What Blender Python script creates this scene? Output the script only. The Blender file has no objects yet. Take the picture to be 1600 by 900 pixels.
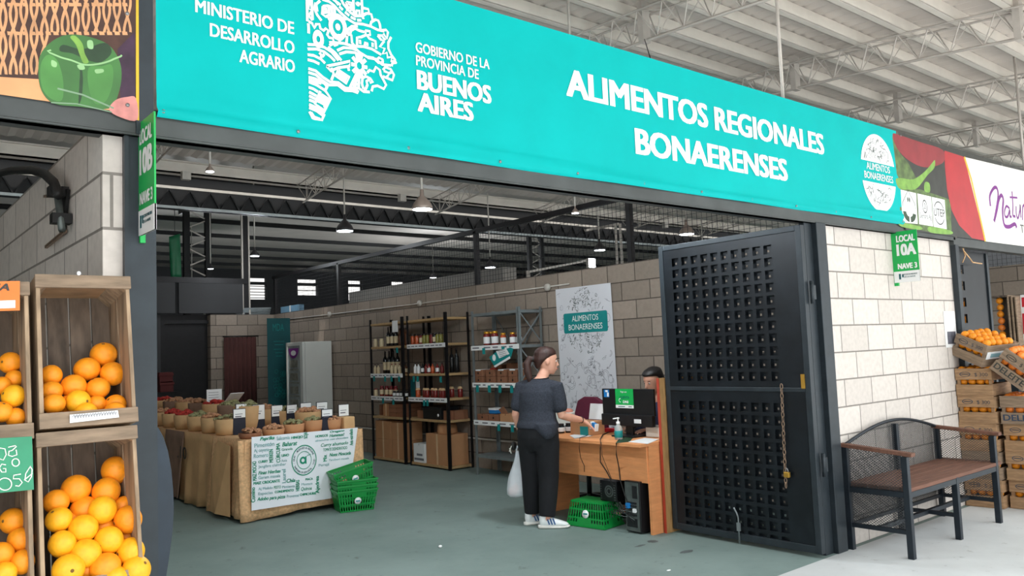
import bpy, bmesh, math, random
from mathutils import Vector, Matrix
random.seed(7)
C = bpy.context.scene.collection
SC = bpy.context.scene
PI = math.pi

# ------------------------------------------------------------------ camera
CAM = Vector((-5.53018, -3.14268, 1.5)); FPX = 1280.505
YAW, PITCH, ROLL = map(math.radians, (39.68568, 4.42255, -2.30339))
_f = Vector((math.sin(YAW)*math.cos(PITCH), math.cos(YAW)*math.cos(PITCH), math.sin(PITCH)))
_r = Vector((math.cos(YAW), -math.sin(YAW), 0)); _u = _r.cross(_f)
RGT = math.cos(ROLL)*_r + math.sin(ROLL)*_u
UPV = -math.sin(ROLL)*_r + math.cos(ROLL)*_u
FWD = _f
cd = bpy.data.cameras.new('camera'); cam = bpy.data.objects.new('camera', cd); C.objects.link(cam)
cd.sensor_width = 36; cd.lens = 36*FPX/1600; cd.clip_start = .05; cd.clip_end = 200
m = Matrix((RGT, UPV, -FWD)).transposed().to_4x4(); m.translation = CAM
cam.matrix_world = m; SC.camera = cam

# ------------------------------------------------------------------ light
W = bpy.data.worlds.new('sky'); SC.world = W; W.use_nodes = True
nt = W.node_tree; bg = nt.nodes['Background']
tc = nt.nodes.new('ShaderNodeTexCoord'); sx = nt.nodes.new('ShaderNodeSeparateXYZ'); cr = nt.nodes.new('ShaderNodeValToRGB')
nt.links.new(tc.outputs['Generated'], sx.inputs[0]); nt.links.new(sx.outputs['Z'], cr.inputs[0])
cr.color_ramp.elements[0].position = .05; cr.color_ramp.elements[0].color = (.30, .29, .28, 1)
cr.color_ramp.elements[1].position = .75; cr.color_ramp.elements[1].color = (.90, .97, 1, 1)
nt.links.new(cr.outputs[0], bg.inputs['Color']); bg.inputs['Strength'].default_value = 3.4
sd = bpy.data.lights.new('sun', 'SUN'); sun = bpy.data.objects.new('sun', sd); C.objects.link(sun)
sd.energy = 4.5; sd.angle = math.radians(3); sd.color = (1, .95, .88)
sun.rotation_euler = Vector((.22, .30, -1)).to_track_quat('-Z', 'Y').to_euler()
SC.view_settings.view_transform = 'Standard'; SC.view_settings.look = 'None'
SC.view_settings.exposure = 0.45; SC.view_settings.gamma = 1; SC.view_settings.use_curve_mapping = False

# ------------------------------------------------------------------ photo pixel -> a point on a known plane of the place
def ray(px, py): return RGT*((px-800)/FPX) - UPV*((py-450)/FPX) + FWD
def onax(px, py, ax, v):
    d = ray(px, py); return CAM + d*((v-CAM[ax])/d[ax])
def PX(px, py, X): return onax(px, py, 0, X)
def PY(px, py, Y): return onax(px, py, 1, Y)
def PZ(px, py, Z): return onax(px, py, 2, Z)

# ------------------------------------------------------------------ materials
def node(nt, t, **k):
    n = nt.nodes.new(t)
    for a, v in k.items(): setattr(n, a, v)
    return n
def mat(name, col, rough=.6, metal=0., vary=.12, scale=8., stretch=(1,1,1), bump=0., col2=None, spec=.5, emit=None, trans=0., alpha=1., detail=4.):
    M = bpy.data.materials.new(name); M.use_nodes = True; t = M.node_tree; b = t.nodes['Principled BSDF']
    tc = node(t, 'ShaderNodeTexCoord'); mp = node(t, 'ShaderNodeMapping'); nz = node(t, 'ShaderNodeTexNoise')
    mp.inputs['Scale'].default_value = stretch
    nz.inputs['Scale'].default_value = scale; nz.inputs['Detail'].default_value = detail
    t.links.new(tc.outputs['Object'], mp.inputs[0]); t.links.new(mp.outputs[0], nz.inputs['Vector'])
    rp = node(t, 'ShaderNodeValToRGB'); e = rp.color_ramp.elements
    c2 = col2 or tuple(c*(1-vary) for c in col); c1 = col if col2 else tuple(min(1, c*(1+vary)) for c in col)
    e[0].position = .3; e[1].position = .7
    e[0].color = (*c2, 1); e[1].color = (*c1, 1)
    t.links.new(nz.outputs['Fac'], rp.inputs[0]); t.links.new(rp.outputs[0], b.inputs['Base Color'])
    b.inputs['Roughness'].default_value = rough; b.inputs['Metallic'].default_value = metal
    b.inputs['Specular IOR Level'].default_value = spec
    if trans: b.inputs['Transmission Weight'].default_value = trans
    if alpha < 1: b.inputs['Alpha'].default_value = alpha
    if bump:
        bp = node(t, 'ShaderNodeBump'); bp.inputs['Strength'].default_value = bump; bp.inputs['Distance'].default_value = .01
        t.links.new(nz.outputs['Fac'], bp.inputs['Height']); t.links.new(bp.outputs[0], b.inputs['Normal'])
    if emit:
        b.inputs['Emission Color'].default_value = (*emit[0], 1); b.inputs['Emission Strength'].default_value = emit[1]
    return M
def s2l(r, g, b):
    f = lambda c: (c/255/12.92 if c <= 10 else ((c/255+.055)/1.055)**2.4)
    return (f(r), f(g), f(b))
def block_mat(name, c1, c2, mortar, ph):
    M = bpy.data.materials.new(name); M.use_nodes = True; t = M.node_tree; b = t.nodes['Principled BSDF']; L = t.links.new
    tc = node(t, 'ShaderNodeTexCoord'); g = node(t, 'ShaderNodeNewGeometry')
    s = node(t, 'ShaderNodeSeparateXYZ'); n = node(t, 'ShaderNodeSeparateXYZ')
    L(tc.outputs['Object'], s.inputs[0]); L(g.outputs['True Normal'], n.inputs[0])
    ax = node(t, 'ShaderNodeMath', operation='ABSOLUTE'); ay = node(t, 'ShaderNodeMath', operation='ABSOLUTE')
    L(n.outputs['X'], ax.inputs[0]); L(n.outputs['Y'], ay.inputs[0])
    m1 = node(t, 'ShaderNodeMath', operation='MULTIPLY'); m2 = node(t, 'ShaderNodeMath', operation='MULTIPLY'); ad = node(t, 'ShaderNodeMath', operation='ADD')
    L(s.outputs['X'], m1.inputs[0]); L(ay.outputs[0], m1.inputs[1]); L(s.outputs['Y'], m2.inputs[0]); L(ax.outputs[0], m2.inputs[1])
    L(m1.outputs[0], ad.inputs[0]); L(m2.outputs[0], ad.inputs[1])
    ad2 = node(t, 'ShaderNodeMath', operation='ADD'); L(ad.outputs[0], ad2.inputs[0]); ad2.inputs[1].default_value = ph
    az = node(t, 'ShaderNodeMath', operation='ADD'); L(s.outputs['Z'], az.inputs[0]); az.inputs[1].default_value = .004
    cb = node(t, 'ShaderNodeCombineXYZ'); L(ad2.outputs[0], cb.inputs[0]); L(az.outputs[0], cb.inputs[1])
    br = node(t, 'ShaderNodeTexBrick'); L(cb.outputs[0], br.inputs['Vector'])
    br.inputs['Scale'].default_value = 1; br.inputs['Brick Width'].default_value = .4; br.inputs['Row Height'].default_value = .2
    br.inputs['Mortar Size'].default_value = .006; br.inputs['Mortar Smooth'].default_value = .25; br.inputs['Bias'].default_value = 0
    br.inputs['Color1'].default_value = (*c1, 1); br.inputs['Color2'].default_value = (*c2, 1); br.inputs['Mortar'].default_value = (*mortar, 1)
    nz = node(t, 'ShaderNodeTexNoise'); nz.inputs['Scale'].default_value = 26; nz.inputs['Detail'].default_value = 8; L(tc.outputs['Object'], nz.inputs['Vector'])
    mx = node(t, 'ShaderNodeMix', data_type='RGBA', blend_type='MULTIPLY'); mx.inputs['Factor'].default_value = .2
    rp = node(t, 'ShaderNodeValToRGB'); rp.color_ramp.elements[0].position = .35; rp.color_ramp.elements[0].color = (.55, .55, .55, 1); rp.color_ramp.elements[1].position = .6
    L(nz.outputs['Fac'], rp.inputs[0]); L(br.outputs['Color'], mx.inputs['A']); L(rp.outputs[0], mx.inputs['B']); L(mx.outputs['Result'], b.inputs['Base Color'])
    bp = node(t, 'ShaderNodeBump'); bp.inputs['Strength'].default_value = .6; bp.inputs['Distance'].default_value = .008; bp.invert = True
    L(br.outputs['Fac'], bp.inputs['Height'])
    b2 = node(t, 'ShaderNodeBump'); b2.inputs['Strength'].default_value = .25; b2.inputs['Distance'].default_value = .004
    L(nz.outputs['Fac'], b2.inputs['Height']); L(bp.outputs[0], b2.inputs['Normal']); L(b2.outputs[0], b.inputs['Normal'])
    b.inputs['Roughness'].default_value = .9; b.inputs['Specular IOR Level'].default_value = .2
    return M
def floor_mat(name, c1, c2, c3):
    M = bpy.data.materials.new(name); M.use_nodes = True; t = M.node_tree; b = t.nodes['Principled BSDF']; L = t.links.new
    tc = node(t, 'ShaderNodeTexCoord')
    n1 = node(t, 'ShaderNodeTexNoise'); n1.inputs['Scale'].default_value = .9; n1.inputs['Detail'].default_value = 9; n1.inputs['Roughness'].default_value = .62
    n2 = node(t, 'ShaderNodeTexNoise'); n2.inputs['Scale'].default_value = 7; n2.inputs['Detail'].default_value = 10; n2.inputs['Roughness'].default_value = .7
    for n in (n1, n2): L(tc.outputs['Object'], n.inputs['Vector'])
    r1 = node(t, 'ShaderNodeValToRGB'); e = r1.color_ramp.elements; e[0].position = .35; e[0].color = (*c2, 1); e[1].position = .65; e[1].color = (*c1, 1)
    r2 = node(t, 'ShaderNodeValToRGB'); e = r2.color_ramp.elements; e[0].position = .30; e[0].color = (0, 0, 0, 1); e[1].position = .40; e[1].color = (1, 1, 1, 1)
    L(n1.outputs['Fac'], r1.inputs[0]); L(n2.outputs['Fac'], r2.inputs[0])
    mx = node(t, 'ShaderNodeMix', data_type='RGBA'); L(r2.outputs[0], mx.inputs['Factor']); mx.inputs['A'].default_value = (*c3, 1); L(r1.outputs[0], mx.inputs['B'])
    L(mx.outputs['Result'], b.inputs['Base Color']); b.inputs['Roughness'].default_value = .62; b.inputs['Specular IOR Level'].default_value = .35
    bp = node(t, 'ShaderNodeBump'); bp.inputs['Strength'].default_value = .12; bp.inputs['Distance'].default_value = .01
    L(n2.outputs['Fac'], bp.inputs['Height']); L(bp.outputs[0], b.inputs['Normal'])
    return M

WOOD = lambda n, c, st, v=.3: mat(n, c, .8, scale=4.5, stretch=st, bump=.3, detail=10, col2=tuple(q*(1-1.5*v) for q in c))
Mt = dict(
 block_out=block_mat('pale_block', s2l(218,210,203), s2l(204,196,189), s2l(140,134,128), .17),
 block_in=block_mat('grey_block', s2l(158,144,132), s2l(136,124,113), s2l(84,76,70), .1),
 floor_in=floor_mat('painted_concrete', s2l(128,145,141), s2l(110,127,123), s2l(88,96,92)),
 floor_out=floor_mat('bare_concrete', s2l(206,208,208), s2l(186,188,188), s2l(160,160,158)),
 dark=mat('dark_painted_steel', s2l(44,52,58), .45, .3, .15, 12, bump=.05),
 gate=mat('gate_steel', s2l(22,28,34), .38, .35, .3, 5, bump=.05),
 beam=mat('grey_beam_steel', s2l(72,76,76), .5, .3, .15, 6),
 cyan=mat('cyan_vinyl', (.0, .43, .42), .6, 0, .05, 3, spec=.12),
 white=mat('white_print', (.86,.87,.87), .5, 0, .02, 5),
 paper=mat('white_paper', (.80,.81,.82), .7, 0, .03, 9),
 deck=mat('grey_roof_sheet', s2l(206,196,188), .6, .1, .06, 2),
 purlin=mat('galvanised_purlin', s2l(212,204,194), .5, .1, .06, 4),
 rooftruss=mat('grey_truss_steel', s2l(188,180,172), .55, .2, .1, 6),
 darktruss=mat('black_truss_steel', s2l(17,17,19), .6, .2, .2, 6),
 darksheet=mat('dark_sheet', s2l(52,52,54), .7, .1, .15, 1.5),
 blackmetal=mat('black_metal', s2l(26,24,26), .5, .4, .2, 12),
 galv=mat('grey_shelf_steel', s2l(138,146,148), .45, .5, .12, 10),
 pine=WOOD('pine_edge', s2l(190,156,110), (1,6,6), .2),
 crateV=WOOD('weathered_crate_wood', s2l(176,150,122), (9,9,1.1), .4),
 crateB=WOOD('dark_crate_bottom_wood', s2l(120,104,90), (7,7,1.2), .45),
 crateH=WOOD('crate_wood', s2l(178,142,106), (2,2,12), .3),
 crateG=WOOD('grey_crate_wood', s2l(154,132,110), (2,2,12), .3),
 ink=mat('blue_grey_ink', s2l(70,72,78), .8, 0, .3, 30),
 navy=mat('navy_ink', s2l(44,62,84), .8, 0, .3, 30),
 orange=mat('orange_peel', (.90,.30,.008), .5, 0, .1, 60, bump=.12, detail=2),
 orangey=mat('yellow_orange_peel', (.92,.43,.01), .48, 0, .1, 60, bump=.12, detail=2),
 tang=mat('mandarin_peel', (.92,.25,.03), .4, 0, .1, 60, bump=.1, detail=2),
 navel=mat('navel', s2l(120,84,30), .8),
 greensign=mat('green_sign', s2l(18,170,80), .45, 0, .04, 5),
 chalk=mat('chalkboard_green', s2l(52,140,104), .6, 0, .12, 9),
 chalkw=mat('chalk', (.8,.82,.75), .9, 0, .2, 60),
 laminate=WOOD('orange_laminate', s2l(232,156,100), (1.5,1.5,9), .12),
 plywood=WOOD('plywood_edge', s2l(184,140,88), (9,9,2), .25),
 redtape=mat('red_edge', s2l(170,60,40), .6),
 plastic=mat('black_plastic', s2l(22,23,26), .35, 0, .1, 20),
 screenback=mat('monitor_back', s2l(14,15,18), .45, 0, .1, 20),
 greycase=mat('grey_pc_metal', s2l(98,106,104), .45, .5, .25, 14),
 basket=mat('green_basket_plastic', s2l(4,138,58), .45, 0, .06, 8),
 burlap=mat('burlap', s2l(214,172,128), .95, 0, .2, 40, bump=.4),
 kraft=mat('kraft_paper', s2l(204,166,120), .8, 0, .12, 5, bump=.15),
 kraft2=mat('brown_cloth', s2l(132,106,90), .9, 0, .15, 6, bump=.1),
 card=mat('cardboard', s2l(186,136,96), .85, 0, .08, 4),
 cardd=mat('dark_cardboard', s2l(140,94,68), .85, 0, .12, 6),
 tape=mat('packing_tape', s2l(214,180,140), .4),
 cloth=mat('white_apron_cloth', (.82,.85,.90), .8, 0, .03, 4),
 greenink=mat('green_print', s2l(14,140,108), .7, 0, .1, 20),
 greyink=mat('grey_green_print', s2l(130,176,176), .7, 0, .1, 20),
 purpleink=mat('purple_print', s2l(118,36,128), .6),
 teal=mat('teal_print', s2l(10,136,136), .55, 0, .05, 6),
 tealdark=mat('dark_teal_vinyl', s2l(6,84,90), .55, 0, .08, 4),
 gauze=mat('banner_fabric', s2l(216,216,222), .75, 0, .04, 2),
 pencil=mat('grey_line_print', s2l(120,120,128), .8),
 glassjar=mat('jar_glass', (.9,.9,.88), .06, 0, .02, 5, trans=.85),
 lamp=mat('lamp_shade', s2l(150,134,124), .45, .3, .08, 6),
 lampdk=mat('dark_lamp_shade', s2l(60,58,60), .45, .3, .08, 6),
 glow=mat('lit_diffuser', (.9,.97,1), .5, emit=((.86,.95,1), 9)),
 fridgew=mat('white_enamel', s2l(206,208,204), .35, 0, .03, 3),
 skin=mat('skin', s2l(214,158,134), .55, 0, .06, 25),
 hair=mat('brown_hair', s2l(52,28,22), .55, 0, .35, 30, stretch=(1,1,.15), bump=.5),
 hairb=mat('black_hair', s2l(22,18,18), .5, 0, .35, 30, bump=.4),
 shirt=mat('charcoal_heather_jersey', s2l(44,48,58), .95, 0, .35, 90, bump=.15),
 pants=mat('black_trousers', s2l(10,12,18), .9, 0, .15, 20),
 shoe=mat('white_sneaker', (.80,.83,.84), .6, 0, .05, 20),
 sole=mat('sneaker_sole', (.78,.76,.72), .7, 0, .06, 20),
 blue=mat('blue_print', s2l(26,120,190), .5),
 stripe=mat('blue_stripe', s2l(40,86,140), .6),
 bag=mat('plastic_bag', (.82,.88,.94), .3, 0, .06, 12, bump=.6, alpha=.62),
 pinkish=mat('pink_produce', s2l(224,150,130), .6),
 maroon=mat('maroon_fabric', s2l(92,22,48), .85),
 benchwood=WOOD('brown_slat_wood', s2l(118,80,64), (1.2,9,9), .25),
 benchsteel=mat('bench_steel', s2l(36,44,52), .45, .4, .15, 14),
 meshw=mat('expanded_mesh_wire', s2l(78,80,82), .5, .4, .2, 20),
 wire=mat('dark_mesh_wire', s2l(34,34,38), .6, .3, .1, 20),
 chain=mat('rusty_chain', s2l(150,126,106), .45, .7, .3, 30),
 brass=mat('brass', s2l(206,160,70), .35, .8, .1, 20),
 pepper=mat('printed_green_pepper', s2l(58,112,50), .35, 0, .25, 5),
 pepperL=mat('printed_light_green', s2l(120,164,70), .5, 0, .25, 14),
 pepperD=mat('printed_dark_green', s2l(34,62,36), .5, 0, .35, 10),
 wicker=mat('printed_wicker', s2l(206,152,108), .55, 0, .2, 16),
 wickerd=mat('printed_wicker_gap', s2l(70,44,36), .6, 0, .35, 16),
 skinpeach=mat('printed_peach_ground', s2l(226,160,110), .5, 0, .12, 6),
 aub=mat('printed_aubergine', s2l(56,30,54), .5, 0, .5, 12),
 onion=mat('printed_pink_onion', s2l(206,134,128), .5, 0, .2, 22),
 tomato=mat('printed_red_tomato', s2l(176,36,44), .45, 0, .12, 5),
 tomatod=mat('printed_deep_red_tomato', s2l(140,40,48), .45, 0, .2, 6),
 photodark=mat('printed_dark_ground', s2l(48,50,46), .5, 0, .3, 8),
 yellow=mat('yellow_print', s2l(216,176,40), .5),
 cream=mat('cream_vinyl', s2l(236,234,226), .45, 0, .03, 4),
 goldlid=mat('gold_lid', s2l(206,150,40), .3, .5),
 darklid=mat('dark_lid', s2l(40,30,30), .4, .2),
 redlid=mat('red_lid', s2l(120,30,40), .4, .2),
 jam=mat('orange_preserve', s2l(176,80,44), .2, 0, .25, 40),
 jamr=mat('red_preserve', s2l(116,36,34), .2, 0, .25, 40),
 jamg=mat('green_preserve', s2l(124,120,56), .2, 0, .25, 40),
 jamb=mat('dark_bottle', s2l(26,28,30), .15, 0, .1, 20),
 amber=mat('amber_bottle', s2l(96,56,34), .15, 0, .15, 20),
 labelb=mat('beige_label', s2l(206,190,156), .6, 0, .06, 20),
 herb=mat('dried_herbs', s2l(136,134,96), .95, 0, .5, 60, bump=.8),
 chili=mat('dried_red_chili', s2l(170,44,36), .8, 0, .4, 50, bump=.8),
 nuts=mat('toasted_nuts', s2l(178,130,96), .8, 0, .5, 60, bump=.8),
 orangefood=mat('dried_orange_peel', s2l(206,120,40), .8, 0, .4, 50, bump=.8),
 navycard=mat('navy_card_holder', s2l(18,22,42), .5),
 curtain=mat('brown_red_curtain', s2l(74,38,34), .9, 0, .2, 3),
 boxred=mat('dark_red_crate_print', s2l(92,34,34), .8),
 rubber=mat('black_rubber', s2l(20,20,20), .6),
 greenframe=mat('bright_green_paint', s2l(40,160,96), .5),
 redpaper=mat('red_paper', s2l(200,30,48), .6),
 clearp=mat('clear_plastic', (.9,.95,.96), .1, 0, .02, 5, trans=.7),
 conduit=mat('white_conduit', s2l(190,184,176), .5),
 bolt=mat('grey_bolt', s2l(150,150,150), .4, .6),
 orangesign=mat('orange_sign', s2l(234,120,46), .55, 0, .15, 6),
 oncloth=mat('cotton_lid_cloth', s2l(212,178,136), .9, 0, .15, 30),
)
# ------------------------------------------------------------------ mesh builder
_tcache = {}
def text_geo(s, bold=0., shear=0., space=1.):
    k = (s, bold, shear, space)
    if k in _tcache: return _tcache[k]
    cu = bpy.data.curves.new('lettering', 'FONT'); cu.body = s; cu.offset = bold; cu.shear = shear; cu.space_character = space
    cu.resolution_u = 3
    o = bpy.data.objects.new('lettering', cu); C.objects.link(o)
    dg = bpy.context.evaluated_depsgraph_get()
    me = bpy.data.meshes.new_from_object(o.evaluated_get(dg))
    V = [v.co.copy() for v in me.vertices]; F = [tuple(p.vertices) for p in me.polygons]
    bpy.data.objects.remove(o); bpy.data.curves.remove(cu); bpy.data.meshes.remove(me)
    _tcache[k] = (V, F); return V, F
_fk = [0]
class MB:
    def __init__(s): s.v = []; s.f = []; s.mi = []; s.sm = []; s.cur = 0; s.smooth = False; s.flat = False
    def lift(s, u, v):                                      # each printed stroke lies a hair above the one before
        s.flat = True; _fk[0] = (_fk[0]+1) % 40; return u.cross(v).normalized()*(2.5e-5*_fk[0])
    def add(s, V, F, sm=None):
        n = len(s.v); s.v += [Vector(p) for p in V]
        for f in F: s.f.append(tuple(i+n for i in f)); s.mi.append(s.cur); s.sm.append(s.smooth if sm is None else sm)
        return s
    def box(s, x0, x1, y0, y1, z0, z1, M=None):
        V = [(x, y, z) for x in (x0, x1) for y in (y0, y1) for z in (z0, z1)]
        if M: V = [M @ Vector(p) for p in V]
        return s.add(V, [(0,1,3,2), (4,6,7,5), (0,4,5,1), (2,3,7,6), (0,2,6,4), (1,5,7,3)], False)
    def bar(s, a, b, w, h=None, up=(0,0,1)):
        a, b = Vector(a), Vector(b); h = h or w; d = (b-a).normalized(); u = Vector(up)
        if abs(d.dot(u)) > .98: u = Vector((1,0,0)) if abs(d.x) < .9 else Vector((0,1,0))
        r = d.cross(u).normalized(); u = r.cross(d)
        V = [p + r*(i*w/2) + u*(j*h/2) for p in (a, b) for i, j in ((-1,-1), (1,-1), (1,1), (-1,1))]
        return s.add(V, [(3,2,1,0), (4,5,6,7), (0,1,5,4), (1,2,6,5), (2,3,7,6), (3,0,4,7)], False)
    def tube(s, pts, r, n=8, cap=True):
        pts = [Vector(p) for p in pts]; rs = r if isinstance(r, (list, tuple)) else [r]*len(pts)
        V = []; prev = None
        for i, p in enumerate(pts):
            d = (pts[min(i+1, len(pts)-1)] - pts[max(i-1, 0)]).normalized()
            if prev is None: u = Vector((0,0,1)) if abs(d.z) < .9 else Vector((1,0,0))
            else: u = prev
            x = d.cross(u).normalized(); u = x.cross(d).normalized(); prev = u
            for k in range(n):
                a = 2*PI*k/n; V.append(p + (x*math.cos(a) + u*math.sin(a))*rs[i])
        F = [(i*n+k, i*n+(k+1) % n, (i+1)*n+(k+1) % n, (i+1)*n+k) for i in range(len(pts)-1) for k in range(n)]
        if cap: F += [tuple(range(n))[::-1], tuple(range((len(pts)-1)*n, len(pts)*n))]
        return s.add(V, F, True)
    def lathe(s, prof, c=(0,0,0), n=16, axis=None, sx=1, sy=1):
        c = Vector(c); V = []
        Q = axis.to_track_quat('Z', 'Y').to_matrix() if axis else None
        for r, z in prof:
            for k in range(n):
                a = 2*PI*k/n; p = Vector((r*math.cos(a)*sx, r*math.sin(a)*sy, z))
                V.append(c + (Q @ p if Q else p))
        F = [(i*n+k, i*n+(k+1) % n, (i+1)*n+(k+1) % n, (i+1)*n+k) for i in range(len(prof)-1) for k in range(n)]
        F += [tuple(range(n))[::-1], tuple(range((len(prof)-1)*n, len(prof)*n))]
        return s.add(V, F, True)
    def ball(s, c, r, nu=16, nv=10, sc=(1,1,1), M=None):
        V = []; c = Vector(c)
        for i in range(nv+1):
            t = PI*i/nv
            for k in range(nu):
                a = 2*PI*k/nu; p = Vector((r*sc[0]*math.sin(t)*math.cos(a), r*sc[1]*math.sin(t)*math.sin(a), r*sc[2]*math.cos(t)))
                V.append(c + (M @ p if M else p))
        F = [(i*nu+k, (i+1)*nu+k, (i+1)*nu+(k+1) % nu, i*nu+(k+1) % nu) for i in range(nv) for k in range(nu)]
        return s.add(V, F, True)
    def prism(s, poly, o, u, v, th):                        # polygon (u,v coordinates) extruded by th along u x v
        o, u, v = Vector(o), Vector(u).normalized(), Vector(v).normalized(); w = u.cross(v)
        n = len(poly); P = [o + u*a + v*b for a, b in poly]
        return s.add(P + [p + w*th for p in P], [tuple(range(n))[::-1], tuple(range(n, 2*n))] + [(i, (i+1) % n, n+(i+1) % n, n+i) for i in range(n)], False)
    def ribbon(s, pts, w, o, u, v, closed=False):           # flat stroke of width w on the plane o,u,v
        o, u, v = Vector(o), Vector(u), Vector(v); o = o+s.lift(u, v); P = [Vector((a, b)) for a, b in pts]; n = len(P); V = []
        for i in range(n):
            a = P[(i-1) % n] if closed or i else P[i]; b = P[(i+1) % n] if closed or i < n-1 else P[i]
            d = (b-a); d = d.normalized() if d.length > 1e-9 else Vector((1,0)); q = Vector((-d.y, d.x))*w/2
            for g in (1, -1):
                r = P[i]+q*g; V.append(o+u*r.x+v*r.y)
        F = [(2*i, 2*i+1, 2*((i+1) % n)+1, 2*((i+1) % n)) for i in range(n if closed else n-1)]
        return s.add(V, F, False)
    def disc(s, c, rx, ry, o, u, v, n=24, a0=0, a1=2*PI, hole=0):
        o, u, v = Vector(o), Vector(u), Vector(v); o = o+s.lift(u, v); V = []; full = abs(a1-a0-2*PI) < 1e-6
        A = [a0+(a1-a0)*k/(n if full else n-1) for k in range(n)]
        pt = lambda a, q: o+u*(c[0]+rx*q*math.cos(a))+v*(c[1]+ry*q*math.sin(a))
        if hole:
            V = [pt(a, 1) for a in A]+[pt(a, hole) for a in A]
            F = [(k, (k+1) % n, n+(k+1) % n, n+k) for k in range(n if full else n-1)]
        else: V = [pt(a, 1) for a in A]; F = [tuple(range(n))]
        return s.add(V, F, False)
    def text(s, body, o, u, v, h=None, w=None, x='C', bold=0., shear=0., space=1., base='B'):
        V, F = text_geo(body, 0., shear, space); s.flat = True
        if not V: return s
        x0 = min(p.x for p in V); x1 = max(p.x for p in V); ch = .70
        sy = h/ch if h else None; sx_ = w/(x1-x0) if w else sy
        if sy is None: sy = sx_
        off = {'C': -(x0+x1)/2, 'L': -x0, 'R': -x1}[x]
        o, u, v = Vector(o), Vector(u).normalized(), Vector(v).normalized()
        k = bold*1.6
        for dx, dy in (((0, 0),) if k <= 0 else ((-k, -k*.4), (k, -k*.4), (k, k*.4), (-k, k*.4), (0, 0))):   # struck several times for a bold face
            s.add([o+u*((p.x+off+dx)*sx_)+v*((p.y+dy)*sy)+s.lift(u, v) for p in V], F, False)
        return s
    def build(s, name, mats, parent=None, bevel=0, local=False, smoothall=None):
        me = bpy.data.meshes.new(name)
        off = Vector(parent.matrix_parent_off) if False else None
        V = s.v
        if parent is not None and not local:
            o = world_loc(parent); V = [p-o for p in V]
        me.from_pydata([tuple(p) for p in V], [], s.f); me.update()
        for mm in (mats if isinstance(mats, (list, tuple)) else [mats]): me.materials.append(Mt[mm] if isinstance(mm, str) else mm)
        for p, i, q in zip(me.polygons, s.mi, s.sm): p.material_index = i; p.use_smooth = q if smoothall is None else smoothall
        if not s.flat: b = bmesh.new(); b.from_mesh(me); bmesh.ops.recalc_face_normals(b, faces=b.faces); b.to_mesh(me); b.free()
        o = bpy.data.objects.new(name, me); C.objects.link(o)
        if parent is not None: o.parent = parent
        if bevel:
            md = o.modifiers.new('bevel', 'BEVEL'); md.width = bevel; md.segments = 2; md.limit_method = 'ANGLE'
        return o
def world_loc(o):
    l = Vector(o.location)
    while o.parent: o = o.parent; l = l + Vector(o.location)
    return l
def tag(o, label=None, cat=None, group=None, kind=None):
    if label: o['label'] = label
    if cat: o['category'] = cat
    if group: o['group'] = group
    if kind: o['kind'] = kind
    return o
def thing(name, label, cat, loc=(0,0,0), group=None, rot=(0,0,0)):
    o = bpy.data.objects.new(name, None); C.objects.link(o); o.empty_display_size = .1
    o.location = loc; o.rotation_euler = rot
    return tag(o, label, cat, group)
def children(o): return [c for c in bpy.data.objects if c.parent == o]
_kids = {}
def copy_tree(o, label=None, group=None, loc=None, rot=None):
    def rec(x, par):
        c = x.copy(); C.objects.link(c)
        if par is not None: c.parent = par
        for k in _kids.get(x.name, None) or children(x): rec(k, c)
        return c
    r = rec(o, None)
    if label: r['label'] = label
    if group: r['group'] = group
    if loc is not None: r.location = loc
    if rot is not None: r.rotation_euler = rot
    return r
def struct(name, mb, m): return tag(mb.build(name, m), kind='structure')
ORD = ['first','second','third','fourth','fifth','sixth','seventh','eighth','ninth','tenth','eleventh','twelfth','thirteenth','fourteenth']
XU, ZU, YU = Vector((1,0,0)), Vector((0,0,1)), Vector((0,1,0))
NYU = Vector((0,-1,0))
def smooth_line(pts, n=5):
    Q = [pts[0]]+list(pts)+[pts[-1]]; out = []
    for i in range(1, len(Q)-2):
        p0, p1, p2, p3 = [Vector(Q[i+k]) for k in (-1, 0, 1, 2)]
        for j in range(n):
            u = j/n; out.append(tuple(.5*((2*p1)+(-p0+p2)*u+(2*p0-5*p1+4*p2-p3)*u*u+(-p0+3*p1-3*p2+p3)*u**3)))
    return out+[tuple(pts[-1])]
def press(t, y0=-.0505, ref=-.055, k=.08):                    # prints lie flat on the vinyl
    o = world_loc(t)
    def rec(x):
        for c in children(x):
            if c.type == 'MESH' and c.name.split('.')[0] not in ('vinyl_sheet', 'eyelet'):
                for v in c.data.vertices:
                    y = v.co.y+o.y
                    if y < -.052: v.co.y = y0+(y-ref)*k-o.y
            rec(c)
    rec(t)
def clip_seg(p, d, poly):                                    # clip an infinite 2D line to a convex ccw polygon
    t0, t1 = -1e9, 1e9
    for i in range(len(poly)):
        a = Vector(poly[i]); b = Vector(poly[(i+1) % len(poly)]); e = b-a; n = Vector((-e.y, e.x))
        den = d.dot(n); num = (a-p).dot(n)
        if abs(den) < 1e-9:
            if num > 0: return None
        elif den > 0: t0 = max(t0, num/den)
        else: t1 = min(t1, num/den)
    return (p+d*t0, p+d*t1) if t1 > t0+1e-4 else None
def diamond(mb, poly, o, u, v, cell=.022, ratio=.55, w=.0028):
    o, u, v = Vector(o), Vector(u), Vector(v)
    xs = [p[0] for p in poly]; ys = [p[1] for p in poly]; cx = (min(xs)+max(xs))/2; cy = (min(ys)+max(ys))/2
    R = max(max(xs)-min(xs), max(ys)-min(ys))
    for sg in (1, -1):
        d = Vector((1, sg*ratio)).normalized(); n = Vector((-d.y, d.x)); st = cell*ratio/math.hypot(1, ratio)
        k = int(R/st)+2
        for i in range(-k, k):
            s = clip_seg(Vector((cx, cy))+n*(i*st), d, poly)
            if s: mb.bar(o+u*s[0].x+v*s[0].y, o+u*s[1].x+v*s[1].y, w)
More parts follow.
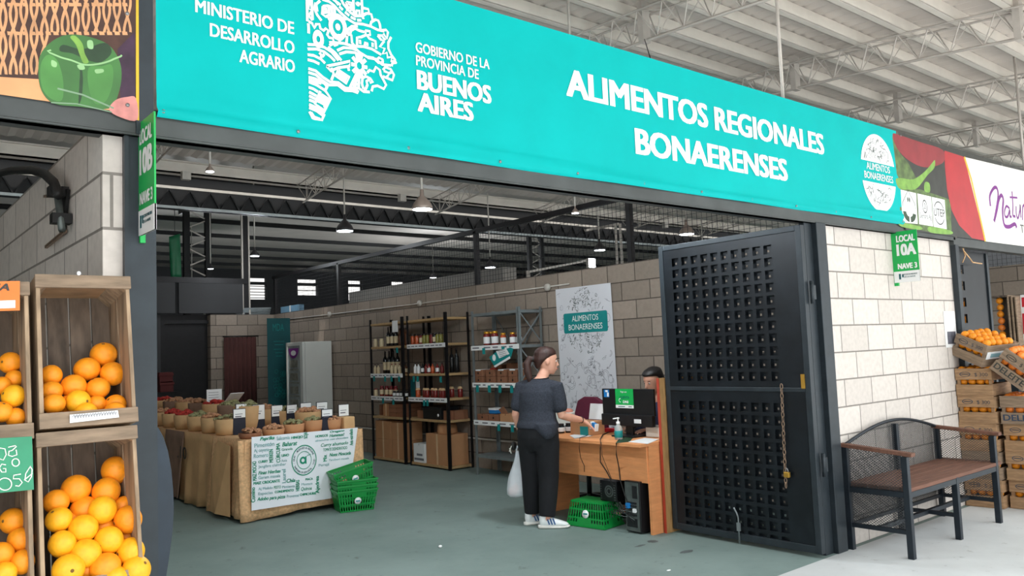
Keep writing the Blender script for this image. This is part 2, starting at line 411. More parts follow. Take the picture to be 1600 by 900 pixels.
def shape_mesh(name, mb, m, parent, voxel, smooth=4, local=False, extra=None):
    """several overlapping closed forms fused into one continuous surface"""
    o = mb.build(name+'_form', m, None)
    r = o.modifiers.new('r', 'REMESH'); r.mode = 'VOXEL'; r.voxel_size = voxel; r.use_smooth_shade = True
    sm = o.modifiers.new('s', 'SMOOTH'); sm.iterations = smooth; sm.factor = .5
    dg = bpy.context.evaluated_depsgraph_get(); me = bpy.data.meshes.new_from_object(o.evaluated_get(dg)); me.name = name
    old = o.data; bpy.data.objects.remove(o); bpy.data.meshes.remove(old)
    if not local: me.transform(Matrix.Translation(-world_loc(parent)))
    q = bpy.data.objects.new(name, me); C.objects.link(q); q.parent = parent
    for p in me.polygons: p.use_smooth = True
    return q
def loft(mb, rings, n=20):
    """closed form through rings (centre, half-width vector, half-depth vector)"""
    V = []
    for c, a, b in rings:
        c, a, b = Vector(c), Vector(a), Vector(b)
        V += [c + a*math.cos(2*PI*k/n) + b*math.sin(2*PI*k/n) for k in range(n)]
    F = [(i*n+k, i*n+(k+1) % n, (i+1)*n+(k+1) % n, (i+1)*n+k) for i in range(len(rings)-1) for k in range(n)]
    F += [tuple(range(n))[::-1], tuple(range((len(rings)-1)*n, len(rings)*n))]
    mb.add(V, F, True)
def limb(mb, pts, n=14):
    """tapering round limb with rounded ends; pts = (point, radius)"""
    P = [Vector(p) for p, r in pts]; R = [r for p, r in pts]
    mb.tube(P, R, n)
    mb.ball(P[0], R[0]*.99, n, 8); mb.ball(P[-1], R[-1]*.99, n, 8)

# ================================================================== SETTING
b = MB(); b.box(-14, 26, -.04, 30, -.1, 0); struct('floor', b, 'floor_in')
b = MB(); b.box(-40, 50, -45, -.04, -.1, 0); struct('ground', b, 'floor_out')
b = MB(); b.box(.03, 2.24, 0, .15, 0, 2.42); struct('wall_front', b, 'block_out')
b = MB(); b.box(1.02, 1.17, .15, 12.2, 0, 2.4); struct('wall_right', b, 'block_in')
b = MB(); b.box(-4.80, -4.655, .004, 12.2, 0, 2.4); struct('wall_left', b, 'block_out')
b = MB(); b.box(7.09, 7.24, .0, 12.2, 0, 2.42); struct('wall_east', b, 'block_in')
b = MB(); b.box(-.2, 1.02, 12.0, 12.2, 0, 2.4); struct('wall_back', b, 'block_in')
b = MB(); b.box(-14, -14.2, -7, 30.2, 0, 6); struct('wall_far_left', b, 'darksheet')
b = MB(); b.box(26, 26.2, -7, 30.2, 0, 6); struct('wall_far_right', b, 'darksheet')
# far hall wall with four window openings
wins = [(7.75, 8.5, 4.1, 4.72), (9.9, 10.85, 4.3, 4.72), (12.35, 13.05, 4.1, 4.72), (14.6, 15.35, 4.5, 4.72)]
b = MB(); b.box(-14, 26, 30, 30.2, 0, 4.1); b.box(-14, 26, 30, 30.2, 5.0, 7.5)
xs = [-14]+[q for w in wins for q in w[:2]]+[26]
for i in range(0, len(xs), 2): b.box(xs[i], xs[i+1], 30, 30.2, 4.1, 5.0)
for x0, x1, z0, z1 in wins:
    b.box(x0, x1, 30, 30.2, 4.72, 4.84)
    if z0 > 4.1: b.box(x0, x1, 30, 30.2, 4.1, z0)
struct('wall_far_back', b, 'darksheet')
for k, (x0, x1, z0, z1) in enumerate(wins):
    b = MB()
    n = 5 if k == 0 else 1
    for i in range(n): b.box(x0, x1, 29.99, 30.1, z0+(i+.5)*(z1-z0)/n-.015, z0+(i+.5)*(z1-z0)/n+.015)
    b.box(x0-.03, x0, 29.97, 30.1, z0, 5); b.box(x1, x1+.03, 29.97, 30.1, z0, 5)
    struct('window_%d' % (k+1), b, 'darksheet')

# roof: shallow vault over the forecourt and shop, flat darker bay behind
def zr(Y): return 4.75-.012*(Y-3.5)**2 if Y > -2 else 4.387+.132*(Y+2)
def rooftop():
    b = MB(); V = []; F = []
    ys = [-3.4+.25*i for i in range(50)]; st = .09
    # corrugated sheet: ridges run along Y
    n = int(34/st)
    for j, y in enumerate(ys[::4]):
        for i in range(n+1):
            V.append((-13+i*st, y, zr(y)+(.0 if i % 2 else .022)))
    q = len(ys[::4])
    F = [(j*(n+1)+i, (j+1)*(n+1)+i, (j+1)*(n+1)+i+1, j*(n+1)+i+1) for j in range(q-1) for i in range(n)]
    b.add(V, F, False)
    return b
struct('ceiling', rooftop(), 'deck')
b = MB(); b.box(-13, 21, -3.4, 9.05, 4.86, 4.9); struct('ceiling_top', b, 'darksheet')
b = MB()
b.add([(-14, 9.3, 4.95), (26, 9.3, 4.95), (26, 30, 5.35), (-14, 30, 5.35)], [(0,1,2,3)])
b.add([(-14, 9.3, 5.0), (26, 9.3, 5.0), (26, 30, 5.4), (-14, 30, 5.4)], [(0,1,2,3)])
struct('ceiling_rear', b, 'deck')
# ------------------------------------------------------------------ roof steel
PY_ = [2.42, 1.91, 1.36, .91, .44, -.02, -.5, -.98, -1.46]
for i, y in enumerate(PY_):
    z = zr(y); b = MB()
    b.box(-13, 21, y-.035, y+.035, z-.125, z-.115); b.box(-13, 21, y-.035, y-.028, z-.12, z); b.box(-13, 21, y+.0, y+.035, z-.012, z)
    b.box(-13, 21, y+.03, y+.035, z-.125, z-.1)
    tag(b.build('roof_purlin', 'purlin'), ('pale steel roof purlin just above the turquoise banner' if i == 0 else 'pale steel roof purlin, %s out from the one above the turquoise banner' % ORD[i-1]), 'roof beam', 'roof purlins over the forecourt')
def joist(X, label):
    t = thing('lattice_joist', label, 'roof truss', (X, 2, 4.2), 'lattice joists under the forecourt roof')
    ys = [8.9-.3*i for i in range(41)]
    top = lambda y: zr(y)-.13
    bot = lambda y: zr(y)-.40
    for sx in (-.09, .09):
        b = MB(); b.tube([(X+sx, y, top(y)) for y in ys], .011, 6); b.build('top_chord', 'rooftruss', t)
    b = MB(); b.tube([(X, y, bot(y)) for y in ys], .014, 6); b.build('bottom_chord', 'rooftruss', t)
    b = MB()
    for i, y in enumerate(ys[:-1]):
        y2 = y-.15
        for sx in (-.09, .09):
            b.bar((X+sx, y, top(y)), (X, y2, bot(y2)), .009); b.bar((X, y2, bot(y2)), (X+sx, y-.3, top(y-.3)), .009)
        b.bar((X-.09, y, top(y)), (X+.09, y-.15, top(y-.15)), .007)
    b.build('lacing', 'rooftruss', t)
    b = MB()
    for y in (1.7, -.55):
        b = MB(); b.box(X-.05, X+.05, y-.03, y+.03, bot(y)-.02, top(y)+.1); b.build('gusset_plate', 'rooftruss', t)
    return t
for k, X in enumerate((-4.9, -2.35, .2, 2.74, 5.2, 7.7, 10.2)):
    joist(X, ['grey lattice roof joist above the pepper photo banner','grey lattice roof joist hidden behind the lettering banner above the map emblem','grey lattice roof joist meeting the thin wire above the big lettering','grey lattice roof joist ending at the steel rod above the round egg emblem','grey lattice roof joist above the white script banner','grey lattice roof joist far right behind the upright at the frame edge','grey lattice roof joist furthest right'][k])
# gutter beam and the dark girder behind it
b = MB(); b.box(-13, 21, 8.95, 9.12, 4.28, 4.30); b.box(-13, 21, 8.95, 8.98, 4.28, 4.46); b.box(-13, 21, 8.90, 8.98, 4.44, 4.46)
tag(b.build('gutter_beam', 'purlin'), 'long pale steel gutter beam across the shop ceiling above the dark girder', 'roof beam')
t = thing('roof_girder', 'black lattice girder with pale chords running across below the gutter beam', 'girder', (2, 9.5, 4))
for z in (4.16, 3.86):
    b = MB(); b.box(-13, 21, 9.40, 9.44, z-.02, z+.02); b.build('chord', 'conduit' if z > 4 else 'galv', t)
b = MB()
for i in range(110):
    x = -13+.31*i; b.bar((x, 9.48, 3.87), (x+.155, 9.48, 4.15), .03, .02); b.bar((x+.155, 9.48, 4.15), (x+.31, 9.48, 3.87), .03, .02)
b.build('lacing', 'darktruss', t)
b = MB(); b.box(-13, 21, 9.5, 9.56, 3.84, 4.34); b.build('web_plate', 'darktruss', t)
# short brackets between joists and gutter
for X in (-1.62, 2.06, 5.6, 9.1):
    b = MB(); b.box(X-.06, X+.06, 8.86, 8.95, 4.18, 4.30)
    tag(b.build('steel_bracket', 'conduit'), 'small pale steel bracket under the gutter beam, %s' % {-1.62:'near the leftmost hanging lamp', 2.06:'beside the big pendant lamp', 5.6:'right of the big pendant lamp', 9.1:'left of the lamp over the gate'}[X], 'bracket', 'brackets on the gutter beam')
# rear bay purlins
for i in range(7):
    y = 12+2.6*i; z = 5.0+(y-9.3)*.02
    b = MB(); b.box(-14, 26, y, y+.08, z-.16, z)
    tag(b.build('roof_purlin', 'darktruss'), 'dark roof purlin of the rear bay, %s from the front' % ORD[i], 'roof beam', 'dark purlins of the rear hall')
# lattice columns in the rear
for X, lab in ((.25, 'black lattice column behind the tall pale gantry posts'), (9.6, 'black lattice column behind the dark wire mesh')):
    t = thing('lattice_column', lab, 'column', (X, 14, 0), 'black lattice columns of the hall')
    for s in (-.22, .22):
        b = MB(); b.box(X+s-.06, X+s+.06, 13.95, 14.05, 0, 5); b.build('post', 'darktruss', t)
    b = MB()
    for i in range(12): b.bar((X-.22, 14, .3+.4*i), (X+.22, 14, .5+.4*i), .025); b.bar((X+.22, 14, .5+.4*i), (X-.22, 14, .7+.4*i), .025)
    b.build('lacing', 'rooftruss', t)
# twin pale posts carrying dark rails
t = thing('post_gantry', 'tall gantry of two pale posts with dark rail rising from the back wall', 'frame', (.5, 12.1, 2.4))
for x in (.44, .57):
    b = MB(); b.box(x-.014, x+.014, 12.05, 12.09, 2.4, 4.88); b.build('post', 'rooftruss', t)
b = MB(); b.box(.455, .555, 12.06, 12.12, 2.4, 4.88); b.build('infill', 'blackmetal', t)
b = MB(); b.bar((.5, 12.1, 4.86), (.4, 15.5, 4.9), .1); b.build('rail', 'blackmetal', t)
t = thing('post_gantry', 'slim gantry of two pale posts behind the dark wire mesh', 'frame', (7.09, 8.5, 2.4))
for y in (8.45, 8.58):
    b = MB(); b.box(7.07, 7.11, y-.02, y+.02, 2.42, 4.07); b.build('post', 'rooftruss', t)
b = MB(); b.bar((7.09, 8.5, 4.07), (7.09, 10.4, 4.07), .05); b.build('rail', 'rooftruss', t)
# dark sheet wall, door and panel at the back left
b = MB(); b.box(-5, -1.05, 12.1, 12.2, 0, 2.42); struct('wall_back_left', b, 'darksheet')
b = MB(); b.box(-1.05, -.2, 12.16, 12.2, 0, 2.4); b.box(-1.05, -.98, 12.1, 12.16, 0, 2.3); b.box(-.98, -.2, 12.1, 12.16, 2.24, 2.3)
tag(struct('door_1', b, 'blackmetal'), 'black door in the dark end of the back wall', 'door')
for x0, x1, lab in ((-5, -.82, 'black door'), (-.76, .42, 'block back wall')):
    b = MB(); b.box(x0, x1, 12.0, 12.06, 2.42, 2.98)
    tag(b.build('wall_cladding', 'darksheet', bevel=.006), 'dark grey sheet cladding above the %s' % lab, 'panel', 'sheet panels over the back wall')
b = MB(); b.box(-5, .5, 12.0, 12.05, 2.98, 3.08); tag(b.build('steel_rail', 'blackmetal'), 'black rail along the top of the grey sheet panels', 'rail')
# green banner hanging far left
b = MB(); c = [PY(264,370,13.6), PY(282,365,13.6), PY(283,433,13.6), PY(267,434,13.6)]
V = []; n = 10
for i in range(n+1):
    q = i/n; l = c[0].lerp(c[3], q); r = c[1].lerp(c[2], q)
    for k in range(5): p = l.lerp(r, k/4); V.append(p+Vector((0, .02*math.sin(k*2+q*3), 0)))
b.add(V, [(i*5+k, i*5+k+1, (i+1)*5+k+1, (i+1)*5+k) for i in range(n) for k in range(4)], True)
o = b.build('hanging_banner', mat('dark_green_vinyl', s2l(24,110,70), .5), None); o.modifiers.new('s', 'SOLIDIFY').thickness = .004
tag(o, 'green vertical banner hanging in the dark behind the shop, near the lattice column', 'banner')
b = MB(); q = c[0].lerp(c[1], .5); b.tube([q, (q.x, q.y, 5.03)], .006, 6); z_ = b.build('cord', 'wire', None); z_.parent = o
# crates in the dark doorway
for i, (px, py) in enumerate(((258, 590), (259, 604))):
    p = PY(px, py, 11.6); b = MB(); b.box(p.x-.12, p.x+.1, 11.5, 11.8, p.z-.09, p.z+.09); b.box(p.x-.13, p.x+.11, 11.49, 11.81, p.z+.03, p.z+.07)
    tag(b.build('crate', 'boxred', bevel=.004), 'dark red crate in the gloom behind the steel post, %s one' % ('upper', 'lower')[i], 'crate', 'red crates in the dark corner')
b = MB(); p = PY(258, 612, 11.6); zq = PY(259, 604, 11.6).z-.091; b.box(p.x-.2, p.x+.2, 11.45, 11.85, 0, zq-.02); b.box(p.x-.22, p.x+.22, 11.43, 11.87, zq-.02, zq)
tag(b.build('crate_stand', 'blackmetal'), 'black stand carrying the dark red crates', 'stand')
# white partition room in the next bay
b = MB(); b.box(6.98, 7.4, 12.25, 20, 2.3, 3.56); struct('wall_partition', b, mat('grey_plaster', s2l(150,144,138), .8, 0, .08, 2))

# ------------------------------------------------------------------ pendant lamps: pixel of the disc centre, depth, real diameter
LAMPS = [(660,327,8.6,.215,'lamp','large grey pendant lamp hanging in the centre of the shop'),
 (539,361,12.5,.26,'lampdk','flat round lit lamp left of the large centre pendant'),
 (1073,366,11,.2,'lamp','grey pendant lamp just above the black gate'),
 (766,418,15,.2,'lampdk','small dark pendant lamp behind the mesh above the shelves'),
 (398,400,14.5,.16,'lampdk','small dark pendant lamp beside the pale twin posts'),
 (937,391,14,.2,'lampdk','dim oval lamp behind the mesh right of centre'),
 (899,333,9.4,.085,'lamp','tiny bright lamp under the roof near the big lettering'),
 (328,268,8.2,.085,'lamp','tiny bright lamp on a pole at the far left'),
 (329,420,16,.11,'lampdk','tiny lit lamp low at the left rear by the green banner'),
 (925,411,12,.15,'conduit','glaring white floodlight above the block wall'),
 (677,434,25,.2,'lampdk','tiny lit lamp far behind the mesh, above the bottle shelves'),
 (1100,425,19,.3,'lampdk','unseen lamp added to the rear hall behind the black gate, the near one'),  # added out of view to brighten the rear ceiling
 (1160,415,24,.3,'lampdk','unseen lamp added to the rear hall behind the black gate, the far one'),  # second unseen lamp added for the rear hall's brightness
 (300,462,21,.3,'lampdk','unseen lamp added to the rear hall behind the sheet cladding'),  # also added unseen, lifts the dark rear bay
 (560,215,5.6,.25,'lamp','unseen grey pendant lamp added inside the shop, behind the turquoise banner'),  # added out of sight to raise the shop's brightness
 (900,265,6.6,.25,'lamp','unseen grey pendant lamp added over the desk, behind the turquoise banner')]  # added fill lamp, unseen, brightens the desk end of the shop
for px, py, dep, dia, shade, lab in LAMPS:
    d = ray(px, py); p = CAM+d*dep; r = dia/2
    t = thing('pendant_lamp' if 'flood' not in lab else 'floodlight', lab, 'lamp', p, 'lamps hanging in the hall' if 'flood' not in lab else None)
    top = zr(p.y) if p.y < 9 else 4.95+(p.y-9.3)*.02
    if 'flood' in lab:
        b = MB(); b.box(p.x-.07, p.x+.07, p.y+.0, p.y+.05, p.z-.07, p.z+.07); b.build('housing', 'conduit', t)
        b = MB(); b.box(p.x-.065, p.x+.065, p.y-.006, p.y-.001, p.z-.065, p.z+.065); b.build('lens', 'glow', t)
        b = MB(); b.bar(p+Vector((0,.03,.05)), (p.x-.9, p.y+.4, p.z-.12), .03); b.build('arm', 'conduit', t); b = MB(); b.tube([(p.x-.9, p.y+.4, 0), (p.x-.9, p.y+.4, p.z-.1)], .03, 8); b.build('pole', 'conduit', t); continue
    b = MB(); b.lathe([(r, 0), (r*1.0, r*.25), (r*.85, r*.6), (r*.4, r*1.15), (r*.22, r*1.3), (r*.18, r*1.9), (.008, r*2.0)], p, 20); b.build('lamp_shade', shade, t)
    b = MB(); b.lathe([(r*.94, -.004), (r*.94, .004)], p, 20); b.build('diffuser', 'glow', t)
    b = MB(); b.tube([p+Vector((0,0,r*1.9)), (p.x, p.y, top)], .012 if dia > .08 else .009, 6); b.build('rod', 'conduit', t)
    if dia > .12:
        ld = bpy.data.lights.new('lamp_light', 'POINT'); ld.energy = 75 if 'banner' in lab else 14 if p.y < 9.3 else 25 if p.y < 13 else 230; ld.shadow_soft_size = .1; ld.color = (.9, .96, 1)
        lo = bpy.data.objects.new('lamp_light', ld); C.objects.link(lo); lo.location = (0, 0, -.08); lo.parent = t

# ------------------------------------------------------------------ facade steel
b = MB(); b.box(-9, 2.28, -.04, .06, 2.335, 2.42); b.box(-9, 2.28, -.045, .01, 2.335, 2.345)
tag(b.build('lintel_beam', 'beam', bevel=.004), 'long grey steel lintel along the bottom of the turquoise banner', 'beam')
b = MB(); b.box(2.24, 7.2, -.04, .05, 2.29, 2.37); tag(b.build('lintel_beam', 'beam', bevel=.004), 'grey steel lintel under the red tomato and white script banner', 'beam')
b = MB(); b.box(-9, 7.2, -.005, .04, 3.16, 3.2); b.box(-9, 7.2, -.005, .04, 2.42, 2.45)
for x in (-7.2, -3.2, -1.8, -.3, 1.27, 3, 5): b.box(x-.02, x+.02, -.004, .036, 2.45, 3.16)
tag(b.build('banner_frame', 'beam'), 'grey tube frame carrying the row of banners', 'frame')
b = MB(); b.box(-4.73, -4.625, -.02, .0, 0, 2.34); b.box(-4.645, -4.625, 0, .1, 0, 2.34); b.box(-4.70, -4.64, -.05, .05, 2.34, 3.2); b.box(-4.735, -4.72, -.028, .0, 0, 2.34)
po = tag(b.build('steel_post', 'dark'), 'dark steel post behind the crates of oranges, beside the shop opening', 'post')
b = MB(); pl_ = [PY(*a, .06) for a in ((246,668),(254,683),(261,705),(266,733),(269,765),(270,795),(268,830),(263,868),(258,900),(252,935))]; pl_ = [(p.x, p.z) for p in pl_]+[(-4.63, PY(252,935,.06).z), (-4.63, PY(246,668,.06).z)]
b.prism(pl_, (0, .06, 0), XU, ZU, .012); b.build('curved_plate', mat('dark_blue_steel', s2l(40,52,64), .5, .2, .15, 10), po)
b = MB(); b.box(-.10, .03, -.05, .05, 0, 2.34); b.box(-.2, -.1, -.012, .03, 0, 2.34)
tag(b.build('steel_post', 'dark', bevel=.004), 'dark steel door post between the black gate and the bright block wall', 'post')
b = MB(); b.box(2.24, 2.31, -.05, .06, 0, 2.3); b.box(2.33, 2.37, -.02, .06, 0, 2.3); b.box(2.40, 2.44, 0, .06, 0, 2.3)
tag(b.build('steel_post', 'dark', bevel=.003), 'dark ribbed steel post between the bright block wall and the stacked crates', 'post')
# rods above the banner
p = PY(1223, 145, .02); b = MB(); b.tube([(p.x, .02, 3.2), (p.x, .02, zr(0)-.1)], .012, 8); tag(b.build('tie_rod', 'rooftruss'), 'vertical steel tie rod rising from the banner top at right of centre', 'rod')
p = PY(1019, 97, .02); b = MB(); b.tube([(p.x, .02, 3.2), (.2, 1.7, 4.33)], .004, 6); tag(b.build('tie_wire', 'wire'), 'thin dark tie wire from banner top up to the lattice joist', 'wire')
p = PY(1597, 225, .02); b = MB(); b.tube([(p.x, .02, 3.0), (p.x, .02, zr(0)-.1)], .014, 8); tag(b.build('tie_rod', 'rooftruss'), 'vertical steel tie rod at the right edge above the white script banner', 'rod')

# ------------------------------------------------------------------ banners
def sheet(x0, x1, z0, z1, y, nx=80, nz=24, wr=.0):
    b = MB(); V = []
    for j in range(nz+1):
        for i in range(nx+1):
            x = x0+(x1-x0)*i/nx; z = z0+(z1-z0)*j/nz; h = z-z0
            k = math.exp(-h/.04)*wr
            y2 = y - k*(.010*math.sin(h*85+.35*math.sin(x*3)) + .006*math.sin(x*5.1)) - wr*.0007*math.sin(x*2.3+z*2)
            y2 -= wr*.020*math.exp(-((h-.055-.012*math.sin(x*1.1))/.016)**2)*(.6+.4*math.sin(x*1.7)) + wr*.012*math.exp(-((h-.02)/.01)**2)
            V.append((x, y2, z))
    n = nx+1
    b.add(V, [(j*n+i, j*n+i+1, (j+1)*n+i+1, (j+1)*n+i) for j in range(nz) for i in range(nx)], True)
    return b
YB = -.05; YL = -.0532
BO = (0, YL, 0)
def pxy(pts): return [((lambda p: (p.x, p.z))(PY(a, c, YL))) for a, c in pts]
def eyelets(parent, xs, z, y):
    for x in xs:
        b = MB(); b.lathe([(.007, -.003), (.007, .003)], (x, y, z), 10, axis=NYU); b.build('eyelet', 'bolt', parent)
t = thing('shop_banner', 'long turquoise shop banner with white lettering and map emblem over the opening', 'banner', (-1.7, YB, 2.41))
sheet(-4.63, 1.255, 2.412, 3.2, YB, 160, 40, 1.).build('vinyl_sheet', 'cyan', t)
def line(b, s, x0, x1, zb, h, bold=.02, space=1.0, nm='lettering_line'):
    b = MB(); b.text(s, ((x0+x1)/2, YL, zb), XU, ZU, h=h, w=x1-x0, bold=bold, space=space); b.build(nm, 'white', t)
line(b, 'MINISTERIO DE', -4.485, -4.085, 2.845, .052, .018)
line(b, 'DESARROLLO', -4.43, -4.085, 2.762, .052, .018)
line(b, 'AGRARIO', -4.315, -4.085, 2.682, .052, .018)
line(b, 'GOBIERNO DE LA', -3.485, -3.055, 2.895, .048, .014)
line(b, 'PROVINCIA DE', -3.485, -3.125, 2.832, .048, .014)
line(b, 'BUENOS', -3.48, -3.055, 2.722, .088, .028)
line(b, 'AIRES', -3.48, -3.17, 2.618, .088, .028)
b = MB()
line(b, 'ALIMENTOS REGIONALES', -2.525, .068, 2.855, .148, .027)
line(b, 'BONAERENSES', -1.995, -.445, 2.605, .148, .027)
b.build('large_lettering', 'white', t)
# map emblem traced as strokes on the banner plane
def Z1(pts): return pxy([(470+x/9, y/9) for x, y in pts])
def Z2(pts): return pxy([(470+x/8.18, 90+y/8.18) for x, y in pts])
def arcp(cx, cy, rx, ry, a0, a1, n=12): return [(cx+rx*math.cos(math.radians(a0+(a1-a0)*i/n)), cy+ry*math.sin(math.radians(a0+(a1-a0)*i/n))) for i in range(n+1)]
b = MB(); w = .012
def st(p, ww=w): b.ribbon(p, ww, BO, XU, ZU)
for P in ([(85,-60),(92,300)], [(130,0),(100,120),(160,150),(110,220),(165,285)], [(150,-20),(165,280)], [(110,300),(160,330),(190,395),(215,340),(260,340),(275,400),(320,430),(350,400),(390,430),(370,490),(400,530),(450,540),(465,590),(400,600)], [(110,470),(110,400),(105,330)],
 [(210,40),(190,120),(230,210),(290,290)], [(270,10),(215,60),(230,160)], [(310,90),(300,200),(350,235),(430,200),(470,200)], [(310,90),(380,80),(470,110)], [(390,90),(400,200)], [(430,100),(440,200)], [(470,110),(480,200)], [(320,130),(370,130)], [(310,180),(380,170)],
 [(300,-10),(400,25),(470,80),(560,180),(660,270),(760,330),(870,340),(980,370),(1080,420),(1170,440)], [(450,-10),(560,70)], [(560,-20),(600,60),(690,170),(760,225),(860,225),(930,185)], [(380,270),(450,245),(560,250),(640,270)],
 [(480,10),(530,70)], [(540,90),(590,140)], [(620,170),(680,220)], [(700,240),(770,275)], [(790,285),(850,285)],
 [(640,30),(650,150),(720,140),(715,40),(640,30)], [(665,70),(670,115),(700,110),(698,70),(665,70)], [(735,-20),(745,200)], [(855,-20),(865,220),(880,270)], [(800,25),(805,90)], [(770,55),(840,55)], [(775,150),(780,210)], [(775,150),(825,150),(825,210)],
 [(870,110),(950,130),(960,180),(890,200)], [(940,190),(990,200),(1010,280)], [(980,350),(990,310),(1050,275),(1090,290),(1110,340),(1120,410)], [(1130,430),(1200,420),(1225,450),(1210,540),(1160,470)], [(1080,500),(1140,500),(1180,560),(1190,540)], [(1080,500),(1130,560),(1170,580),(1110,660),(1180,680),(1150,760),(1210,740),(1220,810),(1280,800),(1270,860),(1330,860),(1340,890)],
 [(1270,520),(1230,600),(1230,680),(1270,770),(1330,850)],
 [(640,620),(650,500),(640,490),(710,495),(720,600),(760,650)], [(655,480),(665,410),(720,370),(800,370)], [(690,490),(705,430),(760,400),(820,430),(890,450)], [(790,640),(790,530),(850,520),(920,490),(960,540),(1050,580),(1060,690)], [(830,560),(835,620)], [(900,640),(905,600),(935,610),(935,645)], [(905,430),(915,500),(975,490),(970,440),(905,430)], [(1010,600),(1010,660)],
 [(400,640),(480,600),(600,610),(740,650),(880,655),(1000,690),(1130,770)], [(740,660),(830,740),(930,800),(1020,815),(1100,890)], [(95,625),(200,630),(330,665),(430,730),(530,850)], [(95,690),(220,690),(330,730),(420,800),(480,860)], [(380,660),(480,740),(570,850)], [(460,640),(520,620)],
 [(510,710),(600,670),(720,680),(800,710)], [(540,760),(640,730),(760,740),(860,790)], [(95,770),(180,780),(280,830),(340,890)], [(95,840),(180,860),(260,900)], [(260,740),(290,780),(280,820)], [(330,760),(300,800)],
 [(1060,850),(1100,810),(1150,840),(1150,900)]): st(Z1(P))
for P in ([(95,140),(190,170),(280,250),(370,310),(480,320),(570,390),(680,400),(740,440)], [(95,190),(190,220),(270,290),(360,350),(470,350),(560,420),(660,425),(730,450)], [(620,390),(740,390),(800,435),(880,440)],
 [(330,110),(480,80),(630,45),(620,110),(480,130),(380,170),(330,110)], [(390,130),(420,210),(390,290)], [(600,110),(615,170)], [(480,160),(440,230),(580,330),(620,250),(480,160)], [(500,180),(470,230)], [(530,200),(500,255)], [(560,220),(530,275)], [(590,240),(560,300)],
 [(740,150),(630,380)], [(745,150),(740,390)], [(690,290),(740,290)], [(660,350),(740,340)], [(710,250),(690,380)], [(850,190),(880,160),(930,180),(960,120),(1010,160),(1020,220),(1090,350),(1060,400),(980,360),(920,370),(905,430)],
 [(800,400),(780,330),(790,260),(830,240),(890,270),(920,310),(880,320)], [(830,400),(850,350),(840,300),(880,280)], [(800,400),(840,400)], [(1050,160),(1080,120),(1150,150),(1190,220),(1170,290),(1050,240)], [(1060,170),(1130,200),(1100,250)], [(1130,200),(1170,180)],
 [(850,0),(960,20),(1040,90),(1150,100)], [(1160,110),(1170,70),(1210,70),(1190,30)], [(980,30),(1010,70),(1050,50),(1030,10)],
 [(100,250),(180,270),(300,330),(340,380)], [(100,310),(200,350),(310,420),(380,520),(270,740)], [(100,290),(260,330)], [(100,380),(160,400),(220,440)], [(105,440),(200,490)], [(105,490),(190,530)], [(105,540),(180,570)], [(250,430),(180,590),(290,670)], [(260,470),(210,570)], [(260,470),(350,520),(300,640)], [(260,500),(330,540)], [(245,530),(315,570)], [(230,560),(300,600)],
 [(105,600),(200,640),(300,720)], [(105,640),(200,680),(280,740)], [(110,690),(150,770),(260,820),(300,720)], [(130,700),(170,760),(250,790)], [(340,360),(310,420)]): st(Z2(P))
# sunflower, gear hub, windmill wheel
q = Z1([(520,380)])[0]; b.disc(q, .044, .060, BO, XU, ZU, 20, hole=.55); b.disc(q, .012, .016, BO, XU, ZU, 12)
q = Z1([(245,550)])[0]; b.disc(q, .026, .040, BO, XU, ZU, 18, hole=.35)
st(Z1([(540,480),(545,600)])); st(Z1([(470,500),(520,550)])); st(Z1([(600,510),(560,560)]))
q = Z2([(748,105)])[0]
for k in range(10):
    a = 2*PI*k/10; c, s = math.cos(a), math.sin(a)
    b.ribbon([(q[0]+.012*c, q[1]+.017*s), (q[0]+.040*c, q[1]+.057*s)], .017, BO, XU, ZU)
b.build('map_emblem', 'white', t)
# egg shaped emblem at the right end
cx, cz, rx, rz = .893, 2.815, .278, .300
b = MB(); b.disc((cx, cz+.015), rx, rz-.01, BO, XU, ZU, 24, a0=math.radians(11), a1=math.radians(169)); b.disc((cx, cz-.035), rx, rz-.01, BO, XU, ZU, 24, a0=math.radians(192), a1=math.radians(348))
b.build('round_emblem', 'white', t)
b = MB(); line(b, 'ALIMENTOS', cx-.19, cx+.19, cz+.006, .056, .006); line(b, 'BONAERENSES', cx-.235, cx+.235, cz-.070, .056, .006)
b = MB(); rr = random.Random(3)
for i in range(260):
    a = rr.uniform(0, 2*PI); q = math.sqrt(rr.random())*.9; x = cx+rx*q*math.cos(a); z = cz+rz*q*math.sin(a)
    if cz-.11 < z < cz+.095: continue
    l = rr.uniform(.008, .03); a2 = rr.uniform(0, PI); k = rr.uniform(-.6, .6)
    b.ribbon([(x-l*math.cos(a2), z-l*math.sin(a2)), (x+k*l*math.sin(a2)*.6, z-k*l*math.cos(a2)*.6), (x+l*math.cos(a2), z+l*math.sin(a2))], rr.uniform(.002, .006), (0, YL-.001, 0), XU, ZU)
b.build('sketch_print', 'greycase', t)
eyelets(t, [-4.61+.53*i for i in range(12)], 2.432, -.066)

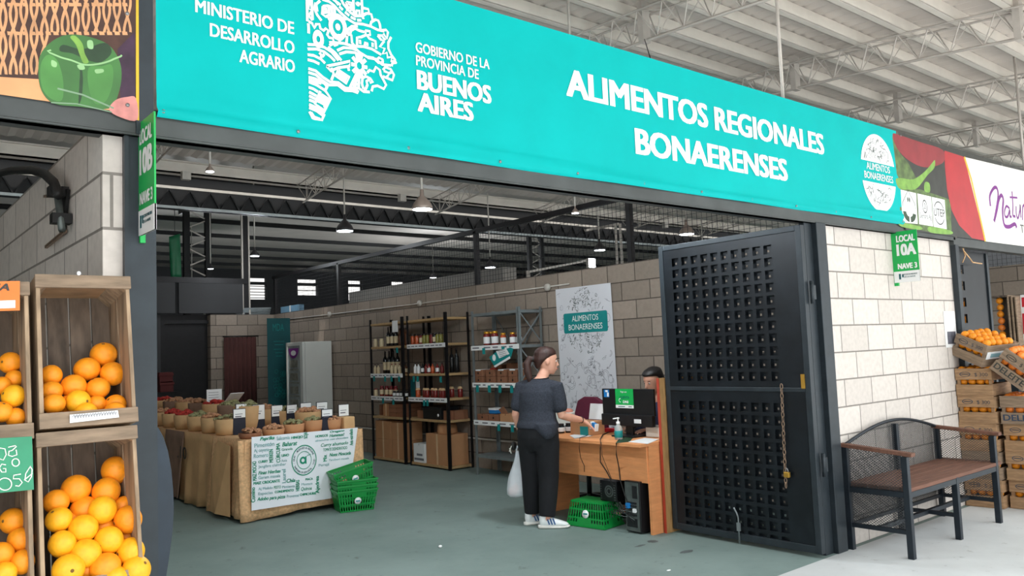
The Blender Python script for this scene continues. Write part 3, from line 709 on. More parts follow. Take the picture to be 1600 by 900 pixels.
# left banner: photograph of a pepper
t = thing('photo_banner', 'photo banner of a green pepper before a wicker basket', 'banner', (-6, YB, 2.41))
sheet(-8.2, -4.705, 2.412, 3.2, YB, 30, 6, 0).build('vinyl_sheet', 'skinpeach', t)
yl = YL
def quadr(b, pts, y=YL):
    p = [PY(a, c, y) for a, c in pts]; b.add(p, [tuple(range(len(p)))], False)
b = MB(); quadr(b, [(-60,-40),(214,-20),(214,60),(212,185),(185,180),(150,120),(60,122),(-60,115)], -.0620); b.build('printed_basket_shade', 'wickerd', t)
b = MB(); o = (0, -.0628, 0)
for i in range(17):
    x = -60+i*16.2
    for s in (1, -1):
        P = [(x+5*s*math.cos(PI*(y+40)/45+.4*i), y) for y in range(-40, 119 if x < 72 else 54, 6)]
        if max(p[0] for p in P) < 212: b.ribbon(pxy(P), .0085, o, XU, ZU)
for zz in (5, 50):
    for i in range(22): x = -60+i*12; quadr(b, [(x, zz-3), (x+8, zz-2), (x+9, zz+3), (x+1, zz+3)], -.0632)
b.build('printed_wicker', 'wicker', t)
b = MB(); quadr(b, [(185,75),(212,48),(213,150),(190,155)], -.0636); b.build('printed_aubergine', 'aub', t)
b = MB(); quadr(b, [(214,-20),(218,-20),(219,187),(214,186)], -.0638); b.build('printed_edge_strip', 'yellow', t)
# pepper
def smooth_poly(pts, n=4):
    out = []; m = len(pts)
    for i in range(m):
        p0, p1, p2, p3 = [Vector(pts[(i+k-1) % m]) for k in range(4)]
        for j in range(n):
            u = j/n; out.append(tuple(.5*((2*p1)+(-p0+p2)*u+(2*p0-5*p1+4*p2-p3)*u*u+(-p0+3*p1-3*p2+p3)*u**3)))
    return out
b = MB(); quadr(b, smooth_poly([(61,110),(66,80),(90,58),(120,52),(160,62),(180,78),(191,105),(188,140),(172,168),(125,165),(85,160),(66,140)]), -.0640); b.build('printed_pepper', 'pepper', t)
b = MB(); quadr(b, smooth_poly([(100,68),(130,75),(165,65),(176,80),(160,95),(140,93),(115,82),(95,78)]), -.0644); quadr(b, smooth_poly([(127,95),(131,120),(129,150),(124,160),(126,120)]), -.0644); b.build('printed_pepper_shade', 'pepperD', t)
b = MB(); quadr(b, smooth_poly([(111,56),(119,54),(130,66),(134,82),(140,95),(132,97),(126,84),(120,68)]), -.0648); b.build('printed_pepper_stalk', 'pepperL', t)
b = MB(); b.ribbon(pxy(smooth_poly([(80,78),(92,88),(112,94),(133,101),(158,99),(178,92),(184,84)])[:-4]), .006, (0, -.0648, 0), XU, ZU)
for c_ in ([(122,100),(131,99),(134,106),(126,107)], [(150,107),(162,106),(163,111),(152,113)], [(138,62),(146,62),(147,74),(139,73)], [(82,92),(90,96),(89,103),(82,101)]): quadr(b, smooth_poly(c_), -.0650)
b.build('printed_pepper_glint', mat('printed_pale_green', s2l(146,190,132), .5), t)
b = MB(); quadr(b, smooth_poly([(64,105),(70,88),(80,84),(92,95),(100,125),(98,155),(80,152),(67,135)]), -.0643); quadr(b, smooth_poly([(140,104),(160,102),(176,100),(178,125),(168,155),(150,160),(140,135)]), -.0643); b.build('printed_pepper_lobe', mat('printed_mid_green', s2l(74,136,62), .4, 0, .2, 6), t)
b = MB(); quadr(b, smooth_poly([(172,170),(182,155),(200,150),(214,152),(216,186),(190,182)]), -.0644); b.build('printed_onion', 'onion', t)
b = MB(); b.ribbon(pxy([(90,138),(130,148),(178,169)]), .006, (0, -.0652, 0), XU, ZU); b.ribbon(pxy([(80,160),(120,162),(175,175)]), .004, (0, -.0652, 0), XU, ZU); b.build('painted_fold_glint', mat('painted_vinyl_glint', s2l(120,150,120), .3), t)  # pale strokes paint the light caught along folds of the vinyl
press(t); eyelets(t, [-4.73], 2.44, -.052); eyelets(t, [-4.73], 2.78, -.052)

# right banner: tomato, broccoli and script lettering
t = thing('photo_banner', 'photo banner with red tomatoes, a green stalk and purple script', 'banner', (3, YB, 2.41))
sheet(1.29, 5.2, 2.372, 3.2, YB, 30, 6, 0).build('vinyl_sheet', 'photodark', t)
def Q(pts): return [(1380+x/5, 200+y/5) for x, y in pts]
b = MB(); quadr(b, Q([(75,60),(140,200),(200,270),(290,440),(120,440),(105,300)]), -.0560); quadr(b, Q([(130,470),(300,480),(530,560),(540,820),(380,815),(140,760)]), -.0560); b.build('printed_broccoli', mat('printed_broccoli_green', s2l(84,106,58), .5, 0, .5, 14), t)
b = MB(); quadr(b, smooth_poly(Q([(80,45),(150,60),(300,110),(470,170),(480,260),(400,300),(300,300),(190,240),(110,150)])), -.0566); b.build('printed_dark_tomato', 'tomatod', t)
b = MB(); quadr(b, Q([(485,175),(640,225),(690,400),(760,700),(800,880),(700,860),(600,760),(540,640),(505,480),(488,300)]), -.0572); b.build('printed_tomato', 'tomato', t)
b = MB(); quadr(b, smooth_poly(Q([(105,400),(150,390),(240,400),(330,340),(390,270),(410,250),(405,310),(350,370),(270,470),(200,480),(130,470)])), -.0576)
quadr(b, smooth_poly(Q([(140,740),(300,770),(290,795),(150,770)])), -.0576); quadr(b, smooth_poly(Q([(370,770),(530,800),(535,830),(375,815)])), -.0576); quadr(b, smooth_poly(Q([(330,430),(350,420),(370,440),(370,500),(330,490)])), -.0576); b.build('printed_stalk', 'pepperL', t)
b = MB(); p0, p1 = PY(1380+640/5, 200+225/5, -.058), PY(1380+805/5, 200+885/5, -.058)
b.add([p0, (5.2, -.058, 3.2), (5.2, -.058, 2.372), p1], [(0,1,2,3)]); b.build('printed_white_field', 'cream', t)
b = MB(); b.ribbon([(p0.x, p0.z), *pxy(Q([(690,400),(760,700)])), (p1.x, p1.z)], .035, (0, -.0584, 0), XU, ZU); b.build('printed_yellow_line', 'yellow', t)
b = MB(); o = (0, -.0590, 0)
for P, w2 in (([(840,610),(835,530),(865,470),(890,470),(900,530),(885,640),(868,730)], .035), ([(868,730),(890,640),(905,560),(925,525),(940,560),(935,640),(940,720),(955,765),(990,770),(1030,750),(1045,780)], .04),
   ([(990,630),(965,610),(950,650),(955,690),(975,690),(990,640),(992,690),(1005,690)], .026), ([(1008,495),(1015,600),(1015,680),(1035,690)], .028), ([(990,540),(1050,545)], .02), ([(1040,610),(1042,670),(1055,705),(1070,640),(1072,600),(1078,700)], .026), ([(1090,720),(1092,620),(1110,600),(1130,620)], .026)):
    b.ribbon(pxy([(1380+x/5, 200+y/5) for x, y in smooth_line(P)]), w2, o, XU, ZU)
b.build('script_lettering', 'purpleink', t)
b = MB(); b.text('Tie', PY(1602, 364, -.059), XU, ZU, h=.085, w=.2, x='C', bold=.015); b.build('small_lettering', 'photodark', t)
for k, (x0, y0, x1, y1, x2, y2, x3, y3) in enumerate(((145,480,265,508,278,748,160,738), (275,510,383,535,397,768,290,750), (388,537,488,560,505,790,402,770))):
    b = MB(); quadr(b, Q([(x0,y0),(x1,y1),(x2,y2),(x3,y3)]), -.0596); s = b.build('sticker_panel', 'white', t)
    c = [PY(*q, -.060) for q in Q([((x0+x2)/2, (y0+y2)/2)])][0]; y6 = -.0602; o = (0, y6, 0); wd = PY(*Q([(x1,y1)])[0], -.06).x-PY(*Q([(x0,y0)])[0], -.06).x
    b = MB()
    if k == 0:
        b.ribbon([(c.x-wd*.4, c.z+.03), (c.x, c.z+.14), (c.x+wd*.4, c.z+.03)], .008, o, XU, ZU); b.ribbon([(c.x-wd*.4, c.z+.03), (c.x-wd*.4, c.z-.01)], .008, o, XU, ZU); b.ribbon([(c.x+wd*.4, c.z+.03), (c.x+wd*.4, c.z-.01)], .008, o, XU, ZU)
        for s_ in (-1, 1): b.disc((c.x+s_*.012, c.z-.045), wd*.38, .085, o, XU, ZU, 12, a0=(1.5*PI if s_ > 0 else PI), a1=(1.95*PI if s_ > 0 else 1.5*PI), hole=.45); b.disc((c.x+s_*.015, c.z+.06), .012, .022, o, XU, ZU, 10)
        b.build('printed_hands_mark', 'pepperD', s)
    elif k == 1:
        b.disc((c.x, c.z+.03), .045, .06, o, XU, ZU, 20, hole=.8); b.text('2', (c.x, y6, c.z+.01), XU, ZU, h=.05); b.text('Siembra Ag', (c.x, y6, c.z-.075), XU, ZU, h=.045, w=wd*.85); b.build('printed_ring_mark', 'photodark', s)
    else:
        b.text('UTEP', (c.x, y6, c.z-.03), XU, ZU, h=.07, w=wd*.85, bold=.006); b.disc((c.x, c.z), wd*.42, .105, o, XU, ZU, 22, a0=.5, a1=PI-.5, hole=.9); b.disc((c.x, c.z), wd*.42, .105, o, XU, ZU, 22, a0=PI+.5, a1=2*PI-.5, hole=.9); b.build('printed_lettering', 'photodark', s)
press(t); eyelets(t, [1.33, 3.5], 3.17, -.052)

# flag signs 10B / 10A, standing out from the facade on the side facing left
def flag(X, name, num, z1, lab, post):
    t = thing('flag_sign', lab, 'sign', (X, -.1, z1-.2), 'green stall number signs')
    y0, y1 = -.004, -.209
    b = MB(); b.box(X-.003, X+.003, y1, y0, z1-.415, z1); b.build('green_panel', 'greensign', t)
    xs = X-.0045; u = NYU; yc = (y0+y1)/2-.011
    b = MB(); b.box(X-.004, X+.004, y1, y0, z1-.415, z1-.325); b.build('white_footer', 'white', t)
    for tx, zz, hh, ww in (('LOCAL', .085, .052, .145), (num, .195, .09, .145), ('NAVE 3', .305, .042, .15)):
        b = MB(); b.text(tx, (xs, yc, z1-zz), u, ZU, h=hh, w=ww, bold=.035); b.build('lettering_line', 'white', t)
    b = MB()
    for k in range(2): b.text(('DIRECCION DE MERCADOS', 'DE LA NAVE')[k], (xs-.001, yc-.012, z1-.358-.02*k), u, ZU, h=.011, w=(.12, .09)[k], bold=.01)
    b.box(xs-.001, xs, y1+.15, y1+.165, z1-.39, z1-.345); b.box(xs-.001, xs, y1+.128, y1+.14, z1-.375, z1-.352)
    b.build('small_print', 'tealdark', t)
    b = MB(); b.box(X-.002, X+.016, y0-.03, y0+.02, z1-.44, z1-.02); b.build('bracket', 'greensign', t)
flag(-4.682, '10B', '10B', 2.385, 'green 10B sign standing out from the dark post by the oranges', None)
flag(1.13, '10A', '10A', 2.345, 'green 10A sign on the bright block wall under the banner', None)
# paper notice at the right edge of the block wall
t = thing('paper_notice', 'white paper notice with a dark photo stuck on the bright block wall', 'poster', (2.1, -.003, 1.55))
b = MB(); b.box(1.99, 2.22, -.006, -.002, 1.38, 1.70); b.build('sheet', 'white', t)
b = MB(); b.box(2.03, 2.2, -.008, -.0065, 1.41, 1.52); b.build('printed_photo', mat('printed_grey_photo', s2l(90,90,100), .6, 0, .6, 16), t)
# ------------------------------------------------------------------ gate leaf, opened inwards
def gate(x, y0, y1, z0, z1, label, rowsets, cols, hole, parent_rot=None):
    t = thing('steel_gate', label, 'gate', (x, y0, z0))
    b = MB()
    for yy in ((y0, y0+.045), (y1-.045, y1)): b.box(x-.02, x+.03, yy[0], yy[1], z0, z1)
    for zz in ((z0, z0+.05), (z1-.04, z1), (1.135, 1.165)): b.box(x-.02, x+.03, y0+.045, y1-.045, zz[0], zz[1])
    b.build('gate_frame', 'dark', t, bevel=.003)
    for nm, xx in (('perforated_sheet', x-.012), ('rear_sheet', x+.012)):
        b = MB(); b.flat = True; sh, hs = (0, .5) if xx < x else (.010, .12)
        Y = sorted([y0+.045, y1-.045]+[q+s for q in cols for s in (-hole*hs+sh, hole*hs+sh)])
        ztop = [r for rs in rowsets for r in rs]
        Z = sorted([z0+.05, z1-.04]+[q+s for q in ztop for s in (-hole*hs-sh*.9, hole*hs-sh*.9)])
        for i in range(len(Y)-1):
            for j in range(len(Z)-1):
                if i % 2 == 1 and j % 2 == 1: continue
                b.add([(xx, Y[i], Z[j]), (xx, Y[i+1], Z[j]), (xx, Y[i+1], Z[j+1]), (xx, Y[i], Z[j+1])], [(0,1,2,3)], False)
        o = b.build(nm, 'gate', t); o.modifiers.new('s', 'SOLIDIFY').thickness = .002
    return t
cols = [.235+.095*i for i in range(10)]
g = gate(-.28, -.04, 1.255, .03, 2.31, 'black perforated steel gate leaf standing open inwards beside the bright wall', ([2.165-.092*i for i in range(11)], [1.02-.0945*i for i in range(11)]), cols, .066)
b = MB(); b.box(-.306, -.302, .0, .03, 1.16, 1.26); b.build('lock_plate', 'brass', g)
for z_ in (.55, 1.75): b = MB(); b.lathe([(.014, 0), (.014, .16)], (-.235, -.06, z_), 8); b.box(-.25, -.19, -.065, -.055, z_+.03, z_+.13); b.build('hinge', 'dark', g)
b = MB(); b.tube([(-.308, .62, .01), (-.308, .62, .20), (-.315, .625, .23), (-.32, .645, .27)], .006, 8); b.box(-.316, -.3, .607, .633, .1, .16); b.build('drop_bolt', 'galv', g)
# hanging chain with padlock, its own thing
t = thing('door_chain', 'rusty chain with brass padlock hanging down the black gate', 'chain', (-.32, .2, .5))
b = MB(); p0 = PX(1224, 604, -.312); p1 = PX(1229, 758, -.312); nl = 22
p0 = Vector((-.315, .2, 1.17))
zt, zb = PX(1222, 604, -.31).z, PX(1229, 758, -.31).z; yt, yb_ = PX(1222, 604, -.31).y, PX(1229, 758, -.31).y
for i in range(nl):
    q = i/(nl-1); y = yt+(yb_-yt)*min(1, q*1.1); z = zt+(zb-zt)*q; h = .021
    pts = []
    for k in range(11):
        a = 2*PI*k/10; r = (math.cos(a)*.010, math.sin(a)*h)
        pts.append((-.318+(r[0] if i % 2 else 0), y+(0 if i % 2 else r[0]), z+r[1]))
    b.tube(pts, .0034, 5, cap=False)
b.build('chain_links', 'chain', t)
p = PX(1230, 741, -.33); b = MB(); b.box(-.345, -.32, p.y-.021, p.y+.021, p.z-.022, p.z+.016); b.build('padlock_body', 'brass', t, bevel=.004)
b = MB(); b.tube([(-.333, p.y-.012+.024*k/8, p.z+.016+.026*math.sin(PI*k/8)) for k in range(9)], .004, 6); b.build('shackle', 'bolt', t)
# neighbour's gate leaf
g2 = thing('steel_gate', 'dark neighbouring gate leaf with a column of square holes behind the orange crates', 'gate', (2.9, .1, 0))
b = MB(); Z = [.03]+[z for r in range(13) for z in (.2+.155*r, .2+.155*r+.085)]+[2.28]
for i in range(len(Z)-1):
    if i % 2 == 0: b.box(2.60, 2.72, .085, .10, Z[i], Z[i+1])
b.box(2.46, 2.60, .085, .10, .03, 2.28); b.box(2.72, 3.26, .085, .10, .03, 2.28); b.build('perforated_sheet', 'gate', g2)
b = MB(); b.box(3.24, 3.29, .07, .12, .03, 2.28); b.box(2.46, 2.50, .07, .12, .03, 2.28); b.build('gate_frame', 'dark', g2, bevel=.003)
p = [PY(*a, .02) for a in ((1500,378),(1506,392),(1514,402),(1520,410),(1534,412))]
b = MB(); b.tube(p, .006, 6); b.tube([PY(1503,380,.03), PY(1508,400,.03), PY(1504,410,.03)], .006, 6); tag(b.build('cord', 'burlap'), 'frayed beige cord tied to the top of the neighbouring gate', 'cord')

# ------------------------------------------------------------------ bench
t = thing('bench', 'dark steel garden bench with brown slat seat, wood armrests and arched mesh back', 'bench', (.85, -.25, 0))
xl, xr, yf, yk = .09, 1.58, -.47, -.045
LEGS = [((xl, yf), .68), ((.84, yf), .45), ((xr, yf), .68), ((xl, yk), .72), ((.86, yk), .82), ((xr, yk), .72)]
for (x, y), h in LEGS:
    b = MB(); b.box(x-.021, x+.021, y-.021, y+.021, 0, h); b.build('leg', 'benchsteel', t, bevel=.003)
b = MB()
for y in (yf, yk): b.box(xl, xr, y-.018, y+.018, .405, .442)
for x in (xl, .84, xr): b.box(x-.018, x+.018, yf, yk, .405, .442)
b.build('seat_frame', 'benchsteel', t)
b = MB()
b.box(xl, xr, (yf+yk)/2-.015, (yf+yk)/2+.015, .16, .19); b.box(xl, xr, yk-.012, yk+.012, .16, .185)
for x in (xl, .84, xr): b.box(x-.014, x+.014, yf, yk, .16, .188)
b.build('stretcher', 'benchsteel', t)
for i in range(6):
    y = -.49+.077*i; b = MB(); b.box(.10, 1.67, y, y+.068, .443, .470); b.build('seat_slat', 'benchwood', t, bevel=.004)
for x, xx in ((xl, 0), (xr, 0)):
    b = MB(); b.bar((x, yf-.06, .695), (x, yk+.03, .735), .062, .026); b.build('armrest', 'benchwood', t, bevel=.004)
arch = [(xl+(xr-xl)*i/24, .735+.115*math.sin(PI*i/24)) for i in range(25)]
b = MB(); b.tube([(x, yk, z) for x, z in arch], .012, 6); b.build('back_arch', 'benchsteel', t)
b = MB(); diamond(b, [(xl, .19), (xr, .19)]+arch[::-1], (0, yk+.004, 0), XU, ZU, .026, .6, .0024); b.build('back_mesh', 'meshw', t)
for x in (xl, xr):
    b = MB(); diamond(b, [(yf, .19), (yk, .19), (yk, .715), (yf, .685)], (x, 0, 0), YU, ZU, .024, .75, .0030); b.build('side_mesh', 'meshw', t)

# ------------------------------------------------------------------ oranges and crates
def orange_proto(name, m, r=1.0):
    b = MB(); V = []; b.ball((0,0,0), r, 24, 14, (1,1,.95))
    return b, m
def make_orange(name, label, cat, group, loc, r, m, rnd, stem=True):
    b = MB(); b.ball((0,0,0), r, 22, 14, (1, 1, .93)); 
    o = b.build(name, m); o.location = loc; tag(o, label, cat, group)
    o.rotation_euler = (rnd.uniform(0, 6), rnd.uniform(0, 6), rnd.uniform(0, 6))
    if stem:
        s = MB(); s.lathe([(r*.13, r*.915), (r*.07, r*.945), (r*.05, r*.93)], (0,0,0), 8); so = s.build('navel', 'navel', None); so.parent = o
    return o
# left crates: standing on end, leaning back; local axes u (width), v (up the lean), w (towards the viewer)
LEAN = math.radians(10.5)
VV = Vector((0, math.sin(LEAN), math.cos(LEAN))); WV = Vector((0, -math.cos(LEAN), math.sin(LEAN)))
def crate_on_end(name, label, x0, x1, o, H, D=.235, group='orange crates standing on end at the left'):
    """o: front bottom edge point (y,z); H length up the lean"""
    O = Vector((0, o[0], o[1])); t = thing(name, label, 'crate', (x0, o[0], o[1]), group)
    def slab(b, ua, ub, va, vb, wa, wb):
        V = [O+XU*(u)+VV*v+WV*w for u in (ua, ub) for v in (va, vb) for w in (wa, wb)]
        b.add(V, [(0,1,3,2), (4,6,7,5), (0,4,5,1), (2,3,7,6), (0,2,6,4), (1,5,7,3)], False)
    n = 4; wd = (x1-x0)/n
    for i in range(n):
        b = MB(); slab(b, x0+i*wd+.002, x0+(i+1)*wd-.003, 0, H, -D, -D+.009); b.build('bottom_board', 'crateB', t)
    for u in ((x0, x0+.012), (x1-.012, x1)):
        for wa, wb in ((-D+.01, -D+.115), (-D+.125, 0)):
            b = MB(); slab(b, u[0], u[1], 0, H, wa, wb); b.build('side_board', 'crateV', t, bevel=.002)
    for va, vb in ((0, .014), (H-.014, H)):
        b = MB(); slab(b, x0+.012, x1-.012, va, vb, -D+.009, -.002); b.build('end_board', 'crateH', t)
    for u, v in ((x0+.012, 0), (x1-.012, 0), (x0+.012, H), (x1-.012, H)):
        b = MB(); s = 1 if u < (x0+x1)/2 else -1; q = 1 if v == 0 else -1
        P = [O+XU*u+VV*(v+q*.014), O+XU*(u+s*.034)+VV*(v+q*.014), O+XU*u+VV*(v+q*.046)]
        b.add([p+WV*(-D+.01) for p in P]+[p+WV*(-.004) for p in P], [(0,1,2), (3,5,4), (0,3,4,1), (1,4,5,2), (2,5,3,0)], False); b.build('corner_block', 'crateV', t)
    # lips nailed across the open front, bottom and top
    b = MB(); slab(b, x0-.003, x1+.003, .0, .047, 0, .010); b.build('front_slat', 'crateG', t, bevel=.002)
    b = MB(); slab(b, x0-.003, x1+.003, H-.042, H, 0, .010); b.build('front_slat', 'crateG', t, bevel=.002)
    return t, O
GEO = {}
# ledge corners in the photo: upper crate ledge y 640-665 -> z about 1.33
def front_y(z): return -.27-(1.80-z)*math.tan(LEAN)
cU, OU = crate_on_end('fruit_crate', 'weathered upper crate of oranges on end in front of the dark post', -5.055, -4.785, (front_y(1.325), 1.325), .478)
cL, OL = crate_on_end('fruit_crate', 'weathered crate full of oranges standing on end below another, in front of the dark post', -5.065, -4.79, (front_y(.845), .845), .478)
c3, O3 = crate_on_end('fruit_crate', 'weathered crate on end carrying the orange price sign', -5.345, -5.075, (front_y(1.30), 1.30), .478)
c4, O4 = crate_on_end('fruit_crate', 'weathered crate on end carrying the green chalk sign', -5.345, -5.08, (front_y(.815), .815), .478)
c5, O5 = crate_on_end('fruit_crate', 'empty crate under the pair of crates before the dark post', -5.07, -4.795, (front_y(.36), .36), .478)
c6, O6 = crate_on_end('fruit_crate', 'empty crate under the pair of crates with the signs', -5.345, -5.085, (front_y(.33), .33), .478)
b = MB(); b.box(-5.36, -4.79, -.62, -.2, 0, .33); tag(b.build('wooden_plinth', 'crateG', bevel=.004), 'low wooden plinth under the upright crates of oranges', 'plinth')
# white painted strip with worn writing on the upper crate's ledge; tag on its top edge
b = MB(); p = [PY(*a, front_y(1.34)-.013) for a in ((109,648),(184,641),(186,652),(109,661))]; b.add(p+[q+Vector((0,-.001,0)) for q in p], [(0,1,2,3),(7,6,5,4)], False); s = b.build('paper_strip', 'paper', cU)
b = MB(); rr = random.Random(5)
for i in range(16):
    q = p[0].lerp(p[1], .05+.056*i)+Vector((0, -.002, -.010)); b.ribbon([(0, .004*rr.random()), (.004, .009), (.008, -.003), (.010, .006)], .002, q, XU, ZU)
b.build('worn_writing', 'pencil', s)
b = MB(); q = PY(123, 427, -.285); b.ball(q, .006, 5, 4, (1.2,.5,1.2)); b.build('paper_scrap', 'paper', cU)
rnd = random.Random(11)
def pile(O, x0, x1, D, items, where, cat='orange', rdef=.0425):
    """items: (px, py, radius px, material, label, extra depth)"""
    for px, py, rp, m, lab, w in items:
        # intersect the photo ray with the plane at depth w behind the open front
        d = ray(px, py); P0 = O+WV*(-w); tt = (P0-CAM).dot(WV)/d.dot(WV); P = CAM+d*tt
        dep = (P-CAM).dot(FWD); r = rp*dep/FPX
        make_orange('orange', lab, cat, 'oranges in the crates at the left', P, r, m, rnd)
o_, y_ = 'orange', 'orangey'
UC = 'in the upper crate by the post'
pile(OU, 0, 0, 0, [
 (162,554,20,o_,'topmost orange leaning against the boards '+UC,.15),(136,577,19.5,o_,'orange just below the topmost one '+UC,.13),(176,584,19,o_,'orange against the right side board '+UC,.115),
 (80,587,17,o_,'highest orange at the left side '+UC,.12),(115,604,19,o_,'left of two middle oranges '+UC,.105),(153,607,18,o_,'right of two middle oranges '+UC,.10),
 (80,612,17,o_,'half hidden second orange down the outer side '+UC,.09),(84,631,17,o_,'lowest orange at the left corner '+UC,.05),(122,628,19,y_,'yellowish orange behind the ledge '+UC,.065),(134,645,17,y_,'bright orange peeking over the ledge '+UC,.04),
 (150,632,15,o_,'small orange low behind the ledge '+UC,.08),(180,633,17,o_,'orange in the right corner '+UC,.075),(180,644,17,o_,'low orange cut by the ledge '+UC,.042),(104,632,14,o_,'shaded orange between left and middle ones '+UC,.095)], UC)
LC = 'in the lower full crate'
pile(OL, 0, 0, 0, [
 (180,735,22,o_,'topmost orange with its navel facing out '+LC,.15),(119,764,22,o_,'highest orange on the left half '+LC,.135),(166,768,22,o_,'orange right below the topmost one '+LC,.12),
 (88,784,19,o_,'pale orange touching the left board '+LC,.12),(132,796,21,o_,'shaded orange behind the bright middle one '+LC,.125),(160,797,22,y_,'bright orange with a dark dot at the centre '+LC,.085),(193,792,17,o_,'orange half hidden behind the large right one '+LC,.12),(200,812,22,o_,'large orange with a dark stem mark at the right side '+LC,.075),
 (92,812,20,y_,'yellow orange second down the left board '+LC,.085),(130,826,22,y_,'orange with a tilted oval outline in the middle row '+LC,.07),(163,826,17,o_,'dull orange sunk between brighter ones '+LC,.11),(198,840,17,o_,'greenish shaded orange at the right '+LC,.11),(110,815,14,o_,'small shadowed orange behind the yellow left one '+LC,.12),
 (97,850,21,y_,'orange third down the left board '+LC,.055),(170,844,22,y_,'orange right of centre in the third row '+LC,.055),(134,865,23,y_,'freckled orange low in the centre '+LC,.04),(204,862,22,y_,'orange low at the right with a tip mark '+LC,.045),
 (107,890,24,y_,'large orange in the bottom left corner '+LC,.02),(164,887,24,o_,'deep orange at the bottom centre '+LC,.03),(213,890,22,y_,'orange in the bottom right corner '+LC,.02),(134,893,18,o_,'orange wedged low between two bottom ones '+LC,.06),(180,905,20,y_,'orange cut by the frame at the bottom '+LC,.012)], LC)
pile(O3, 0, 0, 0, [
 (16,567,17,o_,'topmost orange in the crate behind the orange price sign',.12),(22,592,14,o_,'small orange under the topmost one in the far left upper crate',.10),(21,619,18,y_,'yellow one among the oranges in the far left upper crate',.06),(2,603,15,o_,'orange cut by the left edge in the far left upper crate',.09),(2,644,17,o_,'orange low at the left edge of the far left upper crate',.045),(24,652,15,o_,'orange at the bottom right of the far left upper crate',.05)], '')
pile(O4, 0, 0, 0, [
 (20,814,20,o_,'topmost orange below the green chalk sign',.11),(32,844,20,o_,'second orange down below the green chalk sign',.085),(2,866,19,o_,'orange at the left frame edge below the chalk sign',.06),(35,878,19,o_,'deep orange third down below the chalk sign',.05),(8,896,18,y_,'orange in the bottom left corner of the picture',.03)], '')
# signs on the left crates
t = thing('price_sign', 'orange printed price sign on the top of an upright crate', 'sign', (-5.2, -.3, 1.7))
yS = front_y(1.72)-.016
def panel(pts, y, th=.004):
    b = MB(); p = [PY(*a, y) for a in pts]; b.add(p+[q+Vector((0, th, 0)) for q in p], [(0,1,2,3), (7,6,5,4), (0,4,5,1), (1,5,6,2), (2,6,7,3), (3,7,4,0)], False); return b
panel(((-70,441),(31,439),(31,485),(-70,488)), yS).build('sign_board', 'orangesign', t)
panel(((-60,472),(24,469),(24,481),(-60,484)), yS-.001, .0005).build('white_strip', 'white', t)
b = MB(); b.text('NARANJA', (PY(14,454,yS-.0015)), XU, ZU, h=.021, w=.17, x='R', bold=.02, shear=.25); b.build('lettering', 'photodark', t)
t = thing('chalk_sign', 'green chalkboard price sign hung across an upright crate', 'sign', (-5.2, -.5, 1.2))
yS = front_y(1.2)-.03
panel(((-60,688),(50,682),(53,765),(-60,776)), yS, .008).build('chalk_board', 'chalk', t)
b = MB(); o = (0, yS-.002, 0)
def cs(pts): b.ribbon([(PY(x/4, 675+y/4, yS).x, PY(x/4, 675+y/4, yS).z) for x, y in pts], .0028, o, XU, ZU)
for P in ([(-20,110),(0,100),(30,105),(38,140),(20,175),(-10,165)], [(50,95),(95,85),(102,90),(75,115),(55,120),(52,145),(75,152),(105,142),(100,110)], arcp(97,190,23,24,0,360,14), [(36,205),(10,200),(-5,225),(10,250),(36,250),(35,228),(18,228)],
          arcp(30,325,42,38,0,360,18), [(130,262),(85,270),(82,292),(120,292),(138,315),(118,338),(95,335)], [(190,212),(160,260),(155,300),(175,312),(195,280),(200,235),(188,215)], [(150,300),(202,258)]): cs(P)
b.build('chalk_writing', 'chalkw', t)

# black bracket on the left neighbour wall
t = thing('wall_bracket', 'black hinged iron bracket with a curved hose on the block wall', 'bracket', (-4.82, .2, 2.0))
XW = -4.803
b = MB(); pl = [PX(*a, XW) for a in ((110,296),(108,312),(103,366),(98,366),(92,300))]; b.add(pl+[q+Vector((-.012,0,0)) for q in pl], [(0,1,2,3,4), (9,8,7,6,5)]+[(i, (i+1) % 5, 5+(i+1) % 5, 5+i) for i in range(5)], False); b.build('plate', 'rubber', t)
b = MB(); b.tube([PX(89,298,XW-.04), PX(97,360,XW-.04)], .014, 8); b.build('pivot_rod', 'greycase', t)
for a in ((88,300),(93,342)): q = PX(*a, XW-.04); b = MB(); b.box(q.x-.03, q.x+.04, q.y-.03, q.y+.03, q.z-.02, q.z+.02); b.build('clamp', 'rubber', t)
b = MB(); b.tube([PX(*a, XW-.05) for a in ((92,305),(84,285),(70,272),(50,266),(20,266),(-20,275))], .02, 8); b.build('hose', 'rubber', t)
b = MB(); b.bar(PX(72,386,XW-.02), PX(102,361,XW-.01), .012); b.bar(PX(70,307,XW-.02), PX(90,305,XW-.02), .012); b.build('stay', 'chain', t)

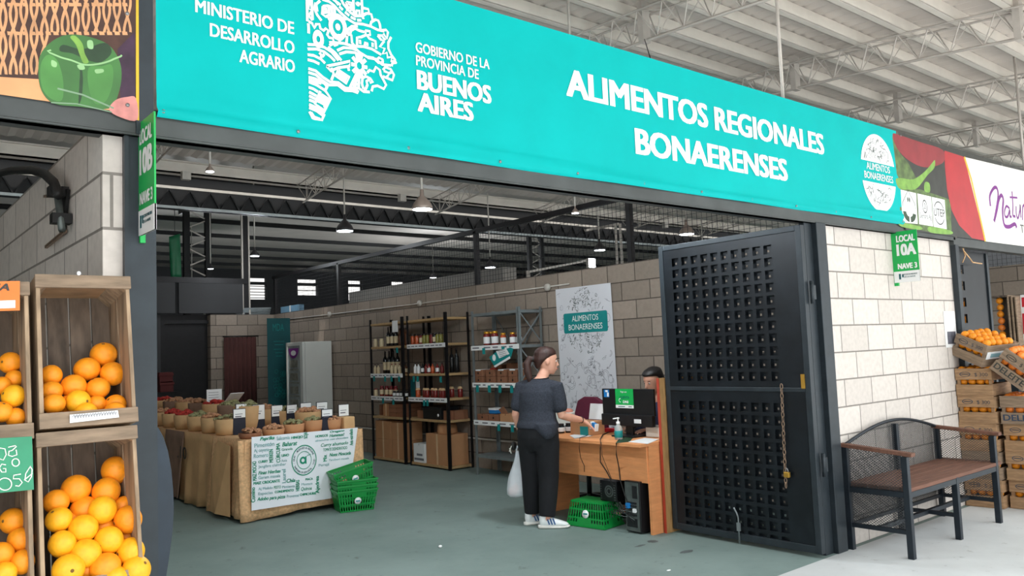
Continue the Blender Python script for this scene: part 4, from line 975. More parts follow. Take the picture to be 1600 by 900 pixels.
# ------------------------------------------------------------------ crates of mandarins at the right
def slat_crate(label, loc, rot, wd, dp, h, wood, word=None, price=None, ink='ink', fruit='orange', nx=3, ny=4, rows=True, group='fruit crates stacked at the right', lift=.0, label2=None):
    """local: face with writing at -x side, width along y, depth along x, base z=0"""
    t = thing('fruit_crate', label, 'crate', loc, group, rot)
    def bd(nm, *a, m=wood):
        b = MB(); b.box(*a); return b.build(nm, m, t, bevel=.002, local=True)
    for s in (-1, 1):
        bd('end_board', -.006 if s < 0 else dp-.008, .008 if s < 0 else dp+.006, -wd/2, wd/2, .008, h*.40)
        bd('end_board', -.006 if s < 0 else dp-.008, .008 if s < 0 else dp+.006, -wd/2, wd/2, h*.58, h*.99)
        bd('side_board', 0, dp, s*wd/2-(.008 if s > 0 else 0), s*wd/2+(.008 if s < 0 else 0), .008, h*.42)
        bd('side_board', 0, dp, s*wd/2-(.008 if s > 0 else 0), s*wd/2+(.008 if s < 0 else 0), h*.55, h*.96)
        for q in (-1, 1):
            bd('corner_block', .01 if s < 0 else dp-.035, .035 if s < 0 else dp-.01, q*(wd/2-.02)-.012, q*(wd/2-.02)+.012, .005, h*.97)
    bd('bottom_board', -.006, dp+.006, -wd/2-.004, wd/2+.004, -.002, .007)
    U = NYU
    if price:
        b = MB(); b.text(price, (-.0072, -wd*.22, h*.70), U, ZU, h=.032, w=.105, bold=.0); b.build('price_stencil', ink, t, local=True); b = MB(); b.disc((wd*.22, h*.78), .045, .022, (-.0072, 0, 0), YU, ZU, 18, hole=.8); b.box(-.0074, -.0068, wd*.22-.03, wd*.22+.03, h*.765, h*.795); b.build('oval_stencil', ink, t, local=True)
    if word:
        b = MB(); b.text(word, (-.0074, 0, h*.12), U, ZU, h=.05, w=wd*.88, bold=.015); b.build('stencil_word', ink, t, local=True)
    # fruit: each one an object of its own
    pr = random.Random(hash(label) % 1000 if False else len(label)*7+int(abs(loc[2])*100))
    M = Matrix.Translation(loc) @ __import__('mathutils').Euler(rot).to_matrix().to_4x4()
    r = .034; k = 0; out = []
    spots = [(.03+r*.9, (j-(ny-1)/2)*wd*.23, h*.50) for j in range(ny)]
    if rows:
        for i in range(nx):
            for j in range(ny): spots.append((.045+i*.075+pr.uniform(-.006, .006), (j-(ny-1)/2)*wd*.235+pr.uniform(-.005, .005), h*.93+lift+pr.uniform(-.008, .006)))
    for s in spots:
        P = M @ Vector(s); nm = 'mandarin' if fruit == 'tang' else 'orange'
        where = 'in the slot' if s[2] < h*.6 else 'heaped on top'
        make_orange(nm, '%s %s of the %s' % (nm, where, label2 or label), nm, 'fruit %s of the %s' % (where, (label2 or label)), P, r, fruit, pr, stem=False)
    return t
XC = 2.13; WC = .295; HC = .238
slat_crate('brown crate of oranges at the foot of the stack beside the bench', (XC, -.16, .004), (0,0,.04), WC, .44, HC, 'crateH', None, '$ 300', rows=False, label2='lowest crate behind the bench')
slat_crate('brown crate second from the floor in the stack beside the bench', (XC, -.155, .004+HC), (0,0,.02), WC, .44, HC, 'crateG', None, None, rows=False, label2='second lowest crate behind the bench')
slat_crate('brown crate third from the floor in the stack beside the bench', (XC+.005, -.15, .004+2*HC), (0,0,.05), WC, .44, HC, 'crateH', None, '$ 300', rows=False, label2='middle crate behind the bench')
slat_crate('pale brown crate second from the top of the stack beside the bench', (XC, -.155, .004+3*HC), (0,0,.0), WC, .44, HC, 'crateH', None, '$ 300', rows=False, label2='second crate from the top behind the bench')
slat_crate('brown crate on top of the stack, under the tilted crate of oranges', (XC-.005, -.155, .004+4*HC), (0,0,.03), WC, .44, HC, 'crateH', None, '$ 300', nx=5, ny=4, label2='crate under the tilted crate of oranges')
slat_crate('open crate of bright oranges tilted on top of the stack', (2.10, -.115, 1.262), (math.radians(23), math.radians(-2), -.24), .30, .42, .20, 'crateG', None, '$ 300', nx=5, ny=4, lift=.02, label2='tilted topmost crate')
tt = [o for o in bpy.data.objects if o.get('label') == 'open crate of bright oranges tilted on top of the stack'][0]
b = MB(); b.box(.02, .40, -.1545, -.151, .07, .135); q = b.build('paper_label', 'paper', tt, local=True)
b = MB(); b.box(.07, .20, -.1552, -.1546, .085, .12); b.box(.24, .37, -.1552, -.1546, .085, .12); b.build('label_print', mat('pale_blue_print', s2l(130,170,180), .7), q, local=True)
X2 = 2.20
slat_crate('brown crate at the foot of the stack under the blue stencilled crate', (X2+.02, -.50, .004), (0,0,-.02), .34, .44, HC, 'crateH', None, '$ 300', rows=False, label2='lowest crate at the right edge')
slat_crate('brown crate second from the floor under the blue stencilled crate', (X2, -.50, .004+HC), (0,0,.0), .34, .44, HC, 'crateH', None, '$ 300', rows=False, label2='second lowest crate at the right edge')
slat_crate('brown crate directly under the blue stencilled crate', (X2, -.50, .004+2*HC), (0,0,-.03), .34, .44, HC, 'crateH', None, '$ 300', rows=False, label2='third lowest crate at the right edge')
slat_crate('grey level crate with a blue stencilled word, topping its stack', (X2-.02, -.50, .004+3*HC), (0,0,.02), .34, .44, HC, 'crateG', 'DELEITE', None, ink='navy', fruit='tang', nx=5, ny=4, label2='level crate with blue stencil')
slat_crate('grey crate of mandarins with a black stencilled word, tilted steeply', (2.08, -.425, 1.10), (math.radians(40), 0, .06), .30, .42, .22, 'crateG', 'DELEITE', '$ 200', ink='photodark', fruit='tang', nx=5, ny=4, lift=.02, label2='slanting crate with black stencil')
# crate standing on end inside the neighbouring stall, green frame, red poster
t = thing('fruit_crate', 'narrow crate of oranges on end inside the neighbouring stall', 'crate', (4.5, .36, 1.35))
for k in range(3):
    b = MB(); y = .33-.03*k; b.box(4.42+.02*k, 4.8, y-.012, y, 1.32, 1.9-.012*k); b.build('side_board', 'crateG', t)
b = MB(); b.box(4.42, 4.8, .33, .52, 1.88, 1.9); b.box(4.42, 4.8, .33, .52, 1.32, 1.34); b.box(4.78, 4.8, .33, .52, 1.34, 1.88); b.build('frame_board', 'crateB', t)
b = MB(); b.box(4.4, 4.85, .28, .6, 0, 1.318); tag(b.build('display_stand', 'dark', bevel=.004), 'dark stand behind the gate carrying the crate on end', 'stand')
for k in range(7):
    make_orange('orange', '%s orange from the top in the narrow crate standing on end' % ORD[k], 'orange', 'oranges in the narrow crate', Vector((4.49, .43-.004*(k % 2), 1.845-.075*k)), .037, 'tang' if 2 < k < 5 else 'orange', rnd, stem=False)
for k in range(3): make_orange('orange', '%s orange from the top seen through the holes of the neighbouring gate' % ORD[k], 'orange', 'oranges behind the gate', Vector((3.5, .40, 1.78-.155*k)), .05, 'orange', rnd, stem=False)
b = MB(); b.box(3.44, 3.6, .34, .5, 0, 1.42); b.box(3.58, 3.6, .34, .5, 1.42, 1.9)
tag(b.build('display_rack', 'crateB'), 'wooden rack behind the perforated neighbouring gate', 'rack')
t = thing('folding_frame', 'bright green painted frame inside the neighbouring stall', 'frame', (4.6, .2, 0))
for y in (.24, .44):
    b = MB(); b.box(4.85, 4.9, y-.035, y, 0, 1.86); b.build('upright', 'greenframe', t)
b = MB(); b.box(4.85, 4.9, .24, .41, 1.72, 1.84); b.build('crossbar', 'greenframe', t)
t = thing('poster', 'red and white poster in the neighbouring stall beside the green frame', 'poster', (4.5, 0, 1.7))
p = [PX(*a, 4.6) for a in ((1594,461),(1612,459),(1614,540),(1597,540))]
b = MB(); b.add(p+[q+Vector((.01,0,0)) for q in p], [(0,1,2,3),(7,6,5,4)], False); b.build('sheet', 'white', t)
p = [PX(*a, 4.598) for a in ((1596,465),(1612,463),(1612,478),(1597,480))]; b = MB(); b.add(p, [(0,1,2,3)], False)
p = [PX(*a, 4.598) for a in ((1597,490),(1612,488),(1612,520),(1599,522))]; b.add(p, [(0,1,2,3)], False); b.build('red_print', 'redpaper', t)
q = PX(1604, 540, 4.6); b = MB(); b.box(4.61, 4.64, q.y-.1, q.y+.06, 0, q.z+.5); b.build('stand_post', 'dark', t)
# ================================================================== SHOP INTERIOR
# ------------------------------------------------------------------ shelving
LV = [.05, .64, .925, 1.25, 1.645, 1.985]
def shelf_unit(label, y0, y1, x0, x1, strips):
    t = thing('shelving_unit', label, 'shelves', (x0, y0, 0), 'black shelving units with wooden boards')
    for x in (x0, x1):
        for y in (y0, y1):
            b = MB(); sx = 1 if x == x0 else -1; sy = 1 if y == y0 else -1
            b.box(min(x, x+.036*sx), max(x, x+.036*sx), min(y, y+.003*sy), max(y, y+.003*sy), 0, 2.05); b.box(min(x, x+.003*sx), max(x, x+.003*sx), min(y, y+.036*sy), max(y, y+.036*sy), 0, 2.05)
            b.build('upright', 'blackmetal', t)
    for i, z in enumerate(LV):
        b = MB(); b.box(x0+.004, x1-.004, y0+.004, y1-.004, z-.03, z); s = b.build('shelf_board', 'pine', t, bevel=.002)
        if i in strips:
            q = strips[i]
            b = MB(); b.box(x0-.006, x0-.002, y0+.01, y1-.01, z-.052, z+.006); b.build('price_strip', 'paper', s)
            b = MB(); rr = random.Random(i)
            y = y1-.03
            while y > y0+.08:
                w = rr.uniform(.05, .12); b.box(x0-.0075, x0-.0062, y-w, y, z-.030, z-.016); y -= w+rr.uniform(.02, .05)
            b.build('strip_print', 'pencil', s)
        tags = {0: (), 1: ()}.get(i, None)
    return t
UA = (6.70, 7.60); UB = (5.64, 6.58); X0 = .60; X1 = .985
unitA = shelf_unit('black and pine bottle shelves, the unit next to the fridge', UA[0], UA[1], X0, X1, {2: 1, 3: 1})
unitB = shelf_unit('black and pine jar shelves, the unit next to the grey steel one', UB[0], UB[1], X0, X1, {2: 1, 4: 1})
def teal_tags(unit, x, lst, h=.075, w=.05):
    for px, z in lst:
        y = PX(px, 600, x).y; b = MB(); b.box(x-.004, x-.001, y-w/2, y+w/2, z-h, z); b.box(x-.0045, x-.0042, y-w*.3, y+w*.3, z-h*.45, z-h*.35)
        b.build('price_tag', 'teal', unit)
teal_tags(unitA, .592, [(585,1.22), (602,1.215), (612,1.215), (624,1.215), (622,1.62), (598,.90), (614,.89)])
teal_tags(unitB, .592, [(647,1.215), (653,1.215), (689,1.21), (662,.895), (667,.895)])
b = MB(); y = PX(618, 510, .6).y; b.box(.586, .592, y-.07, y+.07, 1.84, 2.0); b.build('notice', 'paper', unitA)
# bottle and jar makers (local origin at the base)
def jar(name, label, group, loc, r, h, fill, lid, lab=None, cloth=False, cat='jar'):
    t = thing(name, label, cat, loc, group)
    b = MB(); b.lathe([(r*.92, 0), (r, .006), (r, h*.74), (r*.8, h*.82), (r*.78, h*.86)], (0,0,0), 14); b.build('glass_body', fill, t, local=True)
    b = MB()
    if cloth: b.lathe([(r*1.25, h*.80), (r*1.0, h*.86), (r*.85, h*.9), (r*.8, h), (.004, h*1.02)], (0,0,0), 12); b.build('cloth_cap', 'oncloth', t, local=True)
    else: b.lathe([(r*.84, h*.85), (r*.86, h*.86), (r*.86, h*.99), (r*.8, h)], (0,0,0), 14); b.build('lid', lid, t, local=True)
    if lab:
        b = MB(); b.lathe([(r*1.012, h*.18), (r*1.02, h*.19), (r*1.02, h*.62), (r*1.012, h*.63)], (0,0,0), 14); b.build('paper_label', lab, t, local=True)
    return t
def bottle(name, label, group, loc, r, h, fill, lab, cap='darklid'):
    t = thing(name, label, 'bottle', loc, group)
    b = MB(); b.lathe([(r*.9, 0), (r, .008), (r, h*.58), (r*.85, h*.66), (r*.36, h*.76), (r*.32, h*.92)], (0,0,0), 14); b.build('glass_body', fill, t, local=True)
    b = MB(); b.lathe([(r*.38, h*.90), (r*.4, h*.91), (r*.4, h), (r*.34, h)], (0,0,0), 12); b.build('cap', cap, t, local=True)
    if lab: b = MB(); b.lathe([(r*1.012, h*.15), (r*1.02, h*.16), (r*1.02, h*.5), (r*1.012, h*.51)], (0,0,0), 14); b.build('paper_label', lab, t, local=True)
    return t
def zx(px): return 570+px/9.412       # zoomed crop column -> photo column
def row(pxs, x, z, fn): 
    for i, px in enumerate(pxs): fn(i, (x, PX(zx(px), 600, x).y, z))
A, B = 'of the bottle shelves', 'of the jar shelves'
row([175,262], .68, LV[4], lambda i, l: jar('jar', 'small beige jar ending the top row %s, %s one' % (A, ('outer','inner')[i]), 'beige jars top row', l, .034, .12, 'labelb', 'labelb', None))
row([365,420,478], .70, LV[4], lambda i, l: bottle('bottle', '%s dark bottle with a beige label in the top row %s' % (ORD[i], A), 'dark bottles top row', l, .03, .28, 'jamb', 'labelb'))
row([540,600,632], .72, LV[4], lambda i, l: bottle('bottle', '%s amber bottle in the top row %s' % (ORD[i], A), 'amber bottles top row', l, .03, .25, 'amber', None))
row([160,205], .66, LV[3], lambda i, l: bottle('bottle', 'small beige bottle ending the second row %s, %s one' % (A, ('outer','inner')[i]), 'beige bottles second row', l, .024, .14, 'labelb', None))
row([310,370,430,492], .80, LV[3], lambda i, l: bottle('wine_bottle', '%s tall dark bottle standing behind in the second row %s' % (ORD[i], A), 'tall dark bottles second row', l, .036, .33, 'jamb', 'labelb'))
row([405,460,520], .655, LV[3], lambda i, l: bottle('bottle', '%s small beige bottle before the tall dark ones %s' % (ORD[i], A), 'beige front bottles second row', l, .025, .14, 'labelb', None, 'redlid'))
row([605,640], .66, LV[3], lambda i, l: bottle('bottle', 'little reddish bottle in the second row %s, %s one' % (A, ('first','last')[i]), 'reddish bottles second row', l, .022, .14, 'amber', 'labelb'))
row([160], .66, LV[2], lambda i, l: jar('jar', 'single small beige jar ending the third row '+A, None, l, .03, .11, 'labelb', 'redlid'))
row([250,322,385,452], .68, LV[2], lambda i, l: jar('jar', '%s beige red-lidded jar in the third row %s' % (ORD[i], A), 'beige jars third row', l, .032, .15, 'jamr', 'redlid', 'labelb'))
row([432,482,532,615], .645, LV[2], lambda i, l: jar('jar', '%s little dark jar in front in the third row %s' % (ORD[i], A), 'little dark jars third row', l, .025, .085, 'jamb', 'darklid', 'paper'))
for i, (px, fl) in enumerate(((725,'jam'), (785,'jam'), (850,'jamr'), (897,'jamg'), (945,'jamg'), (1000,'jamr'), (1050,'jamb'), (1095,'jamg'), (1145,'jamg'))):
    jar('jar', '%s jar from the bottle side in the top row %s' % (ORD[i], B), 'jars top row', (.68, PX(zx(px), 600, .68).y, LV[4]), .03, .145, fl, 'darklid', 'labelb' if i in (2,6) else None)
for i, (px, fl, lb) in enumerate(((752,'paper',None), (797,'paper',None), (858,'jamb','paper'), (910,'jamr',None), (952,'jamr','paper'), (1005,'jam',None), (1075,'jamr','paper'), (1145,'jamr',None))):
    bottle('bottle', '%s little bottle from the bottle side in the second row %s' % (ORD[i], B), 'little bottles second row', (.67, PX(zx(px), 600, .67).y, LV[3]), .026, .14, fl, lb)
for i, px in enumerate((1290, 1362)):
    x = .88; bottle('oil_bottle', 'tall dark oil bottle ending the second row of the jar shelves, %s one' % ('inner','outer')[i], 'tall oil bottles', (x, PX(zx(px), 600, x).y, LV[3]), .034, .33, 'jamb', None)
for i, px in enumerate((780,855,915,970,1035,1090,1150)):
    jar('jar', '%s cloth topped jar in the third row %s' % (ORD[i], B), 'cloth topped jars', (.67+.03*(i % 2), PX(zx(px), 600, .67).y, LV[2]), .032, .125, 'jam' if i == 0 else 'jamr', None, None, True)
for i, px in enumerate((1275, 1400)):
    x = .82+.05*i; jar('jar', 'cloth topped jar behind the steel upright in the third row, %s one' % ('inner','outer')[i], 'cloth topped jars right', (x, max(5.68, PX(zx(px), 600, x).y), LV[2]), .034, .14, 'jamr', None, None, True)
y = PX(zx(705), 600, .66).y; b = MB(); b.box(.655, .665, y-.05, y+.05, LV[2]+.0, LV[2]+.24); b.box(.665, .72, y-.05, y+.05, LV[2], LV[2]+.006); tag(b.build('sign_card', 'tealdark'), 'dark teal card standing in the third row of the jar shelves', 'sign')
y = PX(zx(775), 600, .70).y; b = MB(); b.box(.70, .71, y-.04, y+.04, LV[2], LV[2]+.22); b.box(.71, .76, y-.04, y+.04, LV[2], LV[2]+.006); tag(b.build('sign_card', 'paper'), 'pale card standing beside the dark teal card', 'sign')
# boxes on the shelves
def carton(name, label, x0, x1, y0, y1, z0, z1, m='card', tape=True, cat='box', group=None, slots=False):
    t = thing(name, label, cat, ((x0+x1)/2, (y0+y1)/2, z0), group)
    b = MB(); b.box(x0, x1, y0, y1, z0, z1); b.build('box_body', m, t, bevel=.004)
    if not tape and not slots: b = MB(); b.box(x0-.001, x1+.001, (y0+y1)/2-.002, (y0+y1)/2+.002, z1-.02, z1+.001); b.build('flap_seam', 'blackmetal', t)
    if tape:
        b = MB(); ym = (y0+y1)/2; b.box(x0-.0015, x1+.0015, ym-.018, ym+.018, z0+.002, z1+.0015); b.build('tape', 'tape', t)
    if slots:
        b = MB()
        for k in range(3): b.box(x0-.002, x0, y0+.02, y1-.02, z0+(k+.6)*(z1-z0)/3.4, z0+(k+.75)*(z1-z0)/3.4)
        b.build('slot', 'cardd' if m != 'cardd' else 'blackmetal', t)
    return t
def yz(px, x=.64): return PX(zx(px), 640, x).y
carton('carton', 'kraft box beside the slatted trays on the bottle shelves', .66, .9, yz(340), yz(250), LV[1], LV[1]+.18, 'card')
carton('carton', 'small reddish box behind the kraft box on the bottle shelves', .72, .9, yz(245,.72), yz(212,.72), LV[1], LV[1]+.15, 'cardd', False)
for k in range(3): carton('slatted_tray', 'slatted cardboard tray stacked on the bottle shelves, %s one of three' % ('lowest','middle','top')[k], .64, .93, 6.76, yz(352), LV[1]+.062*k, LV[1]+.062*k+.06, 'cardd', False, 'tray', 'stacked trays', slots=False)
carton('carton', 'brown box between the black bin and the slatted trays', .68, .92, yz(845), yz(735), LV[1], LV[1]+.11, 'cardd', False)
t = thing('storage_bin', 'black bin with a round white mark on the jar shelves', 'bin', (.75, yz(990), LV[1]))
b = MB(); b.box(.63, .93, yz(1120), yz(862), LV[1], LV[1]+.15); b.box(.62, .94, yz(1125), yz(857), LV[1]+.14, LV[1]+.165); b.build('bin_body', 'plastic', t, bevel=.006)
b = MB(); b.lathe([(.02, 0), (.02, .003)], (.625, yz(1090), LV[1]+.06), 12, axis=Vector((-1,0,0))); b.build('round_mark', 'paper', t)
carton('carton', 'pinkish box beside the black bin', .66, .9, yz(1200), yz(1135), LV[1], LV[1]+.12, 'cardd', False)
carton('carton', 'low brown box ending the shelf of the black bin', .74, .95, 5.68, yz(1258, .74)+.05, LV[1], LV[1]+.12, 'cardd', False)
z0 = LV[0]
carton('carton', 'upper cardboard carton at the fridge end of the bottom shelf', .63, .93, 7.12, 7.55, z0+.262, z0+.52)
carton('carton', 'lower cardboard carton at the fridge end of the bottom shelf', .63, .93, 7.12, 7.55, z0, z0+.26)
carton('carton', 'upper inner cardboard carton on the bottom of the bottle shelves', .63, .93, 6.76, 7.10, z0+.262, z0+.51)
carton('carton', 'lower inner cardboard carton on the bottom of the bottle shelves', .63, .93, 6.76, 7.10, z0, z0+.26)
carton('carton', 'big taped cardboard carton on the bottom of the jar shelves', .63, .95, 5.70, 6.22, z0, z0+.40)
t = carton('paper_box', 'white printed box beside the big taped carton', .62, .86, 6.25, 6.52, z0, z0+.25, 'paper', False)
b = MB(); b.box(.618, .6195, 6.27, 6.5, z0+.03, z0+.06); b.box(.618, .6195, 6.3, 6.44, z0+.09, z0+.12); b.build('print', 'pencil', t)
b = MB(); b.lathe([(.13, 0), (.14, .01), (.13, .1), (.11, .13)], (.78, 5.93, z0+.40), 8); tag(b.build('cardboard_tub', 'card'), 'eight sided cardboard tub on top of the big taped carton', 'box')

# grey steel shelf
t = thing('shelving_unit', 'grey slotted steel shelving unit behind the woman', 'shelves', (.62, 4.6, 0))
gx0, gx1, gy0, gy1 = .62, .99, 4.18, 5.10
for x in (gx0, gx1):
    for y in (gy0, gy1):
        sx = 1 if x == gx0 else -1; sy = 1 if y == gy0 else -1
        b = MB(); b.box(min(x, x+.038*sx), max(x, x+.038*sx), min(y, y+.003*sy), max(y, y+.003*sy), 0, 2.02); b.box(min(x, x+.003*sx), max(x, x+.003*sx), min(y, y+.038*sy), max(y, y+.038*sy), 0, 2.02); b.build('upright', 'galv', t)
GL = [.25, .66, 1.12, 1.575, 1.985]
for i, z in enumerate(GL):
    b = MB(); b.box(gx0+.004, gx1-.004, gy0+.004, gy1-.004, z-.002, z); b.box(gx0+.002, gx0+.006, gy0+.004, gy1-.004, z-.035, z); b.box(gx1-.006, gx1-.002, gy0, gy1, z-.035, z); b.box(gx0, gx1, gy0+.003, gy0+.006, z-.035, z); b.box(gx0, gx1, gy1-.006, gy1-.003, z-.035, z)
    s = b.build('shelf_board', 'galv', t)
    if i in (1, 2, 3):
        b = MB(); b.box(gx0-.006, gx0-.001, gy0+.0, gy1+.01, z-.045, z+.012); b.build('price_strip', 'white', s)
        b = MB(); rr = random.Random(20+i); y = gy1-.02
        while y > gy0+.1: w = rr.uniform(.05, .14); b.box(gx0-.0075, gx0-.0062, y-w, y, z-.024, z-.008); y -= w+rr.uniform(.04, .1)
        b.build('strip_print', 'pencil', s)
for (pa, pb) in (((gx0, 1.98), (gx1, 1.575)), ((gx1, 1.98), (gx0, 1.575)), ((gx0, 1.55), (gx1, 1.15)), ((gx1, 1.55), (gx0, 1.15))):
    b = MB(); b.bar((pa[0], gy0-.004 if pa[0] == gx0 else gy0-.009, pa[1]), (pb[0], gy0-.004 if pa[0] == gx0 else gy0-.009, pb[1]), .016, .003, up=(0,1,0)); b.build('cross_brace', 'galv', t)
b = MB(); b.bar((gx1+.004, gy1, 1.98), (gx1+.004, gy0, .9), .016, .003, up=(1,0,0)); b.bar((gx1+.004, gy1, .9), (gx1+.004, gy0, 1.98), .016, .003, up=(1,0,0)); b.build('rear_brace', 'galv', t)
gq = lambda px, x=.68: PX(730+px/10.587, 560, x).y
teal_tags(t, .612, [(758,1.555), (788.5,1.56)], .075, .055); teal_tags(t, .612, [(746,1.10), (764.5,1.10), (781,1.10), (799.5,1.10)], .085, .055); teal_tags(t, .612, [(777,.64), (798,.64)], .08, .05)
for i, (px, fl) in enumerate(((340,'jamr'), (470,'jamr'), (610,'jam'), (765,'jamr'), (815,'jamr'))):
    jar('jar', '%s gold lidded jar along the grey shelving unit' % ORD[i], 'gold lidded jars', (.68+.05*(i == 4), gq(px), GL[3]+.001), .045 if i < 2 else .036, .18 if i < 2 else .15, fl, 'goldlid', 'paper')
jar('jar', 'gold lidded jar half hidden between the first two', None, (.79, gq(405, .79), GL[3]+.001), .045, .18, 'jamr', 'goldlid')
# tilted teal sign hung below the jar shelf
b = MB(); pts = [(767,556),(775,550),(797,543),(802,545),(797.5,560),(773.5,574),(764,558)]
p = [PX(*a, .60) for a in pts]; sg = thing('hanging_sign', 'tilted teal and white paper sign hung under the jar shelf', 'sign', p[0])
b.add(p+[q+Vector((.004,0,0)) for q in p], [tuple(range(7)), tuple(range(13, 6, -1))]+[(i, (i+1) % 7, 7+(i+1) % 7, 7+i) for i in range(7)], False); b.build('sign_card', 'teal', sg)
b = MB(); b.add([PX(*a, .598) for a in ((775,549),(791,544.5),(796,553),(780,560))], [(0,1,2,3)], False); b.add([PX(*a, .598) for a in ((771.5,572),(796.5,556.5),(797.5,560),(773.5,574.2))], [(0,1,2,3)], False); q = PX(772, 559, .598); b.disc((q.y, q.z), .034, .04, (q.x,0,0), YU, ZU, 16); b.build('white_print', 'white', sg)
b = MB(); 
for k in range(4):
    a = PX(778+1.2*k, 549+2.6*k, .596); c = PX(788+1.4*k, 546.5+2.6*k, .596); b.bar(a, c, .004)
b.build('lettering', 'pencil', sg)
# small cartons with a hole, two layers
for i, px in enumerate((205, 395, 580, 770)):
    for j in range(2):
        y = gq(px); lab = 'small holed box on the grey shelf, %s along in the %s layer' % (ORD[i], ('lower','upper')[j])
        s = carton('carton', lab, .65, .8, y-.078, y+.078, GL[2]+.001+.085*j, GL[2]+.083+.085*j, 'cardd', False, 'box', 'small boxes with a hole')
        b = MB(); b.disc((y, GL[2]+.042+.085*j), .014, .014, (.649,0,0), YU, ZU, 12); b.build('finger_hole', 'blackmetal', s)
        if j and i != 1: b = MB(); b.box(.648, .806, y-.05, y+.05, GL[2]+.155, GL[2]+.1725); b.build('white_label', 'paper', s)
        elif j:
            b = MB(); b.ball((.72, y, GL[2]+.172), .05, 12, 8, (1,1.2,.35)); b.build('contents', 'chili', s)
carton('carton', 'brown box behind the small holed boxes, under the teal sign', .82, .96, gq(560,.82), gq(390,.82), GL[2]+.001, GL[2]+.22, 'cardd', False)
carton('carton', 'brown box behind the small holed boxes, by the cross braces', .82, .96, gq(830,.82), gq(640,.82), GL[2]+.001, GL[2]+.24, 'cardd', False)
gq2 = lambda px, x=.68: PX(730+px/7.5, 650, x).y
for i, px in enumerate((190, 320)):
    y = gq2(px); s = carton('carton', 'flat holed box on the low grey shelf, %s one' % ('outer','inner')[i], .66, .85, y-.1, y+.095, GL[1]+.001, GL[1]+.085, 'cardd', False, 'box', 'flat boxes on the low grey shelf')
    b = MB(); b.disc((y, GL[1]+.045), .014, .014, (.659,0,0), YU, ZU, 12); b.build('finger_hole', 'blackmetal', s)
y = gq2(325, .74); b = MB(); b.box(.70, .82, y-.07, y+.07, GL[1]+.088, GL[1]+.155); s = tag(b.build('packet', 'blue', bevel=.01), 'blue and white packet lying on the flat brown box', 'packet'); 
b = MB(); b.box(.698, .822, y-.072, y+.072, GL[1]+.135, GL[1]+.158); q = b.build('white_band', 'white', None); q.parent = s
t = carton('open_carton', 'open pale carton at the right of the low grey shelf', .65, .86, gq2(535), gq2(405), GL[1]+.001, GL[1]+.1, 'card', False)
b = MB(); b.bar((.66, gq2(470), GL[1]+.15), (.66, gq2(412), GL[1]+.11), .1, .004, up=(1,0,.4)); b.bar((.84, gq2(535), GL[1]+.19), (.84, gq2(412), GL[1]+.15), .1, .004, up=(1,0,0)); b.build('flap', 'cardd', t)

# ------------------------------------------------------------------ wall fittings
t = thing('cable_conduit', 'thin white conduit with round boxes along the shop block wall', 'conduit', (1.0, 6, 2.24))
b = MB(); b.tube([(1.008, 3.7, 2.25), (1.008, 7.2, 2.245), (1.008, 12, 2.27)], .009, 6); b.build('pipe', 'conduit', t)
for px, py in ((857,449), (657,474), (516,491)):
    p = PX(px, py, 1.005); b = MB(); b.lathe([(.042, 0), (.045, .01), (.04, .035)], p, 14, axis=Vector((-1,0,0))); b.build('junction_box', 'conduit', t)
b = MB(); b.tube([(1.0, 1.0, .38), (1.0, 12, .38)], .014, 6); tag(b.build('low_conduit', 'conduit'), 'pale pipe running low along the block wall behind the shelves', 'pipe')
# wire mesh on top of the wall
t = thing('mesh_fence', 'dark wire mesh fence standing on top of the shop block wall', 'fence', (1.1, 6, 2.4))
ZT = 3.12; XM = 1.07
for y in (.2, 2.78, 5.52, 9.4, 12.0):
    b = MB(); b.box(XM-.03, XM+.03, y-.03, y+.03, 2.4, ZT); b.build('post', 'blackmetal', t)
b = MB(); b.box(XM-.03, XM+.03, .1, 12.1, ZT-.03, ZT+.03); b.build('top_rail', 'blackmetal', t)
b = MB()
for i in range(200): b.bar((XM, .15+.06*i, 2.4), (XM, .15+.06*i, ZT), .0035)
for j in range(12): b.bar((XM, .1, 2.44+.06*j), (XM, 12.1, 2.44+.06*j), .0035)
b.build('wire_mesh', 'wire', t)
# mesh in the neighbour bay
t = thing('mesh_fence', 'pale wire mesh above the neighbouring stall block wall', 'fence', (7.15, 3, 2.42))
b = MB()
for i in range(100): b.bar((7.15, .1+.06*i, 2.42), (7.15, .1+.06*i, 3.1), .0035)
for j in range(11): b.bar((7.15, .1, 2.46+.06*j), (7.15, 6.1, 2.46+.06*j), .0035)
b.build('wire_mesh', 'wire', t); b = MB(); b.box(7.12, 7.18, .1, 12, 3.1, 3.16); b.build('top_rail', 'blackmetal', t)
# fabric banner on the wall
t = thing('wall_banner', 'tall pale grey fabric banner with line drawings on the block wall behind the desk', 'banner', (1.0, 3.5, 1.4))
XB = 1.005; XO = (XB-.0052, 0, 0); U2 = NYU
c = [PX(*a, XB) for a in ((869,452),(957,442),(968,660),(880,660))]
ya0, ya1 = 3.93, 3.04; zt0, zt1 = 2.205, 2.20; zb = .55
b = MB(); V = []; n = 14
for j in range(n+1):
    for i in range(9):
        y = ya0+(ya1-ya0)*i/8-.05*(j/n)*0; z = zt0+(zb-zt0)*j/n; V.append((XB-.004-.0007*math.sin(i*1.3+j*.6), y-.03*(j/n), z))
b.add(V, [(j*9+i, j*9+i+1, (j+1)*9+i+1, (j+1)*9+i) for j in range(n) for i in range(8)], True); o = b.build('fabric', 'gauze', t)
yc, zc = 3.46, 1.80
b = MB(); pb = [(-.335,-.115), (.335,-.115), (.35,-.1), (.35,.1), (.335,.115), (-.335,.115), (-.35,.1), (-.35,-.1)]
b.add([(XB-.0066, yc-u, zc-.005+v) for u, v in pb], [tuple(range(8))], False); b.build('title_panel', 'teal', t)
